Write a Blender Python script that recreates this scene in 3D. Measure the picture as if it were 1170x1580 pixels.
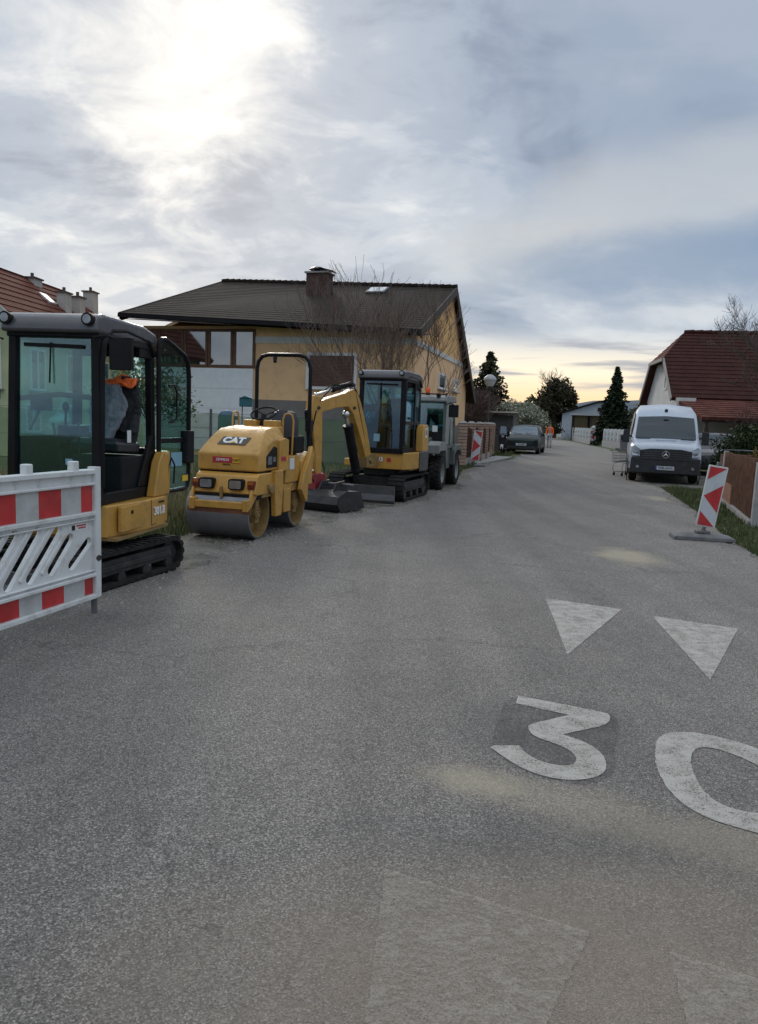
import bpy, bmesh, math, random
from mathutils import Vector, Matrix, Euler
R = math.radians
SC = bpy.context.scene
for o in list(bpy.data.objects): bpy.data.objects.remove(o)
COL = SC.collection
# ------------------------------------------------------------------ camera
F_PX, CAM_H, PITCH, ROLL = 1150.0, 1.5, R(7.04), R(2.2)
_f = Vector((0, math.cos(PITCH), -math.sin(PITCH)))
_u0 = Vector((0, math.sin(PITCH), math.cos(PITCH)))
_r0 = Vector((1, 0, 0))
_r = math.cos(ROLL) * _r0 + math.sin(ROLL) * _u0
_u = -math.sin(ROLL) * _r0 + math.cos(ROLL) * _u0
cd = bpy.data.cameras.new('camera'); cam = bpy.data.objects.new('camera', cd); COL.objects.link(cam)
M_ = Matrix.Identity(4)
for i in range(3):
    M_[i][0] = _r[i]; M_[i][1] = _u[i]; M_[i][2] = -_f[i]
M_[2][3] = CAM_H
cam.matrix_world = M_
cd.sensor_fit = 'VERTICAL'; cd.sensor_height = 36; cd.lens = F_PX / 1580 * 36
cd.clip_start = 0.05; cd.clip_end = 6000
SC.camera = cam
SC.view_settings.view_transform = 'Standard'; SC.view_settings.look = 'None'
SC.view_settings.exposure = 0.30; SC.view_settings.gamma = 1.0
def ray(px, py): return _f + (px - 585) / F_PX * _r - (py - 790) / F_PX * _u
def P(px, py, D):
    d = ray(px, py); k = D / d.y
    return Vector((d.x * k, D, CAM_H + d.z * k))
def G(px, py, z=0.0):
    d = ray(px, py); k = (z - CAM_H) / d.z
    return Vector((d.x * k, d.y * k, z))
# ------------------------------------------------------------------ node helper
class NT:
    def __init__(s, tree): s.t = tree; s.n = tree.nodes; s.l = tree.links
    def new(s, typ, **kw):
        n = s.n.new(typ)
        for k, v in kw.items(): setattr(n, k, v)
        return n
    def put(s, sock, v):
        if v is None: return
        if hasattr(v, 'is_output'): s.l.new(v, sock)
        else:
            if isinstance(v, (tuple, list)) and len(v) == 3 and sock.type == 'RGBA': v = (*v, 1)
            sock.default_value = v
    def math(s, op, a, b=None, c=None, clamp=False):
        n = s.new('ShaderNodeMath', operation=op, use_clamp=clamp)
        s.put(n.inputs[0], a); s.put(n.inputs[1], b); s.put(n.inputs[2], c); return n.outputs[0]
    def vmath(s, op, a, b=None):
        n = s.new('ShaderNodeVectorMath', operation=op)
        s.put(n.inputs[0], a); s.put(n.inputs[1], b)
        return n.outputs['Value'] if op in ('DOT_PRODUCT', 'LENGTH', 'DISTANCE') else n.outputs[0]
    def mix(s, f, a, b, blend='MIX'):
        n = s.new('ShaderNodeMix', data_type='RGBA', blend_type=blend)
        s.put(n.inputs[0], f); s.put(n.inputs[6], a); s.put(n.inputs[7], b); return n.outputs[2]
    def ramp(s, f, pts, interp='EASE'):
        n = s.new('ShaderNodeValToRGB'); cr = n.color_ramp; cr.interpolation = interp
        while len(cr.elements) < len(pts): cr.elements.new(0.5)
        for e, (p, c) in zip(cr.elements, pts):
            e.position = p; e.color = (*c, 1) if isinstance(c, tuple) else (c, c, c, 1)
        s.put(n.inputs[0], f); return n.outputs[0]
    def noise(s, vec=None, scale=5, detail=4, rough=.55, dist=0, out=0):
        n = s.new('ShaderNodeTexNoise'); s.put(n.inputs['Vector'], vec)
        n.inputs['Scale'].default_value = scale; n.inputs['Detail'].default_value = detail
        n.inputs['Roughness'].default_value = rough; n.inputs['Distortion'].default_value = dist
        return n.outputs[out]
    def smooth(s, v, lo, hi):
        n = s.new('ShaderNodeMapRange', interpolation_type='SMOOTHSTEP')
        s.put(n.inputs[0], v); s.put(n.inputs[1], lo); s.put(n.inputs[2], hi); return n.outputs[0]
    def mapping(s, vec, scale=(1, 1, 1), loc=(0, 0, 0), rot=(0, 0, 0)):
        n = s.new('ShaderNodeMapping'); s.put(n.inputs[0], vec)
        n.inputs['Scale'].default_value = scale; n.inputs['Location'].default_value = loc; n.inputs['Rotation'].default_value = rot
        return n.outputs[0]
# ------------------------------------------------------------------ sky
SUN_PX = (320, 95)
sd = ray(*SUN_PX).normalized()
sun_el = math.asin(sd.z); sun_az = math.atan2(sd.x, sd.y)      # azimuth from +Y towards +X
w = bpy.data.worlds.new("World"); SC.world = w; w.use_nodes = True
T = NT(w.node_tree); w.node_tree.nodes.clear()
tc = T.new('ShaderNodeTexCoord').outputs['Generated']
sky = T.new('ShaderNodeTexSky', sky_type='NISHITA'); sky.sun_disc = False
sky.sun_elevation = sun_el; sky.sun_rotation = sun_az; sky.air_density = 1.4; sky.dust_density = 2.0
blue = T.vmath('SCALE', sky.outputs[0]); blue.node.inputs['Scale'].default_value = 0.10
sep = T.new('ShaderNodeSeparateXYZ'); T.put(sep.inputs[0], tc)
dx, dy, dz = sep.outputs
zc = T.math('MAXIMUM', dz, 0.0)
inv = T.math('DIVIDE', 1.0, T.math('ADD', zc, 0.30))
com = T.new('ShaderNodeCombineXYZ'); T.put(com.inputs[0], T.math('MULTIPLY', dx, inv)); T.put(com.inputs[1], T.math('MULTIPLY', dy, inv)); com.inputs[2].default_value = 3.7
cp = com.outputs[0]
dotg = T.vmath('DOT_PRODUCT', tc, tuple(sd))
gl = T.math('POWER', T.math('MAXIMUM', dotg, 0.0), 17.0)
gl2 = T.math('POWER', T.math('MAXIMUM', dotg, 0.0), 55.0)
gl3 = T.math('POWER', T.math('MAXIMUM', T.vmath('DOT_PRODUCT', tc, tuple(ray(215, 235).normalized())), 0.0), 90.0)
big = T.noise(T.mapping(cp, (1.0, 1.25, 1)), 1.35, 5, .5, .6)
fine = T.noise(T.mapping(cp, (1.25, 1.5, 1)), 3.6, 8, .60, .4)
near = T.smooth(gl, .02, .5)
kf = T.math('ADD', .16, T.math('MULTIPLY', near, .34))
cl = T.math('ADD', T.math('MULTIPLY', big, T.math('SUBTRACT', 1.0, kf)), T.math('MULTIPLY', fine, kf))
base = T.ramp(cl, [(.34, (.155, .21, .31)), (.45, (.27, .335, .435)), (.53, (.39, .445, .525)), (.64, (.58, .615, .65))])
# thin gaps near the hidden sun burn out to white
thr = T.math('SUBTRACT', .80, T.math('ADD', T.math('MULTIPLY', gl, .17), T.math('ADD', T.math('MULTIPLY', gl2, .20), T.math('MULTIPLY', gl3, .12))))
br = T.smooth(T.math('ADD', T.math('MULTIPLY', fine, .55), T.math('MULTIPLY', big, .45)), T.math('SUBTRACT', thr, .10), T.math('ADD', thr, .19))
brm = T.math('MULTIPLY', br, T.smooth(gl, .05, .5))
c1 = T.mix(T.math('MULTIPLY', gl, .24), base, (.74, .76, .78))
c1 = T.mix(brm, c1, T.mix(T.math('ADD', T.math('MULTIPLY', gl2, .62), T.math('MULTIPLY', T.smooth(fine, .45, .65), .3), clamp=True), (.66, .66, .645), (.98, .955, .91)))
lb = ray(1010, 315).normalized(); l1 = T.math('MULTIPLY', T.math('SUBTRACT', dx, lb.x), 3.4); l2 = T.math('MULTIPLY', T.math('SUBTRACT', T.math('SUBTRACT', dz, lb.z), T.math('MULTIPLY', T.math('SUBTRACT', dx, lb.x), .22)), 13.0)
lm = T.smooth(T.math('ADD', T.math('ADD', T.math('MULTIPLY', l1, l1), T.math('MULTIPLY', l2, l2)), T.math('MULTIPLY', T.math('SUBTRACT', fine, .5), 1.8)), 1.2, .0)
c1 = T.mix(T.math('MULTIPLY', T.math('MULTIPLY', lm, .6), T.smooth(dy, -.1, .2)), c1, (.60, .60, .585))
# blue bank low on the right
bk = ray(1110, 400).normalized()
bkv = T.new('ShaderNodeCombineXYZ')
ddx = T.math('SUBTRACT', dx, bk.x); ddz = T.math('SUBTRACT', dz, T.math('ADD', bk.z, T.math('MULTIPLY', T.math('SUBTRACT', dx, bk.x), .05)))
e2 = T.math('ADD', T.math('POWER', T.math('MULTIPLY', ddx, 3.6), 2.0), T.math('POWER', T.math('MULTIPLY', ddz, 19.0), 2.0))
e2 = T.math('ADD', e2, T.math('MULTIPLY', T.math('SUBTRACT', fine, .5), 1.6))
bm = T.math('MULTIPLY', T.smooth(e2, 1.25, .05), T.smooth(dy, -.1, .2))
c1 = T.mix(T.math('MULTIPLY', bm, .8), c1, (.20, .28, .40))
tk = ray(1020, 40).normalized(); tkd = T.vmath('DOT_PRODUCT', tc, tuple(tk)); tkm = T.math('MULTIPLY', T.smooth(T.math('ADD', tkd, T.math('MULTIPLY', T.math('SUBTRACT', big, .5), .12)), .95, 1.0), .55)
c1 = T.mix(tkm, c1, (.27, .325, .42))
# light strip above the horizon with warm afterglow and flat grey bars
com2 = T.new('ShaderNodeCombineXYZ'); T.put(com2.inputs[0], T.math('MULTIPLY', dx, 2.2)); T.put(com2.inputs[1], T.math('MULTIPLY', dz, 26.0))
bars = T.noise(com2.outputs[0], 1.6, 5, .55, .3)
hg = ray(860, 590).normalized()
az_d = T.math('MULTIPLY', T.math('SUBTRACT', dx, hg.x), 1.6)
azl = T.math('MULTIPLY', T.math('POWER', 2.718, T.math('MULTIPLY', T.math('MULTIPLY', az_d, az_d), -1.0)), T.smooth(dy, .0, .4))
hz = T.math('MULTIPLY', T.smooth(dz, .135, .085), azl)
warm = T.ramp(T.math('MULTIPLY', zc, 8.0), [(.0, (.86, .56, .33)), (.30, (.92, .69, .42)), (.55, (.90, .80, .62)), (.95, (.58, .61, .64))], 'LINEAR')
warm = T.mix(T.smooth(bars, .46, .60), warm, (.36, .37, .41))
c1 = T.mix(hz, c1, warm)
c1 = T.mix(.04, c1, blue)
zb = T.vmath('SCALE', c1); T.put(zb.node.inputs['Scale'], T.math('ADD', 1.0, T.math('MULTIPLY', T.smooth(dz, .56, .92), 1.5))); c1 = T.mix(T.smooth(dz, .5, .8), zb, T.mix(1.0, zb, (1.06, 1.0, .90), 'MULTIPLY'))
below = T.smooth(dz, -.01, -.06)
c1 = T.mix(below, c1, (.16, .16, .15))
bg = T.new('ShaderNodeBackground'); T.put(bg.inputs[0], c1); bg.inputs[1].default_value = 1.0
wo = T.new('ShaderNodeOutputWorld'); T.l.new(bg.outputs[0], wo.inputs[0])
# ------------------------------------------------------------------ sun
sl = bpy.data.lights.new('sun', 'SUN'); sl.energy = 1.0; sl.angle = R(14); sl.color = (1, .93, .82)
so = bpy.data.objects.new('sun', sl); COL.objects.link(so)
so.rotation_euler = (-sd).to_track_quat('-Z', 'Y').to_euler()
so.location = (0, 0, 60)
# ------------------------------------------------------------------ materials
MATS = {}
def mat(name, col, rough=.6, metal=0.0, var=.12, vscale=6, bump=0.0, bscale=40, dirt=0.0, dirtcol=(.16, .14, .11), spec=.5, coat=0.0):
    if name in MATS: return MATS[name]
    m = bpy.data.materials.new(name); m.use_nodes = True; t = NT(m.node_tree)
    b = m.node_tree.nodes['Principled BSDF']
    oc = t.new('ShaderNodeTexCoord').outputs['Object']
    n = t.noise(oc, vscale, 5, .6)
    c = t.mix(t.smooth(n, .3, .7), tuple(x * (1 - var) for x in col), tuple(min(1, x * (1 + var)) for x in col))
    if dirt > 0:
        n2 = t.noise(oc, vscale * 2.3, 7, .65, .4)
        c = t.mix(t.math('MULTIPLY', t.smooth(n2, .48, .68), dirt), c, dirtcol)
        t.put(b.inputs['Roughness'], t.math('ADD', rough, t.math('MULTIPLY', t.smooth(n2, .45, .7), .25), clamp=True))
    else: b.inputs['Roughness'].default_value = rough
    t.put(b.inputs['Base Color'], c)
    b.inputs['Metallic'].default_value = metal; b.inputs['Specular IOR Level'].default_value = spec
    b.inputs['Coat Weight'].default_value = coat; b.inputs['Coat Roughness'].default_value = .08
    if bump > 0:
        bp = t.new('ShaderNodeBump'); bp.inputs['Strength'].default_value = bump; bp.inputs['Distance'].default_value = .02
        t.put(bp.inputs['Height'], t.noise(oc, bscale, 5, .6)); t.put(b.inputs['Normal'], bp.outputs[0])
    MATS[name] = m; return m
def glass(name, tint, refl=.12, opac=.0, body=(.02, .03, .03)):
    if name in MATS: return MATS[name]
    m = bpy.data.materials.new(name); m.use_nodes = True; t = NT(m.node_tree); m.node_tree.nodes.clear()
    tr = t.new('ShaderNodeBsdfTransparent'); t.put(tr.inputs[0], tint)
    gs = t.new('ShaderNodeBsdfGlossy'); gs.inputs['Roughness'].default_value = .03; t.put(gs.inputs[0], (.9, .95, 1))
    fr = t.new('ShaderNodeFresnel'); fr.inputs[0].default_value = 1.5
    bd = t.new('ShaderNodeBsdfDiffuse'); t.put(bd.inputs[0], body)
    m0 = t.new('ShaderNodeMixShader'); m0.inputs[0].default_value = opac; t.l.new(tr.outputs[0], m0.inputs[1]); t.l.new(bd.outputs[0], m0.inputs[2])
    m1 = t.new('ShaderNodeMixShader'); t.put(m1.inputs[0], t.math('ADD', refl, t.math('MULTIPLY', fr.outputs[0], .8 if refl > .09 else .45), clamp=True))
    t.l.new(m0.outputs[0], m1.inputs[1]); t.l.new(gs.outputs[0], m1.inputs[2])
    o = t.new('ShaderNodeOutputMaterial'); t.l.new(m1.outputs[0], o.inputs[0])
    MATS[name] = m; return m
def flat(name, col, rough=.5, **k): return mat(name, col, rough, var=.05, **k)
YEL = mat('machine_yellow', (.53, .285, .055), .42, var=.10, vscale=3, dirt=.42, dirtcol=(.26, .155, .06), coat=.12)
YELW = mat('worn_yellow', (.27, .17, .06), .6, var=.2, vscale=8, dirt=.6, dirtcol=(.17, .12, .07), bump=.1)
BLK = mat('black_metal', (.012, .012, .014), .33, var=.2, vscale=4, dirt=.10, dirtcol=(.03, .027, .024), spec=.14)
BLKP = mat('black_plastic', (.015, .015, .017), .6, var=.2, dirt=.2, dirtcol=(.04, .036, .03), spec=.14)
RUB = mat('rubber', (.018, .017, .017), .85, var=.3, vscale=10, dirt=.5, dirtcol=(.07, .06, .052), bump=.3, spec=.25)
GREYM = mat('grey_steel', (.16, .165, .175), .45, metal=.5, var=.15, dirt=.5, dirtcol=(.20, .17, .13))
DKM = mat('dark_steel', (.035, .035, .038), .5, metal=.3, var=.3, dirt=.6, dirtcol=(.11, .09, .075), bump=.1)
CHROME = mat('chrome_rod', (.75, .75, .74), .18, metal=1.0, var=.05)
WHITE = mat('white_plastic', (.68, .69, .69), .45, var=.07, vscale=3, dirt=.42, dirtcol=(.36, .33, .27))
WHT = flat('white_film', (.74, .74, .73))
GREYF = mat('grey_reflective_film', (.47, .48, .48), .4, var=.10, dirt=.35, dirtcol=(.35, .32, .27))
REDF = mat('red_reflective_film', (.50, .03, .032), .4, var=.18, dirt=.3, dirtcol=(.3, .12, .08))
RED = mat('red_paint', (.25, .022, .03), .45, var=.15, dirt=.3)
ORG = flat('orange_cloth', (.95, .16, .03), .8)
# ------------------------------------------------------------------ mesh builder
class MB:
    def __init__(s, tf=None): s.v = []; s.f = []; s.sm = []; s.tf = tf
    def add(s, vs, fs, smooth=False):
        o = len(s.v)
        for p in vs:
            p = Vector(p)
            if s.tf is not None: p = s.tf @ p
            s.v.append(tuple(p))
        for f in fs: s.f.append(tuple(i + o for i in f)); s.sm.append(smooth)
        return s
    def box(s, x0, x1, y0, y1, z0, z1):
        return s.add([(x0, y0, z0), (x1, y0, z0), (x1, y1, z0), (x0, y1, z0), (x0, y0, z1), (x1, y0, z1), (x1, y1, z1), (x0, y1, z1)],
                     [(0, 3, 2, 1), (4, 5, 6, 7), (0, 1, 5, 4), (1, 2, 6, 5), (2, 3, 7, 6), (3, 0, 4, 7)])
    def frame(s, a, b, up=(0, 0, 1)):
        a = Vector(a); b = Vector(b); d = (b - a).normalized(); up = Vector(up)
        if abs(d.dot(up)) > .98: up = Vector((0, 1, 0)) if abs(d.y) < .9 else Vector((1, 0, 0))
        x = d.cross(up).normalized(); y = x.cross(d).normalized(); return a, b, d, x, y
    def beam(s, a, b, w, h, up=(0, 0, 1), w1=None, h1=None):
        a, b, d, x, y = s.frame(a, b, up); w1 = w if w1 is None else w1; h1 = h if h1 is None else h1
        vs = [a + x * w / 2 * i + y * h / 2 * j for i, j in ((-1, -1), (1, -1), (1, 1), (-1, 1))] + [b + x * w1 / 2 * i + y * h1 / 2 * j for i, j in ((-1, -1), (1, -1), (1, 1), (-1, 1))]
        return s.add(vs, [(0, 3, 2, 1), (4, 5, 6, 7), (0, 1, 5, 4), (1, 2, 6, 5), (2, 3, 7, 6), (3, 0, 4, 7)])
    def cyl(s, a, b, r, r1=None, n=16, caps=True):
        a, b, d, x, y = s.frame(a, b); r1 = r if r1 is None else r1; vs = []
        for c, q in ((a, r), (b, r1)):
            for i in range(n):
                t = 2 * math.pi * i / n; vs.append(c + (x * math.cos(t) + y * math.sin(t)) * q)
        s.add(vs, [(i, (i + 1) % n, n + (i + 1) % n, n + i) for i in range(n)], True)
        if caps: s.add(vs, [tuple(range(n))[::-1], tuple(range(n, 2 * n))])
        return s
    def tube(s, pts, r, n=8, closed=False):
        pts = [Vector(p) for p in pts]; m = len(pts); vs = []
        rr = r if isinstance(r, (list, tuple)) else [r] * m
        x = None
        for i, p in enumerate(pts):
            if closed: d = (pts[(i + 1) % m] - pts[i - 1])
            else: d = (pts[min(i + 1, m - 1)] - pts[max(i - 1, 0)])
            d.normalize()
            if x is None:
                up = Vector((0, 0, 1)) if abs(d.z) < .9 else Vector((0, 1, 0)); x = d.cross(up).normalized()
            else: x = (x - d * x.dot(d)).normalized()
            y = x.cross(d)
            for k in range(n):
                t = 2 * math.pi * k / n; vs.append(p + (x * math.cos(t) + y * math.sin(t)) * rr[i])
        fs = []
        for i in range(m if closed else m - 1):
            j = (i + 1) % m
            for k in range(n): fs.append((i * n + k, i * n + (k + 1) % n, j * n + (k + 1) % n, j * n + k))
        s.add(vs, fs, True)
        if not closed: s.add(vs, [tuple(range(n))[::-1], tuple(range((m - 1) * n, m * n))])
        return s
    def prism(s, poly, a, b, ax='x'):
        """poly in the two other axes, extruded a..b along ax"""
        def m3(p, c): return {'x': (c, p[0], p[1]), 'y': (p[0], c, p[1]), 'z': (p[0], p[1], c)}[ax]
        n = len(poly); vs = [m3(p, a) for p in poly] + [m3(p, b) for p in poly]
        return s.add(vs, [tuple(range(n))[::-1], tuple(range(n, 2 * n))] + [(i, (i + 1) % n, n + (i + 1) % n, n + i) for i in range(n)])
    def loft(s, rings, smooth=True, caps=True, closed=True):
        n = len(rings[0]); vs = [p for r in rings for p in r]; fs = []
        for i in range(len(rings) - 1):
            for k in range(n if closed else n - 1): fs.append((i * n + k, i * n + (k + 1) % n, (i + 1) * n + (k + 1) % n, (i + 1) * n + k))
        s.add(vs, fs, smooth)
        if caps: s.add([*rings[0]], [tuple(range(n))[::-1]]); s.add([*rings[-1]], [tuple(range(n))])
        return s
    def lathe(s, prof, c, axis='x', n=24):
        """prof: (radius, along) ; around axis through c"""
        c = Vector(c); rings = []
        for r, h in prof:
            ring = []
            for k in range(n):
                t = 2 * math.pi * k / n; a, b = r * math.cos(t), r * math.sin(t)
                ring.append(c + Vector({'x': (h, a, b), 'y': (a, h, b), 'z': (a, b, h)}[axis]))
            rings.append(ring)
        return s.loft(rings, True, max(prof[0][0], prof[-1][0]) < .002)
    def ball(s, c, r, n=12, sc=(1, 1, 1)):
        prof = [(max(1e-4, r * math.sin(math.pi * i / (n // 2 + 2))), -r * math.cos(math.pi * i / (n // 2 + 2))) for i in range(n // 2 + 3)]
        c = Vector(c); rings = []
        for q, h in prof: rings.append([c + Vector((q * math.cos(2 * math.pi * k / n) * sc[0], q * math.sin(2 * math.pi * k / n) * sc[1], h * sc[2])) for k in range(n)])
        return s.loft(rings, True, False)
    def slab(s, pts, t):
        """flat polygon given in 3-D thickened by t along its normal"""
        p = [Vector(q) for q in pts]; nrm = (p[1] - p[0]).cross(p[2] - p[1]).normalized() * t; n = len(p)
        return s.add(p + [q + nrm for q in p], [tuple(range(n))[::-1], tuple(range(n, 2 * n))] + [(i, (i + 1) % n, n + (i + 1) % n, n + i) for i in range(n)])
    def build(s, name, m, parent=None, bevel=0, seg=2, sharp=35):
        me = bpy.data.meshes.new(name); me.from_pydata(s.v, [], s.f)
        me.polygons.foreach_set('use_smooth', s.sm)
        bm = bmesh.new(); bm.from_mesh(me); bmesh.ops.remove_doubles(bm, verts=bm.verts, dist=1e-5)
        bmesh.ops.recalc_face_normals(bm, faces=bm.faces); bm.to_mesh(me); bm.free()
        o = bpy.data.objects.new(name, me); COL.objects.link(o); me.materials.append(m)
        if bevel:
            me.polygons.foreach_set('use_smooth', [True] * len(me.polygons))
            bv = o.modifiers.new('bevel', 'BEVEL'); bv.width = bevel; bv.segments = seg; bv.limit_method = 'ANGLE'; bv.angle_limit = R(sharp); bv.harden_normals = True
        if any(s.sm) or bevel: me.set_sharp_from_angle(angle=R(sharp))
        if parent is not None: o.parent = parent
        return o
def rrect(x0, x1, z0, z1, r, n=4):
    out = []
    for cx, cz, a0 in ((x1 - r, z0 + r, -90), (x1 - r, z1 - r, 0), (x0 + r, z1 - r, 90), (x0 + r, z0 + r, 180)):
        for i in range(n + 1):
            a = R(a0 + 90 * i / n); out.append((cx + r * math.cos(a), cz + r * math.sin(a)))
    return out
def tag(o, label=None, cat=None, group=None, kind=None):
    if label: o['label'] = label
    if cat: o['category'] = cat
    if group: o['group'] = group
    if kind: o['kind'] = kind
    return o
def thing(name, label, cat, loc=(0, 0, 0), yaw=0, group=None):
    """yaw clockwise seen from above: local +y points (sin yaw, cos yaw)"""
    o = bpy.data.objects.new(name, None); COL.objects.link(o); o.empty_display_size = .2
    o.location = loc; o.rotation_euler = (0, 0, -R(yaw)); return tag(o, label, cat, group)
def copy_tree(o, parent=None):
    c = o.copy(); COL.objects.link(c); c.parent = parent
    if parent is None and 'label' in c: pass
    for ch in [x for x in bpy.data.objects if x.parent == o and x != c]: copy_tree(ch, c)
    return c
def local(o, yaw, p):
    a = R(yaw); d = Vector(p) - Vector(o); return Vector((d.x * math.cos(a) - d.y * math.sin(a), d.x * math.sin(a) + d.y * math.cos(a), p[2] if len(p) > 2 else 0))
_fd = bpy.data.curves.new('tmpfont', 'FONT')
def text(s, name, m, parent, origin, xdir, ydir, h, bold=.0, depth=.002, shear=0, xs=1.0):
    """text centred at origin lying in the plane xdir,ydir"""
    cu = bpy.data.curves.new('txt', 'FONT'); cu.body = s; cu.size = 1; cu.align_x = 'CENTER'; cu.align_y = 'CENTER'; cu.offset = bold; cu.shear = shear
    cu.extrude = depth / h / 2; cu.resolution_u = 3
    ob = bpy.data.objects.new('txt', cu); COL.objects.link(ob)
    dg = bpy.context.evaluated_depsgraph_get(); me = bpy.data.meshes.new_from_object(ob.evaluated_get(dg))
    bpy.data.objects.remove(ob)
    x = Vector(xdir).normalized(); y = Vector(ydir).normalized(); z = x.cross(y); k = h / .72
    mm = Matrix.Identity(4)
    for i in range(3): mm[i][0] = x[i] * k * xs; mm[i][1] = y[i] * k; mm[i][2] = z[i] * k; mm[i][3] = origin[i]
    me.transform(mm); me.materials.clear(); me.materials.append(m); me.name = name
    o = bpy.data.objects.new(name, me); COL.objects.link(o)
    if parent is not None: o.parent = parent
    return o
# ================================================================== GROUND
rnd = random.Random(7)
def nodes_mat(name):
    m = bpy.data.materials.new(name); m.use_nodes = True; t = NT(m.node_tree); return m, t, m.node_tree.nodes['Principled BSDF']
def ell(t, pos, c, rx, ry, rot=0.0, soft=.5, namp=.9, nz=None):
    """soft noisy ellipse mask round world point c"""
    d = t.vmath('SUBTRACT', pos, (c[0], c[1], 0))
    q = t.mapping(d, (1, 1, 1), rot=(0, 0, rot)); q = t.mapping(q, (1 / rx, 1 / ry, 0))
    l = t.vmath('LENGTH', q)
    l = t.math('ADD', l, t.math('MULTIPLY', t.math('SUBTRACT', nz, .5), namp * 1.6))
    return t.smooth(l, 1 + soft * .5, 1 - soft)
# asphalt
ASPH, t, b = nodes_mat('asphalt')
pos = t.new('ShaderNodeNewGeometry').outputs['Position']
def asphalt_colour(t, pos):
    v = t.new('ShaderNodeTexVoronoi'); t.put(v.inputs['Vector'], pos); v.inputs['Scale'].default_value = 190; v.inputs['Randomness'].default_value = 1
    v2 = t.new('ShaderNodeTexVoronoi'); t.put(v2.inputs['Vector'], pos); v2.inputs['Scale'].default_value = 70
    s1 = t.new('ShaderNodeSeparateColor'); t.put(s1.inputs[0], v.outputs['Color'])
    s2 = t.new('ShaderNodeSeparateColor'); t.put(s2.inputs[0], v2.outputs['Color'])
    n = t.noise(pos, 330, 3, .7)
    g = t.math('ADD', t.math('MULTIPLY', s1.outputs[0], .55), t.math('MULTIPLY', n, .45))
    stone = t.ramp(g, [(.20, (.060, .058, .056)), (.45, (.140, .135, .130)), (.64, (.205, .197, .189)), (.84, (.44, .425, .405))], 'LINEAR')
    big = t.noise(pos, .55, 6, .6, .3); med = t.noise(pos, 3.1, 5, .6)
    k = t.math('ADD', t.math('MULTIPLY', t.smooth(big, .3, .7), .42), t.math('MULTIPLY', t.smooth(med, .3, .7), .26))
    lane = t.noise(t.mapping(pos, (1.6, .10, 1), rot=(0, 0, R(14))), 1.0, 4, .55)
    k = t.math('ADD', t.math('MULTIPLY', k, .75), t.math('MULTIPLY', t.smooth(lane, .35, .65), .32))
    c = t.mix(1.0, stone, t.mix(k, (.80, .765, .745), (1.42, 1.35, 1.29)), 'MULTIPLY')
    # scattered pale grit
    sp = t.math('MULTIPLY', t.smooth(s2.outputs[1], .93, .96), t.smooth(v2.outputs['Distance'], .3, .18))
    c = t.mix(t.math('MULTIPLY', sp, .7), c, (.46, .44, .41))
    return c, v, n, big, med
c, vor, nfine, nbig, nmed = asphalt_colour(t, pos)
nz = t.noise(pos, 2.2, 7, .62, .5)
sand = t.mix(t.noise(pos, 25, 5, .65), (.31, .265, .185), (.50, .44, .325))
brown = t.mix(t.noise(pos, 8, 5, .65), (.19, .15, .115), (.29, .24, .19))
def gp(x, y): g = G(x, y); return (g.x, g.y)
mask = None; nz2 = t.noise(pos, 11, 6, .7); nz = t.math('ADD', t.math('MULTIPLY', nz, .7), t.math('MULTIPLY', nz2, .3))
for (px, py, rx, ry, rot, k) in [(968, 858, .50, .75, 0, 1.15), (1015, 769, .36, .9, 0, 1.0), (925, 905, .3, .45, 0, .3), (790, 935, .22, .16, 0, .4),
                                 (735, 1205, .34, .20, .35, .95), (910, 1245, .62, .24, .28, .7), (1100, 1295, .8, .26, .2, .8), (670, 1190, .22, .14, 0, .6), (745, 1068, .1, .07, 0, .4),
                                 (925, 1010, .16, .2, 0, .42), (330, 1285, .35, .08, 0, .28), (200, 1370, .4, .1, 0, .22), (640, 1420, .3, .3, 0, .22), (1020, 870, .5, .6, 0, .22), (860, 800, .5, 1.2, 0, .22)]:
    e = t.math('MULTIPLY', ell(t, pos, gp(px, py), rx, ry, rot, .9, 1.0, nz), k)
    mask = e if mask is None else t.math('MAXIMUM', mask, e)
grain = t.smooth(nfine, .30, .62)
gr2 = t.math('ADD', t.math('MULTIPLY', t.noise(pos, 55, 5, .7), .55), t.math('MULTIPLY', nfine, .45))
c = t.mix(t.math('MULTIPLY', t.smooth(t.math('ADD', mask, t.math('MULTIPLY', t.math('SUBTRACT', gr2, .5), 1.5)), .22, 1.35), .85), c, sand)
bmask = t.math('MAXIMUM', t.math('MULTIPLY', ell(t, pos, gp(850, 1510), 1.3, .55, -.1, .8, .7, nz), .85), t.math('MULTIPLY', ell(t, pos, gp(1050, 1390), .85, .25, .2, .9, .8, nz), .6))
c = t.mix(t.math('MULTIPLY', bmask, t.math('ADD', .6, t.math('MULTIPLY', grain, .4))), c, brown)
vs_ = t.new('ShaderNodeSeparateColor'); t.put(vs_.inputs[0], vor.outputs['Color'])
c = t.mix(1.0, c, t.ramp(t.math('ADD', t.math('MULTIPLY', vs_.outputs[1], .6), t.math('MULTIPLY', nfine, .4)), [(.15, .78), (.5, 1.0), (.85, 1.0)], 'LINEAR'), 'MULTIPLY')
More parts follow.
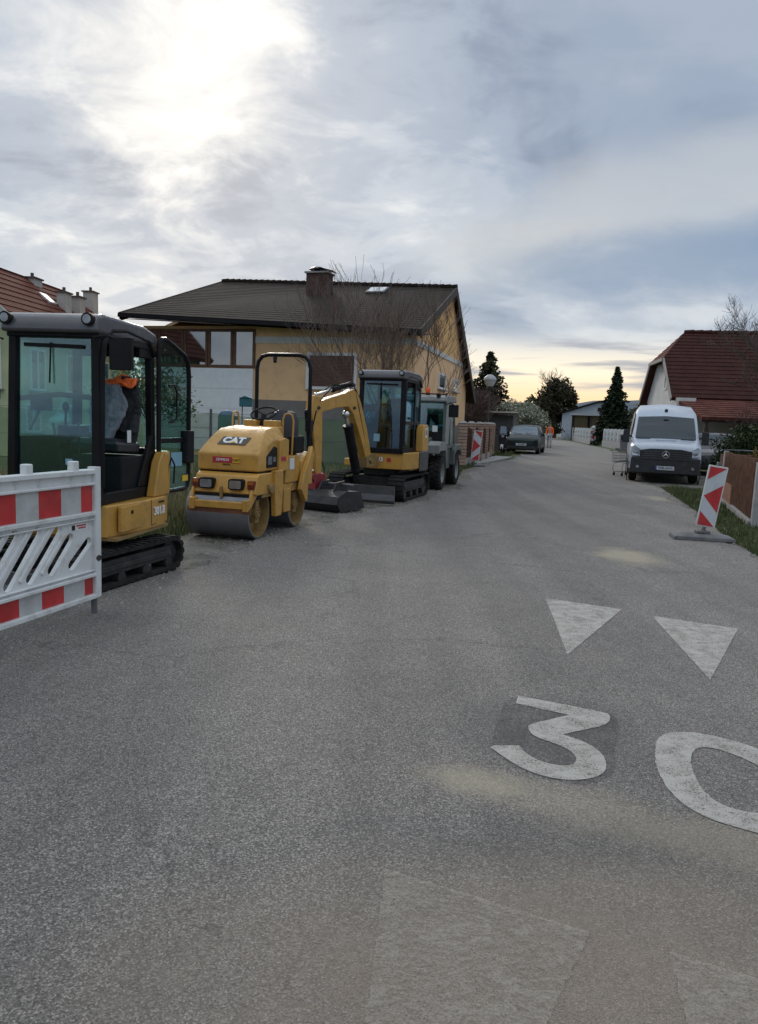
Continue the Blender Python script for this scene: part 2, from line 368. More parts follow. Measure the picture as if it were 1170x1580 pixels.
# darker damp and tar patches, hairline cracks
dk = t.math('MAXIMUM', t.math('MULTIPLY', ell(t, pos, gp(850, 1125), .5, .42, 0, .8, .5, nz), .34), t.math('MULTIPLY', ell(t, pos, gp(900, 1300), 1.0, .2, 0, .8, .7, nz), .28))
c = t.mix(dk, c, (.055, .057, .06))
cr = t.new('ShaderNodeTexVoronoi', feature='DISTANCE_TO_EDGE'); cr.inputs['Scale'].default_value = .33
t.put(cr.inputs['Vector'], t.vmath('ADD', pos, t.vmath('SCALE', t.noise(pos, 1.3, 6, .7, 0, 1)))); 
crk = t.math('MULTIPLY', t.smooth(cr.outputs['Distance'], .006, .0015), t.smooth(nbig, .45, .52))
c = t.mix(t.math('MULTIPLY', crk, .4), c, (.03, .03, .03))
t.put(b.inputs['Base Color'], c); b.inputs['Roughness'].default_value = .82; b.inputs['Specular IOR Level'].default_value = .35
bp = t.new('ShaderNodeBump'); bp.inputs['Strength'].default_value = .55; bp.inputs['Distance'].default_value = .006
t.put(bp.inputs['Height'], t.math('ADD', vor.outputs['Distance'], t.math('MULTIPLY', nfine, .6))); t.put(b.inputs['Normal'], bp.outputs[0])
# dirt verge
DIRT, t, b = nodes_mat('packed_dirt')
pos = t.new('ShaderNodeNewGeometry').outputs['Position']
n1 = t.noise(pos, 1.4, 7, .65, .4); n2 = t.noise(pos, 30, 5, .7)
c = t.ramp(n1, [(.30, (.055, .048, .036)), (.48, (.13, .115, .095)), (.60, (.20, .185, .16)), (.75, (.27, .25, .22))])
v = t.new('ShaderNodeTexVoronoi'); t.put(v.inputs['Vector'], pos); v.inputs['Scale'].default_value = 40
c = t.mix(t.math('MULTIPLY', t.smooth(n2, .4, .65), .45), c, (.31, .29, .26))
c = t.mix(t.math('MULTIPLY', t.smooth(t.noise(pos, 3.3, 6, .7), .56, .66), .8), c, (.045, .06, .022))
t.put(b.inputs['Base Color'], c); b.inputs['Roughness'].default_value = .95
bp = t.new('ShaderNodeBump'); bp.inputs['Strength'].default_value = .8; bp.inputs['Distance'].default_value = .03
t.put(bp.inputs['Height'], t.math('ADD', n2, v.outputs['Distance'])); t.put(b.inputs['Normal'], bp.outputs[0])
# meadow soil / lawn
LAWN, t, b = nodes_mat('lawn')
pos = t.new('ShaderNodeNewGeometry').outputs['Position']
c = t.ramp(t.noise(pos, .7, 7, .65, .3), [(.3, (.030, .045, .014)), (.5, (.060, .085, .026)), (.7, (.10, .115, .045))])
c = t.mix(t.math('MULTIPLY', t.smooth(t.noise(pos, 26, 5, .7), .4, .66), .5), c, (.13, .13, .065))
t.put(b.inputs['Base Color'], c); b.inputs['Roughness'].default_value = .95
bp = t.new('ShaderNodeBump'); bp.inputs['Strength'].default_value = .9; bp.inputs['Distance'].default_value = .05
t.put(bp.inputs['Height'], t.noise(pos, 30, 6, .75)); t.put(b.inputs['Normal'], bp.outputs[0])

m = MB(); N = 64; rs = [0, 30, 120, 600, 3500]
vs = [(0, 40, -.02)] + [(r * math.cos(2 * math.pi * k / N), 40 + r * math.sin(2 * math.pi * k / N), -.02) for r in rs[1:] for k in range(N)]
fs = [(0, 1 + k, 1 + (k + 1) % N) for k in range(N)] + [(1 + j * N + k, 1 + (j + 1) * N + k, 1 + (j + 1) * N + (k + 1) % N, 1 + j * N + (k + 1) % N) for j in range(3) for k in range(N)]
m.add(vs, fs); tag(m.build('ground', LAWN), kind='structure')
LEFT = [(-4.2, -6), (-3.3, 1), (-2.75, 4.2), (-2.30, 5.9), (-1.9, 7.2), (-1.5, 8.4), (-.75, 11), (.55, 13.6), (1.75, 17), (2.25, 19.6), (2.9, 24), (4.3, 29), (6.1, 34), (7.4, 39.5), (9.2, 47), (11.0, 56), (15.2, 76), (20.5, 98), (25.5, 120), (30, 145)]
RIGHT = [(5.2, -6), (4.6, 1), (4.35, 6), (4.5, 8.6), (4.9, 10.6), (5.9, 14), (6.9, 18), (7.9, 22), (9.9, 28), (12.4, 36), (15.0, 45), (16.6, 54), (18.2, 66), (19.5, 75), (21.4, 88), (27.5, 120), (33, 145)]
def interp(poly, y):
    for (x0, y0), (x1, y1) in zip(poly, poly[1:]):
        if y0 <= y <= y1: return x0 + (x1 - x0) * (y - y0) / (y1 - y0)
    return poly[-1][0]
ys = []; y = -6.0
while y < 145: ys.append(y); y += .12 if y < 30 else 1.0
rows = []
for y in ys:
    jl = .10 * math.sin(y * 1.9) + .06 * math.sin(y * 5.3 + 1) + rnd.uniform(-.035, .035); jr = .07 * math.sin(y * 1.3 + 2) + .05 * math.sin(y * 4.1) + rnd.uniform(-.03, .03)
    l = interp(LEFT, y) + jl; r = interp(RIGHT, y) + jr; rows.append([(l, y, -.016), (l + .015, y, 0), ((l + r) / 2, y, .0), (r - .015, y, 0), (r, y, -.016)])
m = MB(); m.loft(rows, smooth=False, caps=False, closed=False); tag(m.build('road', ASPH), kind='structure')
rows = []
for y in [i * .25 for i in range(-10, 130)]:
    l = interp(LEFT, y); wd = 1.5 if y < 9.5 else 1.7 if y < 12 else 2.2
    wd *= 1 + .12 * math.sin(y * 2.1) + rnd.uniform(-.06, .06)
    if y > 21: wd *= max(.25, 1 - (y - 21) / 5)
    rows.append([(l - wd, y, -.012), (l + .4, y, -.012)])
m = MB(); m.loft(rows, smooth=False, caps=False, closed=False); tag(m.build('dirt_verge', DIRT), kind='structure')
rows = []
for y in [i * .25 for i in range(0, 150)]:
    r = interp(RIGHT, y); wd = .22 + .10 * math.sin(y * 2.3) + rnd.uniform(-.06, .06) + (1.9 if 19.5 < y < 30 else 0)
    rows.append([(r - .4, y, -.010), (r + wd, y, -.010)])
m = MB(); m.loft(rows, smooth=False, caps=False, closed=False); tag(m.build('gravel_shoulder', DIRT), kind='structure')
# driveway paving with kerb by the red fence
CONC = mat('concrete', (.30, .29, .275), .85, var=.15, vscale=3, bump=.2, bscale=60, dirt=.35, dirtcol=(.17, .16, .14))
m = MB(); m.prism([(3.1, 26.3), (4.25, 29.3), (6.0, 34.2), (5.3, 34.6), (3.4, 30), (2.5, 27.2)], -.015, .06, 'z'); tag(m.build('driveway_paving', CONC, bevel=.02), kind='structure')
# ------------------------------------------------------------------ painted markings
PAINT, t, b = nodes_mat('worn_road_paint')
pos = t.new('ShaderNodeNewGeometry').outputs['Position']
n1 = t.noise(pos, 9, 7, .7, .3); n2 = t.noise(t.mapping(pos, (4, 13, 1), rot=(0, 0, .35)), 4, 6, .75); n3 = t.noise(pos, 160, 3, .6)
k = t.math('ADD', t.math('MULTIPLY', n1, .26), t.math('ADD', t.math('MULTIPLY', n2, .18), t.math('MULTIPLY', n3, .56)))
alpha = t.math('MULTIPLY', t.smooth(k, .37, .50), .88)
c = t.mix(t.smooth(n1, .35, .65), (.36, .335, .30), (.44, .42, .39))
t.put(b.inputs['Base Color'], c); b.inputs['Roughness'].default_value = .75; t.put(b.inputs['Alpha'], alpha)
PAINT2, t, b = nodes_mat('faded_dusty_paint')
pos = t.new('ShaderNodeNewGeometry').outputs['Position']
n1 = t.noise(pos, 7, 7, .7, 1.2); n3 = t.noise(pos, 150, 3, .6); wv = t.noise(t.mapping(pos, (9, 16, 1), rot=(0, 0, .5)), 1.3, 6, .65, 2.6)
alpha = t.math('MULTIPLY', t.smooth(t.math('ADD', t.math('MULTIPLY', n1, .40), t.math('ADD', t.math('MULTIPLY', wv, .20), t.math('MULTIPLY', n3, .40))), .36, .62), .52)
t.put(b.inputs['Base Color'], t.mix(t.smooth(wv, .35, .65), (.33, .285, .235), (.43, .39, .34))); b.inputs['Roughness'].default_value = .85; t.put(b.inputs['Alpha'], alpha)
def ground_poly(name, pts, mt, hole=None, z=.004, label=None, cat='road marking', group=None):
    def rough(lp):
        out = []; g_ = [G(x, y, z) for x, y in lp]; g_ = [p for i, p in enumerate(g_) if (p - g_[i - 1]).length > .0015]; rr_ = random.Random(len(lp) + int(lp[0][0]))
        for i in range(len(g_)):
            a, b_ = g_[i], g_[(i + 1) % len(g_)]; n_ = max(1, int((b_ - a).length / .018)); nm_ = Vector((-(b_ - a).y, (b_ - a).x, 0)).normalized()
            for k in range(n_): out.append(a.lerp(b_, k / n_) + (nm_ * rr_.gauss(0, .0022) if k else Vector((0, 0, 0))))
        return out
    bm = bmesh.new(); es = []
    for lp in [pts] + ([hole] if hole else []):
        vv = [bm.verts.new(p_) for p_ in rough(lp)]
        es += [bm.edges.new((vv[i], vv[(i + 1) % len(vv)])) for i in range(len(vv))]
    bmesh.ops.triangle_fill(bm, edges=es, use_beauty=True)
    me = bpy.data.meshes.new(name); bm.to_mesh(me); bm.free(); me.materials.append(mt)
    o = bpy.data.objects.new(name, me); COL.objects.link(o); return tag(o, label, cat, group)
def smooth_poly(pts, n=3):
    """corner-cut closed polygon"""
    for _ in range(n):
        out = []
        for i in range(len(pts)):
            a, c_ = Vector(pts[i]), Vector(pts[(i + 1) % len(pts)]); out += [a * .75 + c_ * .25, a * .25 + c_ * .75]
        pts = out
    return [tuple(p) for p in pts]
ground_poly('painted_triangle', [(842, 923), (960, 940), (876, 1010)], PAINT, label='white give-way triangle, left one of the clear pair beyond the 30', group='painted road triangles')
ground_poly('painted_triangle', [(1006, 950), (1139, 970), (1096, 1049)], PAINT, label='white give-way triangle, right one of the clear pair, above the digit zero', group='painted road triangles')
ground_poly('painted_triangle', [(595, 1340), (910, 1438), (835, 1600), (770, 1720), (700, 1850), (600, 1700), (562, 1600)], PAINT2, label='large faded dusty triangle in the foreground, bottom centre of the road', group='painted road triangles')
ground_poly('painted_triangle', [(1033, 1468), (1330, 1560), (1230, 1800), (1150, 1950), (1090, 1700)], PAINT2, label='faded dusty triangle cut off by the bottom right corner of the photo', group='painted road triangles')
three = [(800, 1073), (800, 1073), (800, 1073), (935, 1099), (942, 1104), (941, 1113), (930, 1120), (868, 1133), (868, 1133), (868, 1133), (905, 1145), (930, 1162), (937, 1180), (933, 1192), (915, 1201), (880, 1204), (845, 1199), (812, 1188), (785, 1173), (757, 1153), (757, 1153), (757, 1153), (762, 1150), (762, 1150), (801, 1150), (801, 1150), (801, 1150), (812, 1163), (835, 1175), (862, 1181), (880, 1181), (890, 1175), (888, 1164), (870, 1152), (845, 1143), (822, 1135), (814, 1122), (818, 1117), (878, 1103), (878, 1103), (878, 1103), (796, 1085), (796, 1085), (796, 1085)]
PATCH, t, b = nodes_mat('tar_patch'); pos = t.new('ShaderNodeNewGeometry').outputs['Position']
t.put(b.inputs['Base Color'], t.mix(t.noise(pos, 200, 3, .7), (.03, .031, .033), (.13, .13, .13))); b.inputs['Roughness'].default_value = .75; t.put(b.inputs['Alpha'], t.math('MULTIPLY', t.smooth(t.math('ADD', t.math('MULTIPLY', t.noise(pos, 5, 6, .7), .5), t.math('MULTIPLY', t.noise(pos, 120, 3, .6), .5)), .42, .62), .55))
tag(ground_poly('asphalt_patch', smooth_poly([(785, 1068), (880, 1086), (958, 1100), (950, 1150), (952, 1196), (905, 1214), (840, 1205), (752, 1160), (768, 1110)], 2), PATCH, z=.0025), kind='structure')
ground_poly('painted_digit', smooth_poly(three, 2), PAINT, label='worn white digit 3 painted on the asphalt', group='speed limit digits on the road')
zo = smooth_poly([(1008, 1150), (1025, 1129), (1070, 1129), (1125, 1140), (1180, 1158), (1240, 1190), (1275, 1235), (1270, 1280), (1220, 1298), (1150, 1280), (1090, 1262), (1045, 1235), (1015, 1195)], 2)
zi = smooth_poly([(1065, 1160), (1085, 1150), (1130, 1162), (1180, 1185), (1225, 1225), (1220, 1255), (1180, 1256), (1130, 1249), (1090, 1228), (1070, 1195)], 2)
ground_poly('painted_digit', zo, PAINT, hole=zi, label='worn white digit 0 painted on the asphalt at the right', group='speed limit digits on the road')
# loose stones on the road edge
for nm in ['loose_gravel']:
    m = MB()
    for i in range(2600):
        y = rnd.uniform(4, 20); side = rnd.random() < .75
        x = interp(LEFT, y) + rnd.gauss(-.1, .35) if side else interp(RIGHT, y) + rnd.gauss(.05, .2)
        s_ = rnd.uniform(.004, .014) * (1.6 if rnd.random() < .08 else 1); a = rnd.uniform(0, 3)
        vs = [(x + s_ * math.cos(a + k * 1.57) * rnd.uniform(.7, 1.2), y + s_ * math.sin(a + k * 1.57) * rnd.uniform(.7, 1.2), .0) for k in range(4)] + [(x, y, s_ * rnd.uniform(.6, 1.1))]
        m.add(vs, [(0, 1, 4), (1, 2, 4), (2, 3, 4), (3, 0, 4)])
    for i in range(500):
        y = rnd.uniform(1.7, 7); x = rnd.uniform(-2, 2.2); s_ = rnd.uniform(.0025, .006); a = rnd.uniform(0, 3)
        vs = [(x + s_ * math.cos(a + k * 1.57), y + s_ * math.sin(a + k * 1.57), .0) for k in range(4)] + [(x, y, s_ * .8)]
        m.add(vs, [(0, 1, 4), (1, 2, 4), (2, 3, 4), (3, 0, 4)])
    tag(m.build(nm, mat('gravel_stone', (.27, .26, .24), .85, var=.4, vscale=30)), 'loose grit and small stones along the asphalt edges', 'gravel', kind='stuff')
# ------------------------------------------------------------------ grass
def grass_mat(name, cols):
    m, t, b = nodes_mat(name); pos = t.new('ShaderNodeNewGeometry').outputs['Position']
    r_ = t.new('ShaderNodeNewGeometry').outputs['Random Per Island']
    c = t.ramp(r_, cols, 'LINEAR'); c = t.mix(t.math('MULTIPLY', t.smooth(t.noise(pos, 1.1, 4), .35, .65), .4), c, cols[-1][1])
    t.put(b.inputs['Base Color'], c); b.inputs['Roughness'].default_value = .7; b.inputs['Subsurface Weight'].default_value = 0
    return m
def grass(name, label, spots, hmin, hmax, mt, width=.006, seed=3):
    rd = random.Random(seed); m = MB()
    for x, y, k in spots:
        h_ = rd.uniform(hmin, hmax) * k; a = rd.uniform(0, 6.28); ln = rd.uniform(.1, .55) * h_; b_ = rd.uniform(0, 6.28)
        wx, wy = math.cos(a) * width, math.sin(a) * width; lx, ly = math.cos(b_) * ln, math.sin(b_) * ln
        m.add([(x - wx, y - wy, -.02), (x + wx, y + wy, -.02), (x + lx * .4 + wx * .7, y + ly * .4 + wy * .7, h_ * .6), (x + lx * .4 - wx * .7, y + ly * .4 - wy * .7, h_ * .6), (x + lx, y + ly, h_)], [(0, 1, 2, 3), (3, 2, 4)])
    me = bpy.data.meshes.new(name); me.from_pydata(m.v, [], m.f); me.materials.append(mt)
    o = bpy.data.objects.new(name, me); COL.objects.link(o); return tag(o, label, 'grass', kind='stuff')
GT = grass_mat('tall_dry_grass', [(0, (.075, .095, .03)), (.35, (.12, .14, .05)), (.65, (.21, .19, .095)), (1, (.30, .26, .15))])
GS = grass_mat('short_green_grass', [(0, (.030, .055, .012)), (.5, (.055, .095, .022)), (.85, (.085, .12, .032)), (1, (.16, .15, .07))])
sp = []
for i in range(30000):
    y = 7.2 + 11 * rnd.random() ** 1.3; l = interp(LEFT, y) - (1.35 if y < 9.5 else 1.6 if y < 12 else 2.0); x = l - rnd.random() ** 1.5 * (3.6 + .2 * y)
    edge = min(1, (l - x) / .7 + .25); cl = .6 + .55 * math.sin(x * 2.1 + 3 * math.sin(y * .9)) * math.sin(y * 1.3); sp.append((x, y, edge * max(.25, cl + rnd.uniform(-.1, .25))))
grass('tall_grass', 'tall straw-green meadow grass behind the parked machines', sp, .22, .62, GT, .0065, 4)
sp = []
for i in range(9000):
    y = rnd.uniform(6.8, 18.5); l = interp(LEFT, y) - (1.1 if y < 9.5 else 1.4 if y < 12 else 1.8); sp.append((l - abs(rnd.gauss(0, .45)), y, rnd.uniform(.4, 1)))
grass('green_grass', 'short green grass at the left road edge under the machines', sp, .08, .2, GS, .007, 5)
sp = []
for i in range(26000):
    y = 8.0 + 12 * rnd.random() ** 1.5; x = interp(RIGHT, y) + .12 + rnd.random() ** 1.2 * 3.0
    cl = .5 + .5 * math.sin(x * 3.1 + y) * math.sin(y * 2.3 - x); sp.append((x, y, max(.3, cl + rnd.uniform(-.2, .3)) * min(1, (x - interp(RIGHT, y)) / .5 + .3)))
grass('verge_grass', 'dark green grass of the right verge by the wooden fence', sp, .05, .16, GS, .007, 6)
sp = [(interp(RIGHT, y) + rnd.uniform(.6, 1.6), y, rnd.uniform(.5, 1)) for y in [rnd.uniform(36, 56) for _ in range(3000)]]
grass('far_verge_grass', 'green grass strip in front of the white picket fence', sp, .08, .2, GS, .02, 8)
sp = [(interp(LEFT, y) - rnd.uniform(.25, 1.1), y, rnd.uniform(.5, 1)) for y in [rnd.uniform(21, 27) for _ in range(1500)]] + [(interp(LEFT, y) - rnd.uniform(.4, 1.3), y, rnd.uniform(.5, 1)) for y in [rnd.uniform(34.5, 40) for _ in range(1500)]]
grass('fence_foot_grass', 'green grass at the foot of the reddish brown fence', sp, .08, .2, GS, .014, 9)
# hills
m = MB(); HN = 90; r0 = []; r1 = []; r2 = []
for i in range(HN + 1):
    a = R(-50 + 100 * i / HN); hh = 26 + 22 * math.sin(i * .13 + .5) + 9 * math.sin(i * .41) + 4 * math.sin(i * 1.3) + (34 if 52 < i < 80 else 0) * math.sin((i - 52) / 28 * math.pi if 52 < i < 80 else 0)
    r0.append((1300 * math.sin(a), 1300 * math.cos(a), -3)); r1.append((1500 * math.sin(a), 1500 * math.cos(a), hh * .6)); r2.append((1900 * math.sin(a), 1900 * math.cos(a), max(6, hh)))
m.loft([r0, r1, r2], smooth=True, caps=False, closed=False)
HILL = mat('wooded_hill', (.055, .085, .12), .95, var=.35, vscale=.012)  # distance haze is put into the hill colour as blue
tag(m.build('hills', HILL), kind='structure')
# ================================================================== BUILDINGS
def stucco(name, col, **k): return mat(name, col, .85, var=.07, vscale=1.2, bump=.15, bscale=120, dirt=.4, dirtcol=tuple(x * .74 for x in col), **k)
YST = stucco('yellow_stucco', (.82, .53, .29)); YST2 = stucco('orange_stucco', (.80, .47, .19)); WST = stucco('white_stucco', (.62, .62, .60)); GST = stucco('pale_green_stucco', (.46, .49, .30)); PLI = stucco('grey_plinth', (.20, .185, .18))
BRW = mat('brown_wood', (.13, .06, .032), .6, var=.25, vscale=5); DWD = mat('dark_wood', (.035, .024, .018), .7, var=.3)
def tiles(name, c1, c2, wave=16):
    m, t, b = nodes_mat(name); oc = t.new('ShaderNodeTexCoord').outputs['Object']
    n = t.noise(oc, 2.0, 6, .65); n2 = t.noise(oc, 14, 4, .7)
    c = t.mix(t.smooth(t.math('ADD', t.math('MULTIPLY', n, .6), t.math('MULTIPLY', n2, .4)), .35, .65), c1, c2); t.put(b.inputs['Base Color'], c)
    b.inputs['Roughness'].default_value = .9; b.inputs['Specular IOR Level'].default_value = .2
    wv = t.new('ShaderNodeTexWave', wave_type='BANDS', bands_direction='X'); t.put(wv.inputs['Vector'], oc); wv.inputs['Scale'].default_value = wave / 6.283 * 3.14 / 2
    bp = t.new('ShaderNodeBump'); bp.inputs['Strength'].default_value = .45; bp.inputs['Distance'].default_value = .02; t.put(bp.inputs['Height'], wv.outputs['Fac']); t.put(b.inputs['Normal'], bp.outputs[0])
    return m
TDK = tiles('dark_roof_tiles', (.019, .013, .010), (.034, .025, .020)); TRED = tiles('dark_red_roof_tiles', (.042, .015, .012), (.070, .024, .019)); TRED2 = tiles('weathered_red_tiles', (.085, .028, .022), (.17, .065, .048)); TRED3 = tiles('red_brown_roof_tiles', (.10, .032, .020), (.155, .052, .034))
def courses(m, A, B, C, D, step=.33, t=.035):
    """overlapping tile rows from eave A-B up to ridge D-C"""
    A, B, C, D = map(Vector, (A, B, C, D)); n = max(2, int((D - A).length / step)); nr = (B - A).cross(D - A).normalized()
    if nr.z < 0: nr = -nr
    for i in range(n):
        a, b_ = i / n, (i + 1) / n + .02
        p = [A.lerp(D, a), B.lerp(C, a), B.lerp(C, b_), A.lerp(D, b_)]
        q = [p[0] + nr * t, p[1] + nr * t, p[2] + nr * .006, p[3] + nr * .006]
        m.add([*p, *q], [(0, 3, 2, 1), (4, 5, 6, 7), (0, 1, 5, 4), (1, 2, 6, 5), (2, 3, 7, 6), (3, 0, 4, 7)])
WGL = glass('window_glass', (.25, .28, .30), .22, .55, (.02, .025, .03))
def window(parent, plane, a0, a1, z0, z1, off, fm, nx=1, nz_=1, fw=.07, gm=None, sill=False, out=-1, name='window'):
    """plane 'y': wall at y=off facing out*y ; plane 'x': wall at x=off facing out*x"""
    fm_ = MB(); gl_ = MB()
    def bx(m, p0, p1, q0, q1, d0, d1):
        d0, d1 = sorted((off + out * d0, off + out * d1))
        if plane == 'y': m.box(p0, p1, d0, d1, q0, q1)
        else: m.box(d0, d1, p0, p1, q0, q1)
    bx(fm_, a0, a0 + fw, z0, z1, -.05, .045); bx(fm_, a1 - fw, a1, z0, z1, -.05, .045); bx(fm_, a0 + fw, a1 - fw, z0, z0 + fw, -.05, .045); bx(fm_, a0 + fw, a1 - fw, z1 - fw, z1, -.05, .045)
    for i in range(1, nx): c_ = a0 + (a1 - a0) * i / nx; bx(fm_, c_ - fw * .6, c_ + fw * .6, z0 + fw, z1 - fw, -.04, .04)
    for i in range(1, nz_): c_ = z0 + (z1 - z0) * i / nz_; bx(fm_, a0 + fw, a1 - fw, c_ - fw * .4, c_ + fw * .4, -.03, .035)
    f = fm_.build(name, fm, parent)
    bx(gl_, a0 + fw * .5, a1 - fw * .5, z0 + fw * .5, z1 - fw * .5, .004, .016); gl_.build('pane', gm or WGL, f)
    if sill: s_ = MB(); bx(s_, a0 - .06, a1 + .06, z0 - .05, z0 - .002, -.02, .12); s_.build('sill', CONC, f)
    return f
# ------------------------------------------------------------------ yellow house
YA = R(15.3); E1 = Vector((1.38, 24.0)); ax = Vector((math.cos(YA), -math.sin(YA))); ay = Vector((math.sin(YA), math.cos(YA)))
YO = E1 - ax * .6 + ay * .7
yh = thing('house', 'yellow house with a dark tiled roof and brown window band behind the machines', 'house', (YO.x, YO.y, 0), 15.3)
def wallhit(px, py, ly, O=None, yaw=15.3, lx=None):
    O = O or YO; d = ray(px, py); a = R(yaw); o = Vector((0 - O.x, 0 - O.y))
    def rot(v): return Vector((v.x * math.cos(a) - v.y * math.sin(a), v.x * math.sin(a) + v.y * math.cos(a)))
    oo, dd = rot(o), rot(Vector((d.x, d.y)))
    k = (ly - oo.y) / dd.y if lx is None else (lx - oo.x) / dd.x
    return oo.x + dd.x * k, oo.y + dd.y * k, CAM_H + d.z * k
EN, EL, RR, RL, FR, FL = (.30, -.7, 4.38), (-10.6, -.7, 4.90), (.15, 6.2, 6.86), (-11.2 + 1.0, 6.2, 7.22), (.35, 11.5, 2.60), (-10.4, 11.5, 3.0)
gab = [(0, 0), (10.8, 0), (10.8, 3.1), (6.2, 6.85), (0, 4.52)]
m = MB()
m.prism([(0, 0), (10.8, 0), (10.8, 4.0), (0, 4.0)], -.3, 0, 'x')                                     # gable wall lower
m.box(-10.1, -.3, 0, .3, 0, 4.55); m.box(-10.1, -9.8, .3, 10.8, 0, 3.2); m.box(-9.8, -.3, 10.5, 10.8, 0, 3.0)
m.build('wall', YST, yh)
m = MB(); m.prism([(0, 4.0), (10.0, 4.0), (6.2, 6.6), (0, 4.48)], -.3, .0, 'x'); m.prism([(0.3, 3.2), (10.0, 3.2), (6.2, 6.6), (0.3, 4.3)], -10.1, -9.8, 'x'); m.build('gable_wall', YST2, yh)
m = MB(); m.box(.0, .035, -.035, 9.9, 3.98, 4.16); m.box(-6.4, .0, -.035, 0, 3.98, 4.2); m.build('white_band', WST, yh)
m = MB(); m.box(-6.2, .04, -.04, 0, 0, 2.05); m.box(0, .04, 0, 10.84, 0, 1.4); m.build('plinth', PLI, yh)
m = MB()
x1 = wallhit(391, 600, 0)[0]; zt_ = wallhit(330, 568, 0)[2]
for i in range(3): m.box(-10.15, x1, -.07, 0, 1.0 + i * (zt_ - 1.0) / 3, 1.0 + (i + 1) * (zt_ - 1.0) / 3 - .02)
m.box(-10.1, x1 - .01, -.05, 0, .2, zt_); m.build('white_cladding', mat('white_panel', (.80, .82, .85), .5, var=.04), yh)
zb = zt_; z1_ = wallhit(330, 508, 0)[2]
xs = [wallhit(x, 540, 0)[0] for x in (215, 245, 285, 322, 361, 395)]
for i in range(5): window(yh, 'y', xs[i] + .01, xs[i + 1] - .01, zb + .03, z1_, -.02, BRW, 1, 1, .09)
x0, _, _ = wallhit(478, 572, 0); x1, _, _ = wallhit(547, 572, 0); z0 = wallhit(512, 597, 0)[2]; z1 = wallhit(512, 549, 0)[2]
f = MB(); f.box(x0 - .12, x0, -.06, 0, z0 - .1, z1 + .1); f.box(x1, x1 + .1, -.06, 0, z0 - .1, z1 + .1); f.box(x0, x1, -.06, 0, z1, z1 + .1); f.box(x0, x1, -.09, 0, z0 - .1, z0)
wf = f.build('window', WHT, yh); s_ = MB()
for i in range(22): z = z0 + (z1 - z0) * i / 22; s_.prism([(-.03, z + .004), (-.012, z + .004), (-.005, z + (z1 - z0) / 22 - .002), (-.022, z + (z1 - z0) / 22 - .002)], x0, x1, 'x')
s_.build('roller_shutter', mat('brown_shutter', (.105, .040, .030), .6, var=.15), wf)
for pa, pb, ya, yb in ((676, 687, 576, 601), (698, 706, 585, 605)):
    a0 = wallhit(pa, 590, 0, lx=0)[1]; a1 = wallhit(pb, 590, 0, lx=0)[1]; h0 = wallhit((pa + pb) / 2, yb, 0, lx=0)[2]; h1 = wallhit((pa + pb) / 2, ya, 0, lx=0)[2]
    window(yh, 'x', a0, a1, h0, h1, 0, WHT, 1, 1, .08, sill=True, out=1)
m = MB()
courses(m, EL, EN, RR, RL, .33, .02); courses(m, FR, FL, RL, RR, .33, .02)
for A, B, C, D in ((EL, EN, RR, RL), (FL, FR, RR, RL)):
    A, B, C, D = map(Vector, (A, B, C, D)); dn = Vector((0, 0, -.16)); m.add([A, B, C, D, A + dn, B + dn, C + dn, D + dn], [(0, 1, 2, 3), (7, 6, 5, 4), (0, 4, 5, 1), (1, 5, 6, 2), (2, 6, 7, 3), (3, 7, 4, 0)])
yr = m.build('roof', TDK, yh)
m = MB()
for A, B in ((EN, RR), (RR, FR), (EL, RL), (RL, FL)): m.beam(Vector(A) + Vector((0.01 if A[0] > 0 else -.01, 0, -.12)), Vector(B) + Vector((.01 if A[0] > 0 else -.01, 0, -.12)), .05, .30)
m.build('barge_board', DWD, yr)
m = MB(); m.beam(Vector(EL) + Vector((0, -.07, -.08)), Vector(EN) + Vector((0, -.07, -.08)), .13, .13); m.build('gutter', BLK, yr)
m = MB(); m.add([Vector(EL) + Vector((0, .02, -.2)), Vector(EN) + Vector((0, .02, -.2)), Vector((.6, .02, 4.32)), Vector((-10.4, .02, 4.8))], [(0, 1, 2, 3)]); m.build('soffit', DWD, yr)
m = MB()
for i in range(38): a, b_ = Vector(RL).lerp(Vector(RR), i / 38), Vector(RL).lerp(Vector(RR), (i + 1.1) / 38); m.cyl(a + Vector((0, 0, .02)), b_ + Vector((0, 0, .035)), .10, .12, 8)
m.build('ridge_tiles', TDK, yr)
best = min(((abs(wallhit(488, 456, l / 20)[2] - ((4.38 + (.6 - wallhit(488, 456, l / 20)[0]) / 11.2 * .52) * (1 - (l / 20 + .7) / 6.9) + (6.86 + (.6 - wallhit(488, 456, l / 20)[0]) / 10.8 * .33) * ((l / 20 + .7) / 6.9))), l / 20) for l in range(0, 122)))
CY = best[1]; cx_, cy_, cz_ = wallhit(488, 456, CY)
m = MB(); m.box(cx_ - .43, cx_ + .43, CY, CY + .7, 5.2, wallhit(488, 421, CY)[2]); ch = m.build('chimney', mat('dark_brick', (.085, .045, .04), .85, var=.35, vscale=9, bump=.3), yr)
zc_ = wallhit(488, 421, CY)[2]
m = MB(); m.box(cx_ - .49, cx_ + .49, CY - .06, CY + .76, zc_, zc_ + .06); m.build('cap', CONC, ch)
m = MB(); m.cyl((cx_ - .1, CY + .35, zc_ + .06), (cx_ - .1, CY + .35, zc_ + .2), .12, n=12)
m.loft([[(cx_ - .1 + r * math.cos(k * .5236), CY + .35 + r * math.sin(k * .5236), zc_ + z) for k in range(12)] for r, z in ((.3, .16), (.34, .19), (.2, .27), (.02, .3))]); m.slab([(cx_ + .05, CY + .05, zc_ + .22), (cx_ + .62, CY + .05, zc_ + .08), (cx_ + .62, CY + .65, zc_ + .08), (cx_ + .05, CY + .65, zc_ + .22)], .02)
m.build('cowl', BLK, ch)
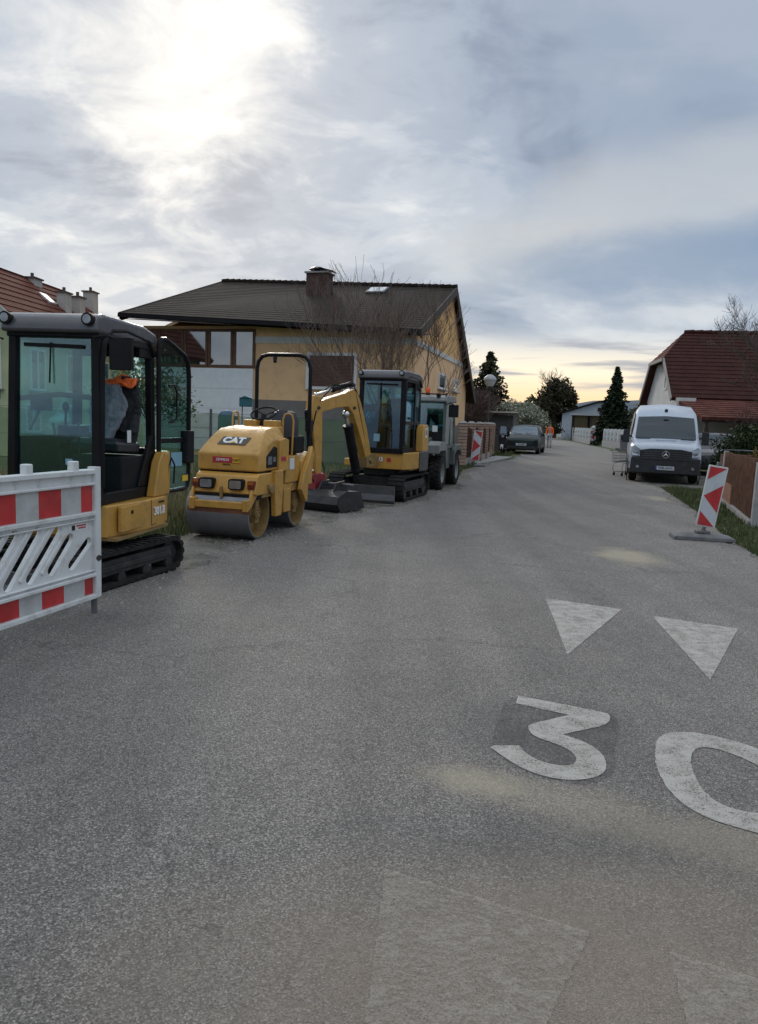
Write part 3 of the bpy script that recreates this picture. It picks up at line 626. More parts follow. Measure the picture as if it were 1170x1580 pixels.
SY = min(((abs(wallhit(582, 451, l / 20)[2] - ((4.38 + (.6 - wallhit(582, 451, l / 20)[0]) / 11.2 * .52) * (1 - (l / 20 + .7) / 6.9) + (6.86 + (.6 - wallhit(582, 451, l / 20)[0]) / 10.8 * .33) * ((l / 20 + .7) / 6.9))), l / 20) for l in range(0, 122)))[1]
sx, sy, sz = wallhit(582, 451, SY)
m = MB(); m.slab([(sx - .38, SY - .4, sz - .16 + .05), (sx + .38, SY - .4, sz - .16 + .05), (sx + .38, SY + .4, sz + .16 + .05), (sx - .38, SY + .4, sz + .16 + .05)], .06); sk = m.build('skylight', GREYM, yr)
m = MB(); m.slab([(sx - .32, SY - .34, sz - .136 + .115), (sx + .32, SY - .34, sz - .136 + .115), (sx + .32, SY + .34, sz + .136 + .115), (sx - .32, SY + .34, sz + .136 + .115)], .012); m.build('pane', glass('roof_glass', (.3, .33, .36), .65, .6), sk)
# ------------------------------------------------------------------ pale green house far left
gh = thing('house', 'pale green house with a red tiled roof and white chimneys at the left edge', 'house', (-10.6, 22, 0), 2.5)
g = dict(rx=-2.4, rz=6.0, ez=3.95)
m = MB(); m.box(-4.6, -.35, .35, 9.4, 0, 3.95); m.prism([(-4.6, 3.95), (-.35, 3.95), (-2.4, 5.75)], .35, .65, 'y'); m.build('wall', GST, gh)
A, B, C, D = Vector((.05, 0, 3.78)), Vector((.05, 9.8, 3.9)), Vector((-2.4, 8.3, 6.0)), Vector((-2.4, -.1, 5.95))
A2, B2 = Vector((-4.9, 9.8, 3.8)), Vector((-4.9, 0, 3.8))
m = MB(); courses(m, A, B, C, D, .3); courses(m, A2, B2, D, C, .3); courses(m, B, A2, C, C + Vector((-.01, 0, 0)), .3)
dn = Vector((0, 0, -.12)); m.add([A, B, C, D, A + dn, B + dn, C + dn, D + dn], [(0, 1, 2, 3), (7, 6, 5, 4), (0, 4, 5, 1), (1, 5, 6, 2), (2, 6, 7, 3), (3, 7, 4, 0)])
m.add([A2, B2, D, C, A2 + dn, B2 + dn, D + dn, C + dn], [(0, 1, 2, 3), (7, 6, 5, 4), (0, 4, 5, 1), (1, 5, 6, 2), (2, 6, 7, 3), (3, 7, 4, 0)])
gr_ = m.build('roof', TRED3, gh)
m = MB(); m.beam(A + Vector((0, -.02, -.05)), D + Vector((0, -.02, -.05)), .04, .18); m.beam(D + Vector((0, -.02, -.05)), B2 + Vector((0, -.02, -.05)), .04, .18); m.build('barge_board', mat('pale_board', (.42, .42, .40), .7), gr_)
def ghit(px, py, lx): return wallhit(px, py, 0, O=Vector((-10.6, 22)), yaw=2.5, lx=lx)
for px, ty, by, hw, lx in ((50, 431, 442, .22, -2.35), (99, 453, 488, .17, -1.3), (120, 460, 490, .18, -1.2), (140, 452, 484, .20, -1.9)):
    _, ly, zt = ghit(px, ty, lx); zbm = ghit(px, by, lx)[2]
    m = MB(); m.box(lx - hw, lx + hw, ly - hw * 1.3, ly + hw * 1.3, zbm - .4, zt); c_ = m.build('chimney', stucco('chimney_plaster', (.46, .44, .41)), gr_)
    m = MB(); m.box(lx - hw - .05, lx + hw + .05, ly - hw * 1.3 - .05, ly + hw * 1.3 + .05, zt, zt + .05); m.cyl((lx, ly, zt + .05), (lx, ly, zt + .22), .06, n=8); m.build('cap', mat('chimney_cap', (.10, .07, .06), .7), c_)
_, ly, zz = ghit(75, 466, -1.5)
m = MB(); m.slab([(-1.35, ly - .25, zz - .08), (-1.35, ly + .25, zz - .08), (-1.75, ly + .25, zz + .25), (-1.75, ly - .25, zz + .25)], .07); sk = m.build('skylight', flat('skylight_white', (.5, .5, .5)), gr_)
window(gh, 'y', -1.35, -.75, 2.0, 3.4, .35, WHT, 2, 1, .06, sill=True)
window(gh, 'y', -3.6, -2.6, 2.0, 3.4, .35, WHT, 2, 1, .06, sill=True)
for a in (1.2, 3.6, 6.2): window(gh, 'x', a, a + .95, 2.0, 3.3, -.35, WHT, 2, 1, .07, sill=True, out=1)
for a in (.9, 3.4): window(gh, 'x', a, a + .9, .7, 1.6, -.35, WHT, 2, 1, .07, sill=True, out=1)
# ------------------------------------------------------------------ white house with dark red half-hipped roof
rh = thing('house', 'white house with a huge dark red half-hipped roof behind the van', 'house', (12.95, 34, 0), 9)
W_ = 11.5
m = MB(); m.box(.35, W_, .4, .7, 0, 3.3); m.box(.35, .65, .7, 7.4, 0, 3.0); m.prism([(.4, 3.0), (7.6, 3.0), (5.6, 4.85), (2.4, 4.85)], .35, .65, 'x'); m.box(W_ - .3, W_, .7, 7.4, 0, 3.3); m.box(.65, W_ - .3, 7.1, 7.4, 0, 3.3); m.build('wall', WST, rh)
e0, e1, r0_, r1_ = Vector((0, 0, 3.0)), Vector((W_ + .5, 0, 3.0)), Vector((1.2, 4.0, 6.35)), Vector((W_ + .5, 4.0, 6.35))
h0_, h1_ = Vector((0, 2.35, 4.97)), Vector((0, 5.65, 4.97)); b0_, b1_ = Vector((0, 8, 3.0)), Vector((W_ + .5, 8, 3.0))
m = MB()
def tri_rows(m, a, b, c, step=.3): courses(m, a, b, c + (b - a) * .001, c, step)
def quadrow(m, A, B, C, D): courses(m, A, B, C, D, .3)
quadrow(m, e0, e1, e1.lerp(r1_, .5867), h0_); quadrow(m, h0_, e1.lerp(r1_, .5867), r1_, r0_)
quadrow(m, b1_, b0_, h1_, b1_.lerp(r1_, .5867)); quadrow(m, b1_.lerp(r1_, .5867), h1_, r0_, r1_)
for poly in ([e0, e1, r1_, r0_, h0_], [b1_, b0_, h1_, r0_, r1_]): m.slab([p + Vector((0, 0, -.02)) for p in poly], -.14)
mr = m.build('roof', TRED, rh)
m = MB(); tri_rows(m, h1_, h0_, r0_); m.slab([h1_ + Vector((0, 0, -.02)), h0_ + Vector((0, 0, -.02)), r0_ + Vector((0, 0, -.02))], -.12); m.build('half_hip', TRED2, mr)
m = MB(); m.beam(e0 + Vector((-.01, 0, -.08)), h0_ + Vector((-.01, 0, -.08)), .05, .2); m.beam(b0_ + Vector((-.01, 0, -.08)), h1_ + Vector((-.01, 0, -.08)), .05, .2); m.beam(h0_ + Vector((-.03, 0, -.08)), h1_ + Vector((-.03, 0, -.08)), .12, .14); m.build('barge_board', mat('grey_board', (.30, .27, .25), .7), mr)
m = MB()
for i in range(26): a, b2 = r0_.lerp(r1_, i / 26), r0_.lerp(r1_, (i + 1.1) / 26); m.cyl(a + Vector((0, 0, .03)), b2 + Vector((0, 0, .045)), .10, .12, 8)
m.build('ridge_tiles', TRED, mr)
window(rh, 'x', 2.75, 3.3, 3.5, 4.6, .35, WHT, 1, 1, .07, out=-1)
p0, p1, p2, p3 = Vector((.75, -2.6, 2.12)), Vector((W_, -2.6, 2.12)), Vector((W_, 0.1, 2.96)), Vector((.2, 0.1, 2.96))
m = MB(); courses(m, p0, p1, p2, p3, .3); m.slab([p0, p1, p2, p3], -.12); m.build('porch_roof', TRED2, rh)
m = MB()
for x in (.9, 4.2, 7.6, 11.2): m.box(x, x + .16, -2.5, -2.34, 0, 2.0)
m.box(.75, W_, -2.5, -2.36, 1.93, 2.09); m.build('porch_post', DWD, rh)
m = MB(); m.box(4.0, W_, -2.2, -2.1, 0, 1.93); m.build('porch_shade_sheet', DWD, rh)  # dark sheet standing in for the shaded void under the porch roof
m = MB(); m.box(.2, 1.0, -.3, .35, 2.2, 3.0); m.build('white_eave_box', WST, rh)
# ------------------------------------------------------------------ far house with grey gable, carport, trellis
fh = thing('house', 'small distant house with a pale grey gable left of the spruce', 'house', (28.0, 95, 0), 14)
m = MB(); m.box(-5.2, .9, 0, 8, 0, 3.2); m.prism([(-5.2, 3.2), (.9, 3.2), (.9, 4.0), (-.2, 4.7), (-.7, 4.75)], 0, .3, 'y'); m.build('wall', stucco('pale_grey_stucco', (.42, .46, .52)), fh)
m = MB(); m.slab([(-6.0, -.4, 3.05), (-.6, -.4, 4.85), (-.6, 8.4, 4.85), (-6.0, 8.4, 3.05)], .14); m.slab([(-.6, -.4, 4.85), (2.6, -.4, 3.2), (2.6, 8.4, 3.2), (-.6, 8.4, 4.85)], .14); m.build('roof', TDK, fh)
window(fh, 'y', -.9, -.3, 3.6, 4.1, 0, DWD, 1, 1, .06)
cp_ = thing('carport', 'dark open carport with two brown panels in front of the grey gable house', 'carport', (23.7, 86, 0), 14)
m = MB(); m.box(-2.2, 3.6, -.3, 4.2, 2.9, 3.12); m.build('roof', mat('pale_fascia', (.40, .40, .42), .6), cp_)
m = MB(); m.box(-2.0, 3.4, 4.0, 4.1, 0, 2.9)
for x in (-2.0, 0.0, 3.3): m.box(x, x + .12, -.2, -.08, 0, 2.9)
m.build('post', DWD, cp_)
for x in (-1.7, .15): m = MB(); m.box(x, x + 1.45, 0, .06, .9, 2.85); m.build('brown_panel', mat('olive_brown_panel', (.075, .055, .02), .7), cp_)
tr_ = thing('trellis', 'tall white slatted trellis left of the dark carport', 'trellis', (24.6, 101, 0), 14)
for i in range(6): m = MB(); m.box(-1.0 + i * .3, -1.0 + i * .3 + .14, 0, .08, .8, 3.5); m.build('slat', WHT, tr_)
m = MB(); m.box(-1, .7, .08, .14, 1.0, 1.12); m.box(-1, .7, .08, .14, 3.2, 3.32); m.build('rail', WHT, tr_)
# shed behind red fence
sh = thing('shed', 'low dark garden shed with a flat roof behind the reddish brown fence', 'shed', (4.6, 44, 0), 14)
m = MB(); m.box(-1.0, 3.0, 0, 3, 0, 2.05); m.build('wall', mat('grey_weathered_boards', (.09, .085, .085), .8, var=.25), sh)
m = MB(); m.slab([(-1.3, -.4, 2.08), (3.2, -.4, 2.08), (3.2, 3.3, 2.22), (-1.3, 3.3, 2.22)], .1); m.build('roof', DWD, sh)
m = MB(); m.box(.3, 1.3, -.02, .0, .2, 1.75); m.build('door', BLK, sh)
# ================================================================== FENCES
def picket_fence(A, B, n, label, h=1.5, plinth=.52, pw=.62):
    A, B = Vector(A), Vector(B); d = (B - A); L = d.length; yaw = math.degrees(math.atan2(d.x, d.y))
    f = thing('picket_fence', label, 'fence', (A.x, A.y, 0), yaw, 'white picket fences')
    m = MB(); m.box(-.1, .1, 0, L, -.05, plinth); m.build('plinth', mat('plinth_concrete', (.33, .33, .34), .85, var=.12, dirt=.3), f)
    st = L / n; m = MB(); m.box(.0, .05, 0, L, plinth + .15, plinth + .25); m.box(.0, .05, 0, L, h - .4, h - .3); m.build('rail', mat('rail_grey', (.35, .35, .36), .7), f)
    first = None
    for i in range(n):
        if first is None:
            hh = h - plinth - .03; wd = st * pw; wd = .30; poly = [(-wd / 2, 0), (wd / 2, 0), (wd / 2, hh - wd / 2)] + [(wd / 2 * math.cos(R(a)), hh - wd / 2 + wd / 2 * math.sin(R(a))) for a in range(20, 180, 20)] + [(-wd / 2, hh - wd / 2)]
            m = MB(); m.prism([(p[0], p[1]) for p in poly], -.09, .09, 'y'); first = m.build('picket', mat('picket_white', (.60, .61, .61), .7, var=.08, dirt=.15), f); o = first
        else: o = first.copy(); COL.objects.link(o); o.parent = f
        o.location = (0, (i + .5) * st, plinth + .03)
    return f
picket_fence((16.9, 50.0), (18.9, 64), 8, 'near run of the white round-topped picket fence beside the grey bin')
picket_fence((19.6, 70), (22.3, 88), 7, 'middle run of the white picket fence in front of the dark carport')
picket_fence((23.5, 95), (28.3, 121), 8, 'farthest run of the white picket fence at the bend of the road')
gp_ = thing('gate_post', 'white square gate post behind the small distant warning board', 'post', (19.2, 68.2, 0), 14)
m = MB(); m.box(-.22, .22, -.22, .22, 0, 1.55); m.build('shaft', WST, gp_, bevel=.02); m = MB(); m.loft([[(-.27, -.27, 1.55), (.27, -.27, 1.55), (.27, .27, 1.55), (-.27, .27, 1.55)], [(-.05, -.05, 1.72), (.05, -.05, 1.72), (.05, .05, 1.72), (-.05, .05, 1.72)]], smooth=False); m.build('cap', WST, gp_)
# red-brown brick pier fence (left)
BRK, t, b = nodes_mat('red_brick'); oc = t.new('ShaderNodeTexCoord').outputs['Object']
br_ = t.new('ShaderNodeTexBrick'); t.put(br_.inputs['Vector'], t.mapping(oc, (1, 1, 1), rot=(R(90), 0, 0))); br_.inputs['Scale'].default_value = 1; br_.inputs['Brick Width'].default_value = .25; br_.inputs['Row Height'].default_value = .11; br_.inputs['Mortar Size'].default_value = .018
t.put(br_.inputs['Color1'], (.16, .045, .03, 1)); t.put(br_.inputs['Color2'], (.24, .075, .05, 1)); t.put(br_.inputs['Mortar'], (.38, .34, .30, 1)); t.put(b.inputs['Base Color'], br_.outputs[0]); b.inputs['Roughness'].default_value = .85
FENB = mat('red_brown_board', (.085, .030, .022), .7, var=.25)
fl = [(2.7, 25.2), (3.25, 27.4), (3.8, 29.4), (4.3, 31.4), (4.75, 33.3), (5.15, 35.4), (5.5, 37.6)]
rf = thing('brick_pier_fence', 'reddish brown garden fence with pale-banded brick piers beside the dark car', 'fence', (0, 0, 0), 0)
for i, (x, y) in enumerate(fl):
    m = MB()
    for k in range(13): z = .1 + k * .108; m.box(x - .15, x + .15, y - .15, y + .15, z, z + .088)
    pr_ = m.build('pier', mat('cream_block', (.36, .25, .19), .8, var=.25, vscale=5), rf)
    m = MB(); m.box(x - .125, x + .125, y - .125, y + .125, 0, 1.5); m.build('mortar_core', mat('dark_mortar', (.10, .05, .04), .8), pr_)
    m = MB(); m.loft([[(x - .17, y - .17, 1.5), (x + .17, y - .17, 1.5), (x + .17, y + .17, 1.5), (x - .17, y + .17, 1.5)], [(x - .06, y - .06, 1.58), (x + .06, y - .06, 1.58), (x + .06, y + .06, 1.58), (x - .06, y + .06, 1.58)]], smooth=False); m.build('cap', CONC, pr_)
    if i + 1 < len(fl):
        x2, y2 = fl[i + 1]; m = MB(); a = Vector((x, y, 0)); b_ = Vector((x2, y2, 0)); n_ = 11
        for k in range(n_):
            p = a.lerp(b_, (k + .9) / (n_ + .8)); d_ = (b_ - a).normalized(); hh = 1.28 + .08 * math.sin(math.pi * k / (n_ - 1)); m.beam(p + Vector((0, 0, .3)), p + Vector((0, 0, hh)), .12, .025, up=d_)
        m.beam(a + Vector((.03, 0, .5)), b_ + Vector((.03, 0, .5)), .04, .08); m.beam(a + Vector((.03, 0, 1.1)), b_ + Vector((.03, 0, 1.1)), .04, .08); m.build('board_panel', FENB, rf)
        m = MB(); m.beam(a + Vector((0, 0, .13)), b_ + Vector((0, 0, .13)), .2, .26); m.build('base_wall', CONC, rf)
# green netting fence left
NET, t, b = nodes_mat('green_net'); oc = t.new('ShaderNodeTexCoord').outputs['Object']
t.put(b.inputs['Base Color'], t.mix(t.smooth(t.noise(oc, 1.2, 5), .35, .65), (.07, .17, .075), (.13, .25, .11))); b.inputs['Roughness'].default_value = .8
t.put(b.inputs['Alpha'], t.math('ADD', .36, t.math('MULTIPLY', t.noise(oc, 3, 3), .3)))
nf = thing('netting_fence', 'wire garden fence hung with green netting in front of the yellow house', 'fence', (0, 0, 0), 0)
npts = [Vector((-10.5, 13.6, 0)), Vector((-8.2, 15, 0)), Vector((-6.0, 16.1, 0)), Vector((-3.9, 17.1, 0)), Vector((-1.8, 18.1, 0)), Vector((.2, 19.2, 0)), Vector((1.7, 20.6, 0))]
m = MB(); rows = [[], []]
for a, b_ in zip(npts, npts[1:]):
    for k in range(12):
        p = a.lerp(b_, k / 12); off = Vector((0, .03 * math.sin(k * 1.7 + a.x), 0)); sag = -.05 * math.sin(math.pi * k / 12)
        rows[0].append(p + off + Vector((0, 0, .05))); rows[1].append(p + off * .4 + Vector((0, 0, 1.50 + sag)))
m.loft(rows, True, False, False); m.build('netting', NET, nf)
for p in npts: m = MB(); m.cyl(p + Vector((0, -.05, 0)), p + Vector((0, -.05, 1.6)), .03, n=8); m.build('post', mat('post_grey', (.09, .10, .10), .6), nf)
m = MB()
for z in (.4, .95, 1.5):
    for a, b_ in zip(npts, npts[1:]): m.cyl(a + Vector((0, -.03, z)), b_ + Vector((0, -.03, z)), .005, n=5)
m.build('wire', GREYM, nf)
# right wooden fence
wf_ = thing('wooden_fence', 'weathered brown vertical-board fence on the right verge', 'fence', (0, 0, 0), 0)
a, b_ = Vector((7.65, 16.5, 0)), Vector((6.15, 12.15, 0)); d_ = (b_ - a).normalized(); n_ = 32; WD = mat('weathered_brown_boards', (.16, .075, .045), .75, var=.35, vscale=7, dirt=.3, dirtcol=(.2, .15, .11), bump=.2)
m = MB()
for k in range(n_): p = a.lerp(b_, (k + .5) / n_); m.beam(p + Vector((0, 0, .12)), p + Vector((0, 0, 1.08 + rnd.uniform(-.015, .015))), .135, .022, up=d_)
m.build('boards', WD, wf_)
m = MB()
for z in (.35, .9): m.beam(a + Vector((.04, 0, z)), b_ + Vector((.04, 0, z)), .04, .09)
m.build('rail', WD, wf_)
m = MB(); q = a.lerp(b_, .04); q2 = a.lerp(b_, .36); m.beam(q + Vector((-.06, 0, .26)), q2 + Vector((-.06, 0, .26)), .02, .42); m.build('patched_board', mat('new_pinkish_board', (.30, .13, .085), .7, var=.12), wf_)
m = MB(); m.beam(a + Vector((-.04, 0, .03)), b_ + Vector((-.04, 0, .03)), .10, .1); m.build('concrete_edge', CONC, wf_)
PG = mat('grey_post_concrete', (.36, .36, .36), .8, var=.15, vscale=4, dirt=.4, dirtcol=(.2, .19, .17))
def post(x, y, h, r, label, m_=PG, lean=0):
    p = thing('fence_post', label, 'post', (x, y, 0), 12, 'grey posts of the right verge'); m = MB(); m.loft([[(-r, -r, -.05), (r, -r, -.05), (r, r, -.05), (-r, r, -.05)], [(-r * .9 + lean, -r * .9, h), (r * .9 + lean, -r * .9, h), (r * .9 + lean, r * .9, h), (-r * .9 + lean, r * .9, h)]], smooth=False); m.build('shaft', m_, p, bevel=.008); m = MB(); m.box(-r * .9 + lean, r * .9 + lean, -r * .9, r * .9, h + .001, h + .03); m.build('cap', m_, p)
post(8.02, 17.3, 1.02, .05, 'farther of the two thin grey posts beside the wooden fence'); post(7.66, 16.62, 1.08, .05, 'grey post at the far end of the wooden fence')
post(6.14, 12.1, 1.02, .055, 'nearest grey post at the right edge of the photo')
bar = thing('gate_rail', 'pale tubular gate rail joining the two thin grey posts', 'rail', (0, 0, 0), 0); m = MB(); m.tube([(7.95, 17.4, .02), (7.97, 17.38, 1.12), (8.5, 16.9, 1.12), (8.9, 16.5, 1.12)], .018); m.build('tube', GREYM, bar)
m = MB(); m.box(8.5, 9.4, 18.6, 18.75, 0, .98); rw = tag(m.build('brick_wall', mat('red_brown_render', (.17, .06, .045), .8)), 'low red-brown wall behind the thin grey posts', 'wall')
# ================================================================== CONSTRUCTION MACHINES
CABG = glass('cab_glass_green', (.70, 1.0, 1.0), .07)
CABG2 = glass('cab_glass_side', (.80, .92, .90), .015)
CABB = glass('cab_glass_blue', (.48, .74, .84), .05)
ROOFM = mat('cab_roof_grey', (.085, .083, .095), .28, var=.1, coat=.4, dirt=.15, dirtcol=(.12, .11, .10))
SEATM = mat('seat_vinyl', (.03, .032, .038), .42, var=.15)
LENS = mat('lamp_lens', (.30, .31, .33), .2, var=.3, metal=.4)
STICK = flat('sticker_white', (.70, .71, .71)); STB = flat('sticker_blue', (.22, .40, .50)); BLKT = flat('print_black', (.02, .02, .02)); STR = flat('sticker_red', (.45, .02, .05)); STY = flat('sticker_yellow', (.75, .45, .03)); STG = flat('sticker_lime', (.42, .48, .06)); WHTT = flat('print_white', (.75, .75, .75))
def track(root, cx, y0, y1, r, w, yaw=0, lug=.085):
    tf = Matrix.Rotation(-R(yaw), 4, 'Z'); path = []
    L = (y1 - y0) - 2 * r; nst = max(6, int(L / lug)); na = max(6, int(math.pi * r / lug))
    for i in range(nst): path.append((y0 + r + L * i / nst, 2 * r, 0.0))
    for i in range(na): a = math.pi * i / na; path.append((y1 - r + r * math.sin(a), r + r * math.cos(a), a))
    for i in range(nst): path.append((y1 - r - L * i / nst, 0, math.pi))
    for i in range(na): a = math.pi * i / na; path.append((y0 + r - r * math.sin(a), r - r * math.cos(a), math.pi + a))
    m = MB(tf); rings = []
    for y, z, a in path + path[:1]:
        ny, nz = math.sin(a), math.cos(a); t1, t0 = .014, .045
        rings.append([(cx - w / 2, y - ny * t1, z - nz * t1), (cx + w / 2, y - ny * t1, z - nz * t1), (cx + w / 2, y - ny * t0, z - nz * t0), (cx - w / 2, y - ny * t0, z - nz * t0)])
    m.loft(rings, smooth=False, caps=False)
    for y, z, a in path:
        ny, nz = math.sin(a), math.cos(a); ty, tz = nz, -ny; k = lug * .28
        m.add([(cx + sx * w / 2 * .98, y + ty * sy * k - ny * d, z + tz * sy * k - nz * d) for sx in (-1, 1) for sy in (-1, 1) for d in (.0, .02)], [(0, 1, 3, 2), (4, 6, 7, 5), (0, 2, 6, 4), (1, 5, 7, 3), (0, 4, 5, 1), (2, 3, 7, 6)])
    tb = m.build('track', RUB, root)
    m = MB(tf); q = r * .62
    m.prism([(y0 + r, r - q * .55), (y1 - r, r - q * .55), (y1 - r, r + q * .75), (y0 + r, r + q * .75)], cx - w * .3, cx + w * .32, 'x')
    m.prism([(y0 + r * 1.2, r - q * .2), (y1 - r * 1.2, r - q * .2), (y1 - r * 1.2, r + q * .3), (y0 + r * 1.2, r + q * .3)], cx - w * .36, cx + w * .38, 'x')
    m.build('track_frame', DKM, tb, bevel=.01)
    m = MB(tf)
    for i in range(4): y = y0 + r * 1.35 + (y1 - y0 - 2.7 * r) * i / 3; m.cyl((cx - w * .34, y, r * .42), (cx + w * .36, y, r * .42), r * .33, n=14)
    m.build('roller', DKM, tb)
    for y, nm in ((y0 + r, 'idler'), (y1 - r, 'sprocket')):
        m = MB(tf); m.lathe([(.001, w * .28), (r * .3, w * .30), (r * .34, w * .22), (r * .74, w * .22), (r * .78, w * .30), (r * .83, w * .30), (r * .83, -w * .3), (.001, -w * .3)], (cx, y, r), 'x', 20)
        for k in range(6): a = k * math.pi / 3; m.cyl((cx + w * .2, y + r * .22 * math.cos(a), r + r * .22 * math.sin(a)), (cx + w * .33, y + r * .22 * math.cos(a), r + r * .22 * math.sin(a)), .012, n=6)
        m.build(nm, DKM, tb)
def pane(root, pts, gm, name='pane', t=.006): m = MB(); m.slab(pts, t); return m.build(name, gm, root)
def tubeframe(m, pts, r, n=8): m.tube(pts, r, n, closed=True)
def cab(root, x0, x1, y0, y1, z0, z1, gm, opened, frame_w=.07):
    zt = z1 - .15; fw = frame_w; m = MB()
    P_ = {'fl': ((x0 + fw / 2, y0 + .01, z0), (x0 + fw / 2 + .02, y0 + .05, zt)), 'fr': ((x1 - fw / 2, y0 + .01, z0), (x1 - fw / 2 - .02, y0 + .05, zt)),
          'rl': ((x0 + fw / 2, y1 - fw / 2, z0), (x0 + fw / 2 + .02, y1 - fw / 2, zt)), 'rr': ((x1 - fw / 2, y1 - fw / 2, z0), (x1 - fw / 2 - .02, y1 - fw / 2, zt))}
    for a, b in P_.values(): m.beam(a, b, fw, fw * 1.05, up=(0, 1, 0))
    m.box(x0, x1, y0 - .02, y0 + .05, z0 - .05, z0 + .05); m.box(x0 + .01, x1 - .01, y0 + .0, y0 + .07, zt - .05, zt + .02)
    for x in (x0, x1 - fw): m.box(x, x + fw, y0 + .05, y1, z0 - .05, z0 + .05); m.box(x + .01, x + fw - .01, y0 + .07, y1 - .01, zt - .06, zt + .02)
    m.box(x0 + fw, x1 - fw, y1 - fw, y1, z0 - .05, z0 + .40); m.box(x0 + fw, x1 - fw, y1 - fw, y1 - .01, zt - .12, zt + .02)
    # filled upper quarter behind the door pillar and curved door corner
    m.prism([(y1 - .36, z0 + .05), (y1, z0 + .05), (y1, z0 + .52), (y1 - .10, z0 + .52), (y1 - .20, z0 + .34)], x1 - .045, x1 - .005, 'x')
    m.prism([(y1 - .3, zt - .14), (y1 - .02, zt - .14), (y1 - .02, zt), (y1 - .3, zt)], x1 - .06, x1 - .02, 'x')
    fr = m.build('cab_frame', BLK, root, bevel=.012)
    m = MB(); m.tube([(x1 - .012, y0 + .03, z0 + .1), (x1 - .012, y0 + .05, zt - .25), (x1 - .014, y0 + .09, zt - .08), (x1 - .016, y0 + .2, zt + .03), (x1 - .016, y0 + .45, zt + .06), (x1 - .016, y1 - .15, zt + .02), (x1 - .012, y1 - .01, zt - .1)], .028, 8); m.build('door_arch', BLK, root)
    m = MB(); prof = [(y0 - .07, z1 - .165), (y0 - .065, z1 - .10), (y0 - .02, z1 - .025), (y0 + .06, z1), (y1 - .25, z1 - .005), (y1 - .02, z1 - .05), (y1 + .03, z1 - .10), (y1 + .02, z1 - .16)]
    m.prism(prof, x0 - .005, x1 + .005, 'x'); m.build('cab_roof', ROOFM, root, bevel=.03, seg=3)
    m = MB(); m.box(x0 + fw, x1 - fw, y0 + .05, y1 - fw, z0 - .04, z0); m.build('floor', BLKP, root)
    m = MB(); m.box(x0 + .01, x0 + .035, y0 + .08, y1 - fw, z0 + .05, z0 + .50); m.build('cab_shade_sheet', BLKP, root)  # black sheet added to darken the lower cab interior
    # glazing
    zm = z0 + .42
    pane(root, [(x0 + fw * .8, y0 + .025, z0 + .05), (x1 - fw * .8, y0 + .025, z0 + .05), (x1 - fw * .8, y0 + .05, zt - .04), (x0 + fw * .8, y0 + .05, zt - .04)], gm, 'windscreen')
    pane(root, [(x0 + .025, y0 + .08, z0 + .06), (x0 + .025, y1 - fw, z0 + .06), (x0 + .03, y1 - fw, zt - .06), (x0 + .03, y0 + .08, zt - .06)], CABG2, 'side_window')
    pane(root, [(x0 + fw, y1 - .03, z0 + .42), (x1 - fw, y1 - .03, z0 + .42), (x1 - fw, y1 - .03, zt - .1), (x0 + fw, y1 - .03, zt - .1)], CABG2, 'rear_window')
    if not opened:
        pane(root, [(x1 - .03, y0 + .08, z0 + .06), (x1 - .03, y1 - fw, z0 + .06), (x1 - .03, y1 - fw, zt - .06), (x1 - .03, y0 + .08, zt - .06)], CABB, 'side_window')
        m = MB(); m.box(x1 - .02, x1 + .012, y0 + (y1 - y0) * .55, y0 + (y1 - y0) * .61, z0 + .06, zt - .06); m.box(x1 - .02, x1 + .012, y0 + .08, y1 - fw, z0 + .50, z0 + .56); m.box(x1, x1 + .04, y0 + .18, y0 + .30, z0 + .60, z0 + .64); m.build('door_frame', BLK, root, bevel=.006)
    # wiper, crossbar
    xm = (x0 + x1) / 2
    m = MB(); m.tube([(xm - .03, y0 + .005, z0 + (.95)), (xm - .03, y0 + .03, zt - .09)], .008, 6); m.beam((x0 + .15, y0 + .03, zt - .11), (x1 - .16, y0 + .03, zt - .12), .012, .03); m.build('wiper', BLKP, root)
    # seat
    sx, sy = xm + (.13 if opened else -.01), y1 - .42
    st = MB(); st.loft([[(sx + dx_ * k, sy + yy, z0 + zz) for dx_, yy, zz in ((-.22, -.2, .38), (.22, -.2, .38), (.22, .2, .36), (-.22, .2, .36))] for k in (1,)] + [[(sx + dx_, sy + yy, z0 + zz) for dx_, yy, zz in ((-.23, -.23, .46), (.23, -.23, .46), (.23, .22, .44), (-.23, .22, .44))], [(sx + dx_, sy + yy, z0 + zz) for dx_, yy, zz in ((-.17, -.18, .50), (.17, -.18, .50), (.17, .2, .47), (-.17, .2, .47))]], smooth=False)
    se = st.build('seat', SEATM, root, bevel=.03, seg=3)
    m = MB(); m.loft([[(sx + a * w_, sy + yy + dd * .5, z0 + zz) for a, dd in ((-1, 0), (-.6, -.07), (.6, -.07), (1, 0), (.8, .12), (-.8, .12))] for w_, yy, zz in ((.22, .16, .46), (.235, .18, .62), (.23, .21, .82), (.20, .24, .95), (.12, .25, 1.01))]); m.build('backrest', SEATM, se)
    m = MB(); m.box(sx - .25, sx + .25, sy - .2, sy + .3, z0, z0 + .34); m.build('seat_base', BLKP, se, bevel=.02)
    for s in ((-1,) if opened else (-1, 1)):
        m = MB(); m.box(sx + s * .30 - .05, sx + s * .30 + .05, sy - .22, sy + .2, z0 + .42, z0 + .60); m.build('armrest_console', BLKP, root, bevel=.02)
        m = MB(); m.tube([(sx + s * .30, sy - .16, z0 + .6), (sx + s * .29, sy - .17, z0 + .72)], .012, 6); m.ball((sx + s * .29, sy - .17, z0 + .76), .03, 8, (1, 1, 1.5)); m.build('joystick', BLKP, root)
    m = MB()
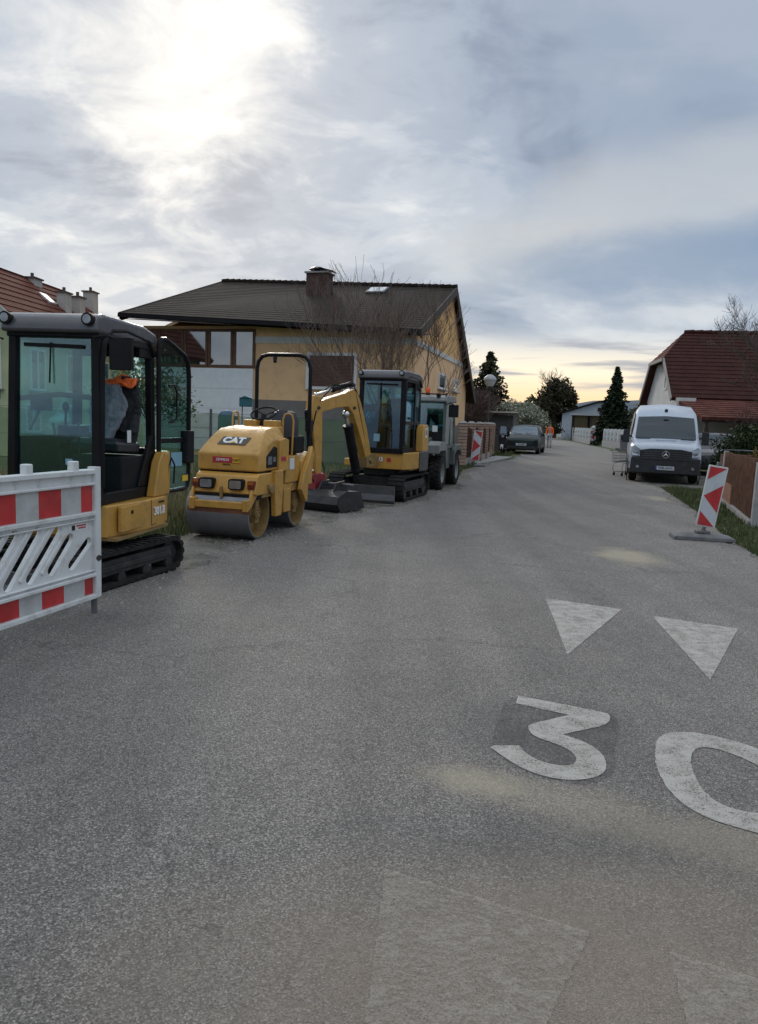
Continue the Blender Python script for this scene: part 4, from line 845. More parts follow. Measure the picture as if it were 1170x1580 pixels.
    for dx_ in (-.09, .09): m.tube([(xm + dx_, y0 + .28, z0), (xm + dx_, y0 + .24, z0 + .35), (xm + dx_ * 1.3, y0 + .18, z0 + .62)], .012, 6); m.box(xm + dx_ - .045, xm + dx_ + .045, y0 + .2, y0 + .36, z0 + .02, z0 + .05)
    m.build('travel_lever', BLKP, root)
    m = MB(); m.box(x0 + .12, x0 + .30, y0 + .14, y0 + .19, z0 + .72, z0 + .86); m.tube([(x0 + .1, y0 + .16, z0 + .55), (x0 + .2, y0 + .17, z0 + .74)], .012, 6); m.build('monitor', BLKP, root, bevel=.008)
    m = MB(); m.tube([(x0 + .06, y0 + .11, z0 + .82), (xm, y0 + .09, z0 + .86), (x1 - .08, y0 + .11, z0 + .84)], .022, 8); m.build('grab_bar', BLKP, root)
    # work lights
    for x in (x0 + .06, x1 - .06):
        m = MB(); m.lathe([(.001, .05), (.04, .045), (.05, 0), (.052, -.03), (.04, -.035), (.001, -.03)], (x, y0 - .06, z1 - .06), 'y', 14); m.box(x - .015, x + .015, y0 - .06, y0 + .05, z1 - .08, z1 - .05); wl = m.build('work_light', BLKP, root)
        m = MB(); m.lathe([(.001, -.040), (.036, -.038), (.036, -.031), (.001, -.030)], (x, y0 - .06, z1 - .06), 'y', 14); m.build('lens', LENS, wl)
    return fr
def mirror(root, a, b, w, h, yaw=0):
    m = MB(); m.tube([a, ((a[0] + b[0]) / 2, (a[1] + b[1]) / 2, max(a[2], b[2]) + .02), (b[0], b[1], b[2])], .011, 6)
    m.box(b[0] - w / 2, b[0] + w / 2, b[1] - .02, b[1] + .03, b[2] - h + .03, b[2] + .03); return m.build('mirror', BLKP, root, bevel=.015)
def hyd(root, a, b, r, frac=.58, body=BLK):
    a, b = Vector(a), Vector(b); m = MB(); m.cyl(a, a.lerp(b, frac), r, n=14); m.cyl(a.lerp(b, frac - .03), a.lerp(b, frac + .01), r * 1.15, n=14); m.ball(a, r * 1.1, 10)
    c = m.build('cylinder', body, root); m = MB(); m.cyl(a.lerp(b, frac), b, r * .5, n=12); m.ball(b, r * .85, 10); m.build('rod', CHROME, c)
def boom_assembly(root, foot, dirv, spec, bucket=True):
    """everything in the vertical plane through foot along dirv: (s,z)"""
    d = Vector((dirv[0], dirv[1], 0)).normalized(); n = Vector((d.y, -d.x, 0)); f = Vector((foot[0], foot[1], 0))
    def Q(s, z, t=0): return f + d * s + n * t + Vector((0, 0, z))
    def plate(poly, hw, m): k = len(poly); vs = [Q(s, z, -hw) for s, z in poly] + [Q(s, z, hw) for s, z in poly]; m.add(vs, [tuple(range(k))[::-1], tuple(range(k, 2 * k))] + [(i, (i + 1) % k, k + (i + 1) % k, k + i) for i in range(k)])
    z0 = spec['z0']
    m = MB(); plate([(-.30, z0 - .12), (.10, z0 - .14), (.14, z0 + .06), (-.05, z0 + .12), (-.30, z0 + .08)], .09, m); m.cyl(Q(.02, z0, -.12), Q(.02, z0, .12), .035, n=12); m.build('swing_bracket', YELW, root, bevel=.01)
    m = MB(); plate(spec['boom'], .072, m); bo = m.build('boom', YEL, root, bevel=.012)
    m = MB(); plate(spec['stick'], .075, m); stk = m.build('stick', YEL, root, bevel=.012)
    for (a, b, r, fr, off) in spec['cyl']: hyd(root, Q(*a, off), Q(*b, off), r, fr)
    m = MB()
    for p in spec['pins']: m.cyl(Q(p[0], p[1], -.10), Q(p[0], p[1], .10), .028, n=10)
    m.build('pin', DKM, root)
    m = MB()
    for h in spec['hoses']: m.tube([Q(*p) for p in h], .011, 6)
    m.build('hose', RUB, root)
    return Q, plate, n, d
# ------------------------------------------------------------------ excavator 1 (foreground)
X1 = Vector((-2.68, 6.65, 0)); A1 = 8.0
e1_ = thing('mini_excavator', 'mini excavator in the left foreground, cab door swung open, behind the striped barrier', 'excavator', X1, A1, 'parked mini excavators')
for cx in (-.47, .49): track(e1_, cx, -.78, .74, .165, .23, yaw=9)
m = MB(Matrix.Rotation(-R(9), 4, 'Z')); m.box(-.36, .38, -.35, .35, .10, .30); m.cyl((0, 0, .3), (0, 0, .42), .26, n=24); m.build('undercarriage', DKM, e1_, bevel=.02)
m = MB(); m.prism([(-.47, -.42), (.47, -.42), (.55, .1), (.56, .5), (.48, .76), (.2, .88), (-.25, .88), (-.5, .72), (-.55, .4), (-.53, 0)], .42, .70, 'z'); m.build('body', YEL, e1_, bevel=.02, seg=3)
m = MB(); m.prism([(-.46, .62), (.545, .62), (.49, .80), (.2, .90), (-.25, .90), (-.5, .76)], .70, 1.12, 'z'); m.build('engine_cover', YEL, e1_, bevel=.03, seg=3)
m = MB(); m.prism([(.36, .70), (.70, .70), (.70, 1.08), (.56, 1.12), (.47, 1.02)], .44, .53, 'x'); m.build('side_cover', YEL, e1_, bevel=.015)
m = MB(); m.prism([(-.30, .46), (.06, .46), (.06, .68), (-.30, .68)], .505, .545, 'x'); dp = m.build('side_door', YEL, e1_, bevel=.008); m = MB(); m.cyl((.54, -.12, .62), (.552, -.12, .62), .017, n=12); m.build('keyhole', BLK, dp)
m = MB(); m.box(-.46, .552, -.40, .60, .40, .425); m.build('sill', YELW, e1_)
m = MB(); m.box(.548, .556, .24, .55, .455, .46); m.box(.548, .556, .24, .245, .455, .69); m.build('panel_seam', BLK, e1_)
cab(e1_, -.40, .435, -.446, .60, .75, 2.27, CABG, True)
text('301.8', 'model_number', WHTT, e1_, (.562, .40, .575), (0, 1, 0), (0, 0, 1), .075, .03, .004); m = MB(); m.box(.5585, .561, .30, .59, .53, .62); m.build('number_shadow', mat('print_dark', (.06, .04, .03), .6), e1_) if False else None
text('POWERED', 'small_print', BLKT, e1_, (.563, .44, .655), (0, 1, 0), (0, 0, 1), .018, .0, .003)
m = MB(); m.box(-.02, .12, -.427, -.423, .86, .97); m.box(.11, .17, -.427, -.423, 1.03, 1.08); m.build('windscreen_sticker', STB, e1_)
m = MB(); m.box(.05, .38, .15, .16, .83, .93); m.build('lime_label', STG, e1_)
mirror(e1_, (.40, -.50, 2.07), (.62, -.45, 2.05), .19, .26); mirror(e1_, (-.38, -.5, 2.04), (-.50, -.48, 1.82), .10, .3)
# opened door, hinged on the rear pillar
da = R(5); dd = Vector((math.sin(da), math.cos(da), 0)); h0 = Vector((.46, .60, 0)); dn_ = Vector((dd.y, -dd.x, 0))
def D_(u, z, o=0): return h0 + dd * u + dn_ * o + Vector((0, 0, z))
zlo, zhi, dw = .72, 2.19, .60
out = [(.0, zlo + .06), (.02, zlo + .015), (.07, zlo), (dw - .1, zlo), (dw - .03, zlo + .02), (dw, zlo + .09), (dw, 1.2), (dw, zhi - .30), (dw - .02, zhi - .20), (dw - .09, zhi - .12), (dw * .4, zhi - .03), (.12, zhi), (.04, zhi - .01), (.0, zhi - .08), (0, 1.3)]
m = MB(); m.tube([D_(u, z) for u, z in out], .024, 8, closed=True); m.beam(D_(0, 1.22), D_(dw, 1.22), .03, .05); dr = m.build('door', BLK, e1_)
m = MB(); m.slab([D_(u, z) for u, z in [(.01, 1.24), (dw - .01, 1.24)] + out[7:14]], .006); m.build('pane', glass('door_glass', (.66, .84, .82), .03), dr)
m = MB(); m.slab([D_(u, z) for u, z in out[:6] + [(dw - .01, 1.2), (.01, 1.2)]], .006); m.build('pane', glass('door_glass', (.66, .84, .82), .03), dr)
m = MB(); p0 = D_(dw - .10, .98, .0); m.add([D_(dw - .13, z, o) for z in (.98, 1.32) for o in (-.03, .06)] + [D_(dw + .025, z, o) for z in (.98, 1.32) for o in (-.03, .06)], [(0, 1, 3, 2), (4, 6, 7, 5), (0, 4, 5, 1), (2, 3, 7, 6), (0, 2, 6, 4), (1, 5, 7, 3)]); m.build('latch_box', BLKP, dr, bevel=.02)
m = MB(); m.tube([D_(.10, 1.75, .05), D_(.18, 1.76, .06), D_(.24, 1.70, .06), D_(.24, 1.45, .06), D_(.18, 1.40, .06), D_(.10, 1.40, .05)], .010, 6); m.tube([D_(.06, .78, .05), D_(.08, .98, .06), D_(.14, 1.05, .06), D_(.2, .98, .06), D_(.2, .8, .05)], .009, 6); m.build('grab_handle', BLK, dr)
m = MB(); m.add([D_(u, z, .012) for u, z in ((.22, .96), (.44, .96), (.44, 1.10), (.22, 1.10))], [(0, 1, 2, 3)]); m.build('door_sticker', STB, dr); m = MB(); m.add([D_(u, z, .012) for u, z in ((.45, .80), (.57, .80), (.57, .86), (.45, .86))], [(0, 1, 2, 3)]); m.build('orange_sticker', STY, dr)
# boom folded out of the frame to the left, blade
sp1 = dict(z0=.62, boom=[(0, .55), (.08, .52), (.75, 1.35), (1.35, 1.55), (1.38, 1.68), (.6, 1.55), (-.06, .68)], stick=[(1.30, 1.75), (1.42, 1.72), (1.50, 1.50), (1.28, .45), (1.18, .45), (1.22, 1.50)],
           cyl=[((.15, .50), (.85, 1.38), .04, .6, 0), ((.65, 1.66), (1.30, 1.78), .035, .6, 0), ((1.52, 1.45), (1.32, .62), .035, .6, 0)], pins=[(0, .6), (1.36, 1.6), (1.22, .48)], hoses=[[(.1, .7), (.5, 1.4), (.7, 1.75), (1.2, 1.85)]])
Q, plate, nn, d1 = boom_assembly(e1_, (-.28, -.62), (-1.0, .12), sp1)
def bucket(root, Q, c, w, sc=1.0, m_=DKM):
    prof = [(.02, .30), (-.12, .30), (-.22, .22), (-.25, .10), (-.20, .0), (.0, -.06), (.20, -.05), (.20, -.03), (.0, -.035), (-.18, .02), (-.225, .10), (-.20, .20), (-.11, .275), (.02, .275)]
    m = MB(); k = len(prof); vs = [Q(c[0] - s * sc, c[1] + z * sc, -w / 2) for s, z in prof] + [Q(c[0] - s * sc, c[1] + z * sc, w / 2) for s, z in prof]
    m.add(vs, [(i, (i + 1) % k, k + (i + 1) % k, k + i) for i in range(k)])
    side = [(.02, .30), (-.12, .30), (-.22, .22), (-.25, .10), (-.20, .0), (.0, -.06), (.20, -.05), (.10, .12)]
    for t in (-w / 2, w / 2 - .018):
        q = len(side); vs = [Q(c[0] - s * sc, c[1] + z * sc, t) for s, z in side] + [Q(c[0] - s * sc, c[1] + z * sc, t + .018) for s, z in side]; m.add(vs, [tuple(range(q))[::-1], tuple(range(q, 2 * q))] + [(i, (i + 1) % q, q + (i + 1) % q, q + i) for i in range(q)])
    b = m.build('bucket', m_, root)
    m = MB()
    for t in (-.09, .09): plate_pts = [(-.05, .28), (.06, .28), (.04, .42), (-.03, .42)]; vs = [Q(c[0] - s * sc, c[1] + z * sc, t - .012) for s, z in plate_pts] + [Q(c[0] - s * sc, c[1] + z * sc, t + .012) for s, z in plate_pts]; m.add(vs, [(3, 2, 1, 0), (4, 5, 6, 7), (0, 1, 5, 4), (1, 2, 6, 5), (2, 3, 7, 6), (3, 0, 4, 7)])
    m.cyl(Q(c[0] - .02, c[1] + .36 * sc, -.14), Q(c[0] - .02, c[1] + .36 * sc, .14), .022, n=10); m.build('ear', m_, b); return b
bucket(e1_, Q, (1.2, .07), .5)
def blade(root, x0, x1, y, h, arm, yaw=0):
    tf = Matrix.Rotation(-R(yaw), 4, 'Z')
    m = MB(tf); m.prism([(y + .03, .02), (y - .02, .08), (y, h * .55), (y - .04, h), (y - .01, h), (y + .03, h * .55), (y + .015, .09), (y + .06, .02)], x0, x1, 'x'); b = m.build('dozer_blade', GREYM, root)
    m = MB(tf)
    for x in (x0 * .45, x1 * .45): m.beam((x, y + .02, h * .5), (x, y + arm, .25), .07, .08)
    m.build('blade_arm', DKM, b)
blade(e1_, -.5, .5, -1.06, .25, .6, yaw=9)
# jacket over the seat (rests on it: its own thing)
jr = thing('work_jacket', 'grey and black work jacket with orange collar thrown over the seat of the open cab', 'jacket', X1, A1)
rj = random.Random(2)
def cloth(name, prof, mt, par):
    """prof: list of rows of (x,y,z)"""
    m = MB(); m.loft(prof, True, False, False); o = m.build(name, mt, par); s = o.modifiers.new('thick', 'SOLIDIFY'); s.thickness = .012; sb = o.modifiers.new('sub', 'SUBSURF'); sb.levels = 3; sb.render_levels = 3; tx = bpy.data.textures.new('folds', 'CLOUDS'); tx.noise_scale = .11; dp_ = o.modifiers.new('folds', 'DISPLACE'); dp_.texture = tx; dp_.strength = .09; dp_.mid_level = .5; return o
sy_ = .60 - .42; zb_ = .75
rows = []
for i, (z, y, w_) in enumerate([(.44, -.05, .06), (.54, -.01, .12), (.66, .04, .17), (.78, .08, .19), (.90, .12, .14), (.98, .15, .07)]):
    rows.append([(.155 + w_ * math.sin(a), sy_ + y - .06 - .05 * math.cos(a) + rj.uniform(-.022, .022), zb_ + z + rj.uniform(-.012, .012)) for a in [R(-100 + 25 * k) for k in range(9)]])
cloth('grey_panel', rows, mat('grey_cloth', (.17, .19, .22), .85, var=.2, vscale=5), jr)
rows = []
for (z, y, w_) in [(.55, .06, .25), (.7, .12, .27), (.85, .16, .27), (.97, .2, .23), (1.05, .2, .14)]: rows.append([(.155 + w_ * math.sin(a), sy_ + y - .05 * math.cos(a) + rj.uniform(-.012, .012), zb_ + z + rj.uniform(-.01, .01)) for a in [R(20 + 22 * k) for k in range(9)]])
cloth('black_sleeve', rows, mat('black_cloth', (.022, .022, .026), .9), jr)
rows = []
for (z, y, w_) in [(.97, .1, .16), (1.04, .15, .15), (1.07, .21, .13), (1.03, .27, .13)]: rows.append([(.21 + w_ * math.sin(a), sy_ + y, zb_ + z - .02 * abs(math.sin(a)) + rj.uniform(-.008, .008)) for a in [R(-70 + 20 * k) for k in range(8)]])
cloth('orange_collar', rows, ORG, jr)
m = MB(); m.box(.375, .379, sy_ - .05, sy_ + .02, zb_ + .46, zb_ + .57); m.build('white_tag', STICK, jr)
# ------------------------------------------------------------------ excavator 2
X2 = Vector((.02, 14.9, 0)); A2_ = 18.0
e2 = thing('mini_excavator', 'mini excavator with its wide bucket lowered to the road, between roller and grey tractor', 'excavator', X2, A2_, 'parked mini excavators')
for cx in (-.60, .60): track(e2, cx, -1.02, .95, .24, .30)
m = MB(); m.box(-.46, .46, -.45, .45, .2, .42); m.cyl((0, 0, .42), (0, 0, .58), .36, n=24); m.build('undercarriage', DKM, e2, bevel=.02)
m = MB(); m.prism([(-.36, -.76), (.68, -.76), (.78, -.2), (.80, .5), (.6, .95), (.25, 1.08), (-.3, 1.08), (-.5, .9), (-.52, .4), (-.40, -.2)], .58, .90, 'z'); m.build('body', YEL, e2, bevel=.02, seg=3)
m = MB(); m.box(.0, .74, -.5, .3, .565, .59); m.build('body_sill', YELW, e2)
m = MB(); m.prism([(-.66, .3), (.79, .25), (.80, .5), (.62, .93), (.25, 1.05), (-.3, 1.05), (-.64, .88)], .9, 1.34, 'z'); m.build('engine_cover', BLKP, e2, bevel=.03)
m = MB(); m.prism([(.12, .90), (.56, .90), (.54, 1.38), (.46, 1.44), (.20, 1.44), (.14, 1.36)], .64, .80, 'x'); m.build('side_cover', YEL, e2, bevel=.025, seg=3)
m = MB(); m.prism([(.80, -.1), (.82, .5), (.62, .97), (.25, 1.12), (-.3, 1.12), (-.68, .92), (-.68, .6), (.5, .6)], .52, .92, 'z'); m.build('counterweight', mat('dark_grey_cast', (.055, .055, .06), .5, dirt=.4), e2, bevel=.03)
m = MB(); m.prism([(-.60, -.55), (-.42, -.6), (-.42, .0), (-.60, .0)], .60, .74, 'z'); m.build('tank_cover', YEL, e2, bevel=.02)
cab(e2, -.27, .655, -.77, .42, .93, 2.43, CABB, False, .075)
m = MB(); m.box(.802, .806, .24, .40, 1.18, 1.38); m.build('white_label', STICK, e2); text('A', 'label_mark', BLKT, e2, (.808, .32, 1.28), (0, 1, 0), (0, 0, 1), .12, .01, .002)
text('303', 'model_number', WHTT, e2, (.18, -.772, .76), (1, 0, 0), (0, 0, 1), .085, .03, .003)
m = MB(); m.box(.34, .42, -.765, -.7625, .72, .79); m.build('red_label', STR, e2)
m = MB(); m.lathe([(.001, -.02), (.05, -.018), (.05, .0), (.001, .002)], (.795, .16, .76), 'x', 14); m.build('round_label', STICK, e2)
m = MB(); m.box(.06, .18, -.756, -.752, 1.10, 1.24); m.box(-.12, -.02, -.756, -.752, 1.02, 1.08); m.build('windscreen_sticker', STB, e2)
blade(e2, -.78, .78, -1.62, .34, .7)
fw_ = Vector((-.27, 13.8, 0)); fl_ = local(X2, A2_, fw_); bdir = local(Vector((0, 0, 0)), A2_, Vector((-.52, -.85, 0)))
sp2 = dict(z0=.76,
           boom=[(-.08, .74), (.07, .66), (.30, 1.12), (.58, 1.66), (.74, 1.82), (1.10, 1.78), (1.50, 1.68), (1.70, 1.66), (1.72, 1.84), (1.30, 1.98), (.84, 2.10), (.60, 2.20), (.45, 2.10), (.34, 1.90), (.10, 1.30)],
           stick=[(1.56, 1.98), (1.74, 2.0), (1.80, 1.80), (1.70, 1.0), (1.62, .50), (1.50, .50), (1.50, 1.2), (1.52, 1.72)],
           cyl=[((.34, .58), (.72, 1.66), .085, .80, 0), ((.62, 2.30), (1.62, 2.02), .045, .52, 0), ((1.84, 1.66), (1.66, .62), .045, .62, 0)],
           pins=[(0, .72), (1.64, 1.76), (1.56, .54), (.58, 1.80), (.62, 2.28)],
           hoses=[[(.06, .9, .06), (.38, 1.75, .07), (.55, 2.30, .06), (1.1, 2.25, .05), (1.55, 2.0, .05)], [(1.5, 1.7, .08), (1.42, 1.2, .09), (1.36, .9, .1), (1.15, .62, .12), (1.2, .42, .1)], [(1.7, 1.7, -.08), (1.86, 1.2, -.1), (1.9, .7, -.1), (1.7, .4, -.08)], [(.08, .9, -.06), (.42, 1.8, -.07), (.6, 2.32, -.06), (1.2, 2.22, -.05), (1.6, 1.9, -.07)]])
def zs_(p): return (p[0], p[1] if p[1] < 1.2 else 1.2 + (p[1] - 1.2) * .82) + tuple(p[2:])
for k_ in ('boom', 'stick', 'pins'): sp2[k_] = [zs_(p) for p in sp2[k_]]
sp2['cyl'] = [(zs_(a), zs_(b), r, f_, o_) for a, b, r, f_, o_ in sp2['cyl']]; sp2['hoses'] = [[zs_(p) for p in h] for h in sp2['hoses']]
Q2, plate2, n2_, d2_ = boom_assembly(e2, fl_, bdir, sp2)
m = MB(); k_ = [(.36, 1.30), (.48, 1.27), (.56, 1.48), (.44, 1.52)]; vs = [Q2(s, z, .078) for s, z in k_] + [Q2(s, z, .081) for s, z in k_]; m.add(vs, [(3, 2, 1, 0), (4, 5, 6, 7), (0, 1, 5, 4), (1, 2, 6, 5), (2, 3, 7, 6), (3, 0, 4, 7)]); m.build('boom_sticker', STICK, e2)
m = MB(); plate2([(1.44, .58), (1.72, .58), (1.74, .30), (1.40, .28)], .12, m); m.build('quick_coupler', RED, e2, bevel=.02)
m = MB(); plate2([(1.40, .32), (1.76, .32), (1.70, .22), (1.44, .22)], .09, m); m.cyl(Q2(1.5, .33, -.2), Q2(1.5, .33, .26), .03, n=12); m.build('tilt_hinge', DKM, e2)
bk_ = MB(); hw = .74
prof = [(1.30, .30), (1.72, .32), (1.90, .24), (1.96, .12), (1.86, .0), (1.40, -.01), (1.16, .02), (1.17, .04), (1.40, .02), (1.84, .03), (1.92, .12), (1.87, .21), (1.70, .29), (1.30, .27)]
k = len(prof); bk_.add([Q2(s, z + .01, -hw) for s, z in prof] + [Q2(s, z + .01, hw) for s, z in prof], [(i, (i + 1) % k, k + (i + 1) % k, k + i) for i in range(k)])
side = [(1.30, .30), (1.72, .32), (1.90, .24), (1.96, .12), (1.86, .0), (1.40, -.01), (1.16, .02)]
for t in (-hw, hw - .02): q = len(side); bk_.add([Q2(s, z + .01, t) for s, z in side] + [Q2(s, z + .01, t + .02) for s, z in side], [tuple(range(q))[::-1], tuple(range(q, 2 * q))] + [(i, (i + 1) % q, q + (i + 1) % q, q + i) for i in range(q)])
bb = bk_.build('bucket', DKM, e2); m = MB(); m.cyl(Q2(1.62, .38, .05), Q2(1.62, .38, .45), .035, n=10); m.cyl(Q2(1.62, .38, .45), Q2(1.62, .38, .55), .02, n=8); m.build('tilt_cylinder', GREYM, bb)
for t0_ in (-.5, -.2, .25, .55):
    m = MB(); vs = [Q2(s, z, t0_ - .015) for s, z in ((1.32, .30), (1.75, .32), (1.66, .46), (1.45, .48))] + [Q2(s, z, t0_ + .015) for s, z in ((1.32, .30), (1.75, .32), (1.66, .46), (1.45, .48))]; m.add(vs, [(3, 2, 1, 0), (4, 5, 6, 7), (0, 1, 5, 4), (1, 2, 6, 5), (2, 3, 7, 6), (3, 0, 4, 7)]); m.build('bracket', DKM, bb)
m = MB(); m.tube([Q2(1.55, .75, .09), Q2(1.40, .62, .2), Q2(1.45, .50, .35), Q2(1.62, .40, .44)], .014, 6); m.build('hose', RUB, bb); m = MB(); m.cyl(Q2(1.5, .42, -.72), Q2(1.5, .42, .70), .022, n=10); m.build('cross_tube', GREYM, bb)
# ------------------------------------------------------------------ tandem roller
XR = Vector((-1.70, 9.735, 0)); AR = 15.0
ro_ = thing('road_roller', 'yellow tandem drum roller with a black roll bar, parked between the two mini excavators', 'road roller', XR, AR)
def drum(y, nm):
    m = MB(); r = .315; w_ = .415
    m.lathe([(r - .03, -w_ + .07), (r - .018, -w_), (r, -w_ + .004), (r, w_ - .004), (r - .018, w_), (r - .03, w_ - .16)], (0, y, r), 'x', 48); 
    d = m.build(nm, mat('drum_steel', (.20, .205, .225), .42, metal=.55, var=.12, vscale=2, dirt=.35, dirtcol=(.16, .14, .13)), ro_)
    m = MB(); m.lathe([(r - .019, w_ - .003), (r - .032, w_ - .004), (r - .034, w_ - .16), (.10, w_ - .17), (.09, w_ - .08), (.001, w_ - .078)], (0, y, r), 'x', 40)
    m.lathe([(r - .019, -w_ + .003), (r - .032, -w_ + .004), (r - .034, -w_ + .1), (.001, -w_ + .1)], (0, y, r), 'x', 40)
    m.build('drum_inner', YELW, d)
    m = MB(); m.cyl((w_ - .14, y, r), (w_ - .02, y, r), .075, n=16); m.box(w_ - .1, w_ - .03, y - .05, y + .05, r - .12, r + .16); 
    for k in range(6): a = k * 1.047; m.cyl((w_ - .06, y + .05 * math.cos(a), r + .05 * math.sin(a)), (w_ - .005, y + .05 * math.cos(a), r + .05 * math.sin(a)), .010, n=6)
    m.build('drum_hub', YELW, d)
drum(-.62, 'front_drum'); drum(.62, 'rear_drum')
OX = .03
# front frame with lights
m = MB(); m.prism([(-.86, .56), (-.80, .54), (-.1, .54), (-.1, .80), (-.72, .80), (-.78, .77)], -.39 + OX, .43 + OX, 'x'); ff = m.build('front_frame', YEL, ro_, bevel=.018)
m = MB(); m.box(-.39 + OX, .40 + OX, -.965, -.90, .385, .47); 
for x in (-.34, .36): m.box(x + OX - .035, x + OX + .035, -.985, -.89, .36, .50)
for x in (-.385, .385): m.prism([(-.94, .40), (-.90, .40), (-.70, .56), (-.70, .66), (-.86, .62)], x + OX - .02, x + OX + .02, 'x')
m.build('front_bar', YEL, ro_, bevel=.010)
m = MB(); m.slab([(-.41 + OX, -.945, .385), (.41 + OX, -.945, .385), (.41 + OX, -.935, .33), (-.41 + OX, -.935, .33)], .012); m.build('scraper', mat('rusty_steel', (.22, .085, .045), .8, var=.3, dirt=.4), ro_)
m = MB(); m.box(-.36 + OX, .40 + OX, -.86, -.62, .49, .545); m.build('gap_shade_box', BLKP, ro_)  # black box standing in for the shade between bar and light panel
for x in (-.20, .185):
    m = MB(); m.prism(rrect(x + OX - .095, x + OX + .095, .605, .735, .03), -.885, -.80, 'y'); hl = m.build('headlight', BLKP, ro_, bevel=.006)
    m = MB(); m.prism(rrect(x + OX - .075, x + OX + .075, .622, .718, .02), -.893, -.884, 'y'); m.build('lens', LENS, hl)
for x in (-.345, .375):
    m = MB(); m.box(x + OX - .042, x + OX + .042, -.868, -.80, .62, .72); tl = m.build('signal_lamp', mat('dark_red_lens', (.14, .02, .015), .3), ro_, bevel=.004)
    m = MB(); m.box(x + OX - .034, x + OX + .034, -.8705, -.867, .675, .712); m.build('lens', mat('amber_lens', (.45, .12, .02), .3), tl)
m = MB(); m.box(-.015 + OX, .015 + OX, -.89, -.86, .50, .64); m.cyl((OX, -.885, .60), (OX, -.87, .60), .025, n=10); m.build('latch', YELW, ro_)
# hood
def ring(y, w_, zs, wt, zt, z0): return [(-w_ + OX, y, z0), (w_ + OX, y, z0), (w_ + OX, y, zs), (wt + OX, y, zt), (-wt + OX, y, zt), (-w_ + OX, y, zs)]
m = MB(); m.loft([ring(-.72, .40, 1.01, .385, 1.03, .82), ring(-.67, .41, 1.03, .385, 1.075, .82), ring(-.46, .41, 1.13, .34, 1.235, .82), ring(-.30, .41, 1.20, .31, 1.325, .82), ring(.10, .40, 1.22, .30, 1.365, .82)], smooth=False); hd = m.build('hood', YEL, ro_, bevel=.022, seg=3)
m = MB(); m.box(-.37 + OX, .39 + OX, -.70, .08, .80, .822); m.build('hood_gap', BLK, ro_)
fn = Vector((0, -.606, .795)).normalized(); sv = Vector((0, .795, .606)).normalized(); lc = Vector((OX - .0, -.545, 1.176))
m = MB(); pp = [lc + Vector((x, 0, 0)) + sv * y for x, y in ((-.20, -.075), (.17, -.075), (.20, .075), (-.17, .075))]; m.slab(pp, .004); m.build('logo_plate', mat('logo_black', (.06, .05, .04), .5), hd)
text('CAT', 'logo', WHTT, hd, lc + fn * .007 + Vector((-.003, 0, 0)), (1, 0, 0), sv, .105, .05, .004)
m = MB(); q = lc + fn * .011 + Vector((.0, 0, 0)); m.add([q + sv * -.048 + Vector((-.045, 0, 0)), q + sv * -.048 + Vector((.045, 0, 0)), q + sv * -.012], [(0, 1, 2)]); m.build('logo_triangle', STY, hd)
m = MB(); m.box(-.20 + OX, .16 + OX, -.7245, -.7215, .915, .985); m.build('red_sticker', STR, hd); m = MB(); m.box(.065 + OX, .16 + OX, -.727, -.7248, .918, .982); m.build('yellow_sticker', STY, hd)
text('ZEPPELIN', 'sticker_text', WHTT, hd, (-.065 + OX, -.7265, .95), (1, 0, 0), (0, 0, 1), .030, .02, .002); text('CAT', 'sticker_text', BLKT, hd, (.113 + OX, -.729, .95), (1, 0, 0), (0, 0, 1), .032, .02, .002); text('RENTAL', 'sticker_text', BLKT, hd, (-.01 + OX, -.7245, .893), (1, 0, 0), (0, 0, 1), .020, .01, .002)
# right side: engine opening as a dark plate, side plate, tank, platform
m = MB(); m.prism([(-.50, .86), (-.18, .86), (-.18, 1.10), (-.28, 1.12), (-.50, 1.0)], .405 + OX, .416 + OX, 'x'); m.build('opening_shade_plate', BLK, ro_)  # black plate on the hood, painted for the shade inside the opening
m = MB(); m.box(.41 + OX, .425 + OX, -.47, -.36, .90, 1.0); m.box(.41 + OX, .43 + OX, -.32, -.25, .93, .99); m.build('filter', LENS, ro_)
m = MB(); m.prism([(-.16, .80), (.16, .80), (.16, 1.20), (.05, 1.22), (-.14, 1.20)], .36 + OX, .44 + OX, 'x'); m.prism([(-.30, .24), (-.12, .24), (-.08, .56), (-.08, .82), (-.34, .82), (-.34, .56)], .40 + OX, .47 + OX, 'x'); m.prism([(-.30, .30), (-.12, .30), (-.08, .82), (-.34, .82)], -.46 + OX, -.40 + OX, 'x'); m.build('side_plate', YEL, ro_, bevel=.012)
m = MB(); m.box(.441 + OX, .444 + OX, -.10, .06, .93, .985); m.build('red_sticker', STR, ro_); m = MB(); m.box(.441 + OX, .4455 + OX, .06, .10, .93, .985); m.build('yellow_sticker', STY, ro_)
m = MB(); m.box(.40 + OX, .455 + OX, -.50, -.30, .60, .66); m.cyl((.42, -.42, .60), (.50, -.42, .60), .06, n=14); m.prism([(-.62, .50), (-.34, .50), (-.34, .80), (-.5, .80)], .36 + OX, .42 + OX, 'x'); m.build('hinge_block', YELW, ro_, bevel=.008)
m = MB(); m.box(-.38 + OX, .38 + OX, .10, 1.0, .50, .62); m.box(-.36 + OX, .40 + OX, .16, .66, .62, .98); m.prism([(.66, .55), (1.12, .55), (1.12, .98), (.95, 1.02), (.66, .90)], -.38 + OX, .42 + OX, 'x'); m.build('rear_body', YEL, ro_, bevel=.018)
m = MB(); m.box(.402 + OX, .406 + OX, .28, .44, .80, .95); m.build('white_label', STICK, ro_)
m = MB(); m.box(-.2, .2, -.3, .4, .20, .52); m.box(.2, .40, .12, .34, .28, .5); m.build('articulation_joint', DKM, ro_, bevel=.01)
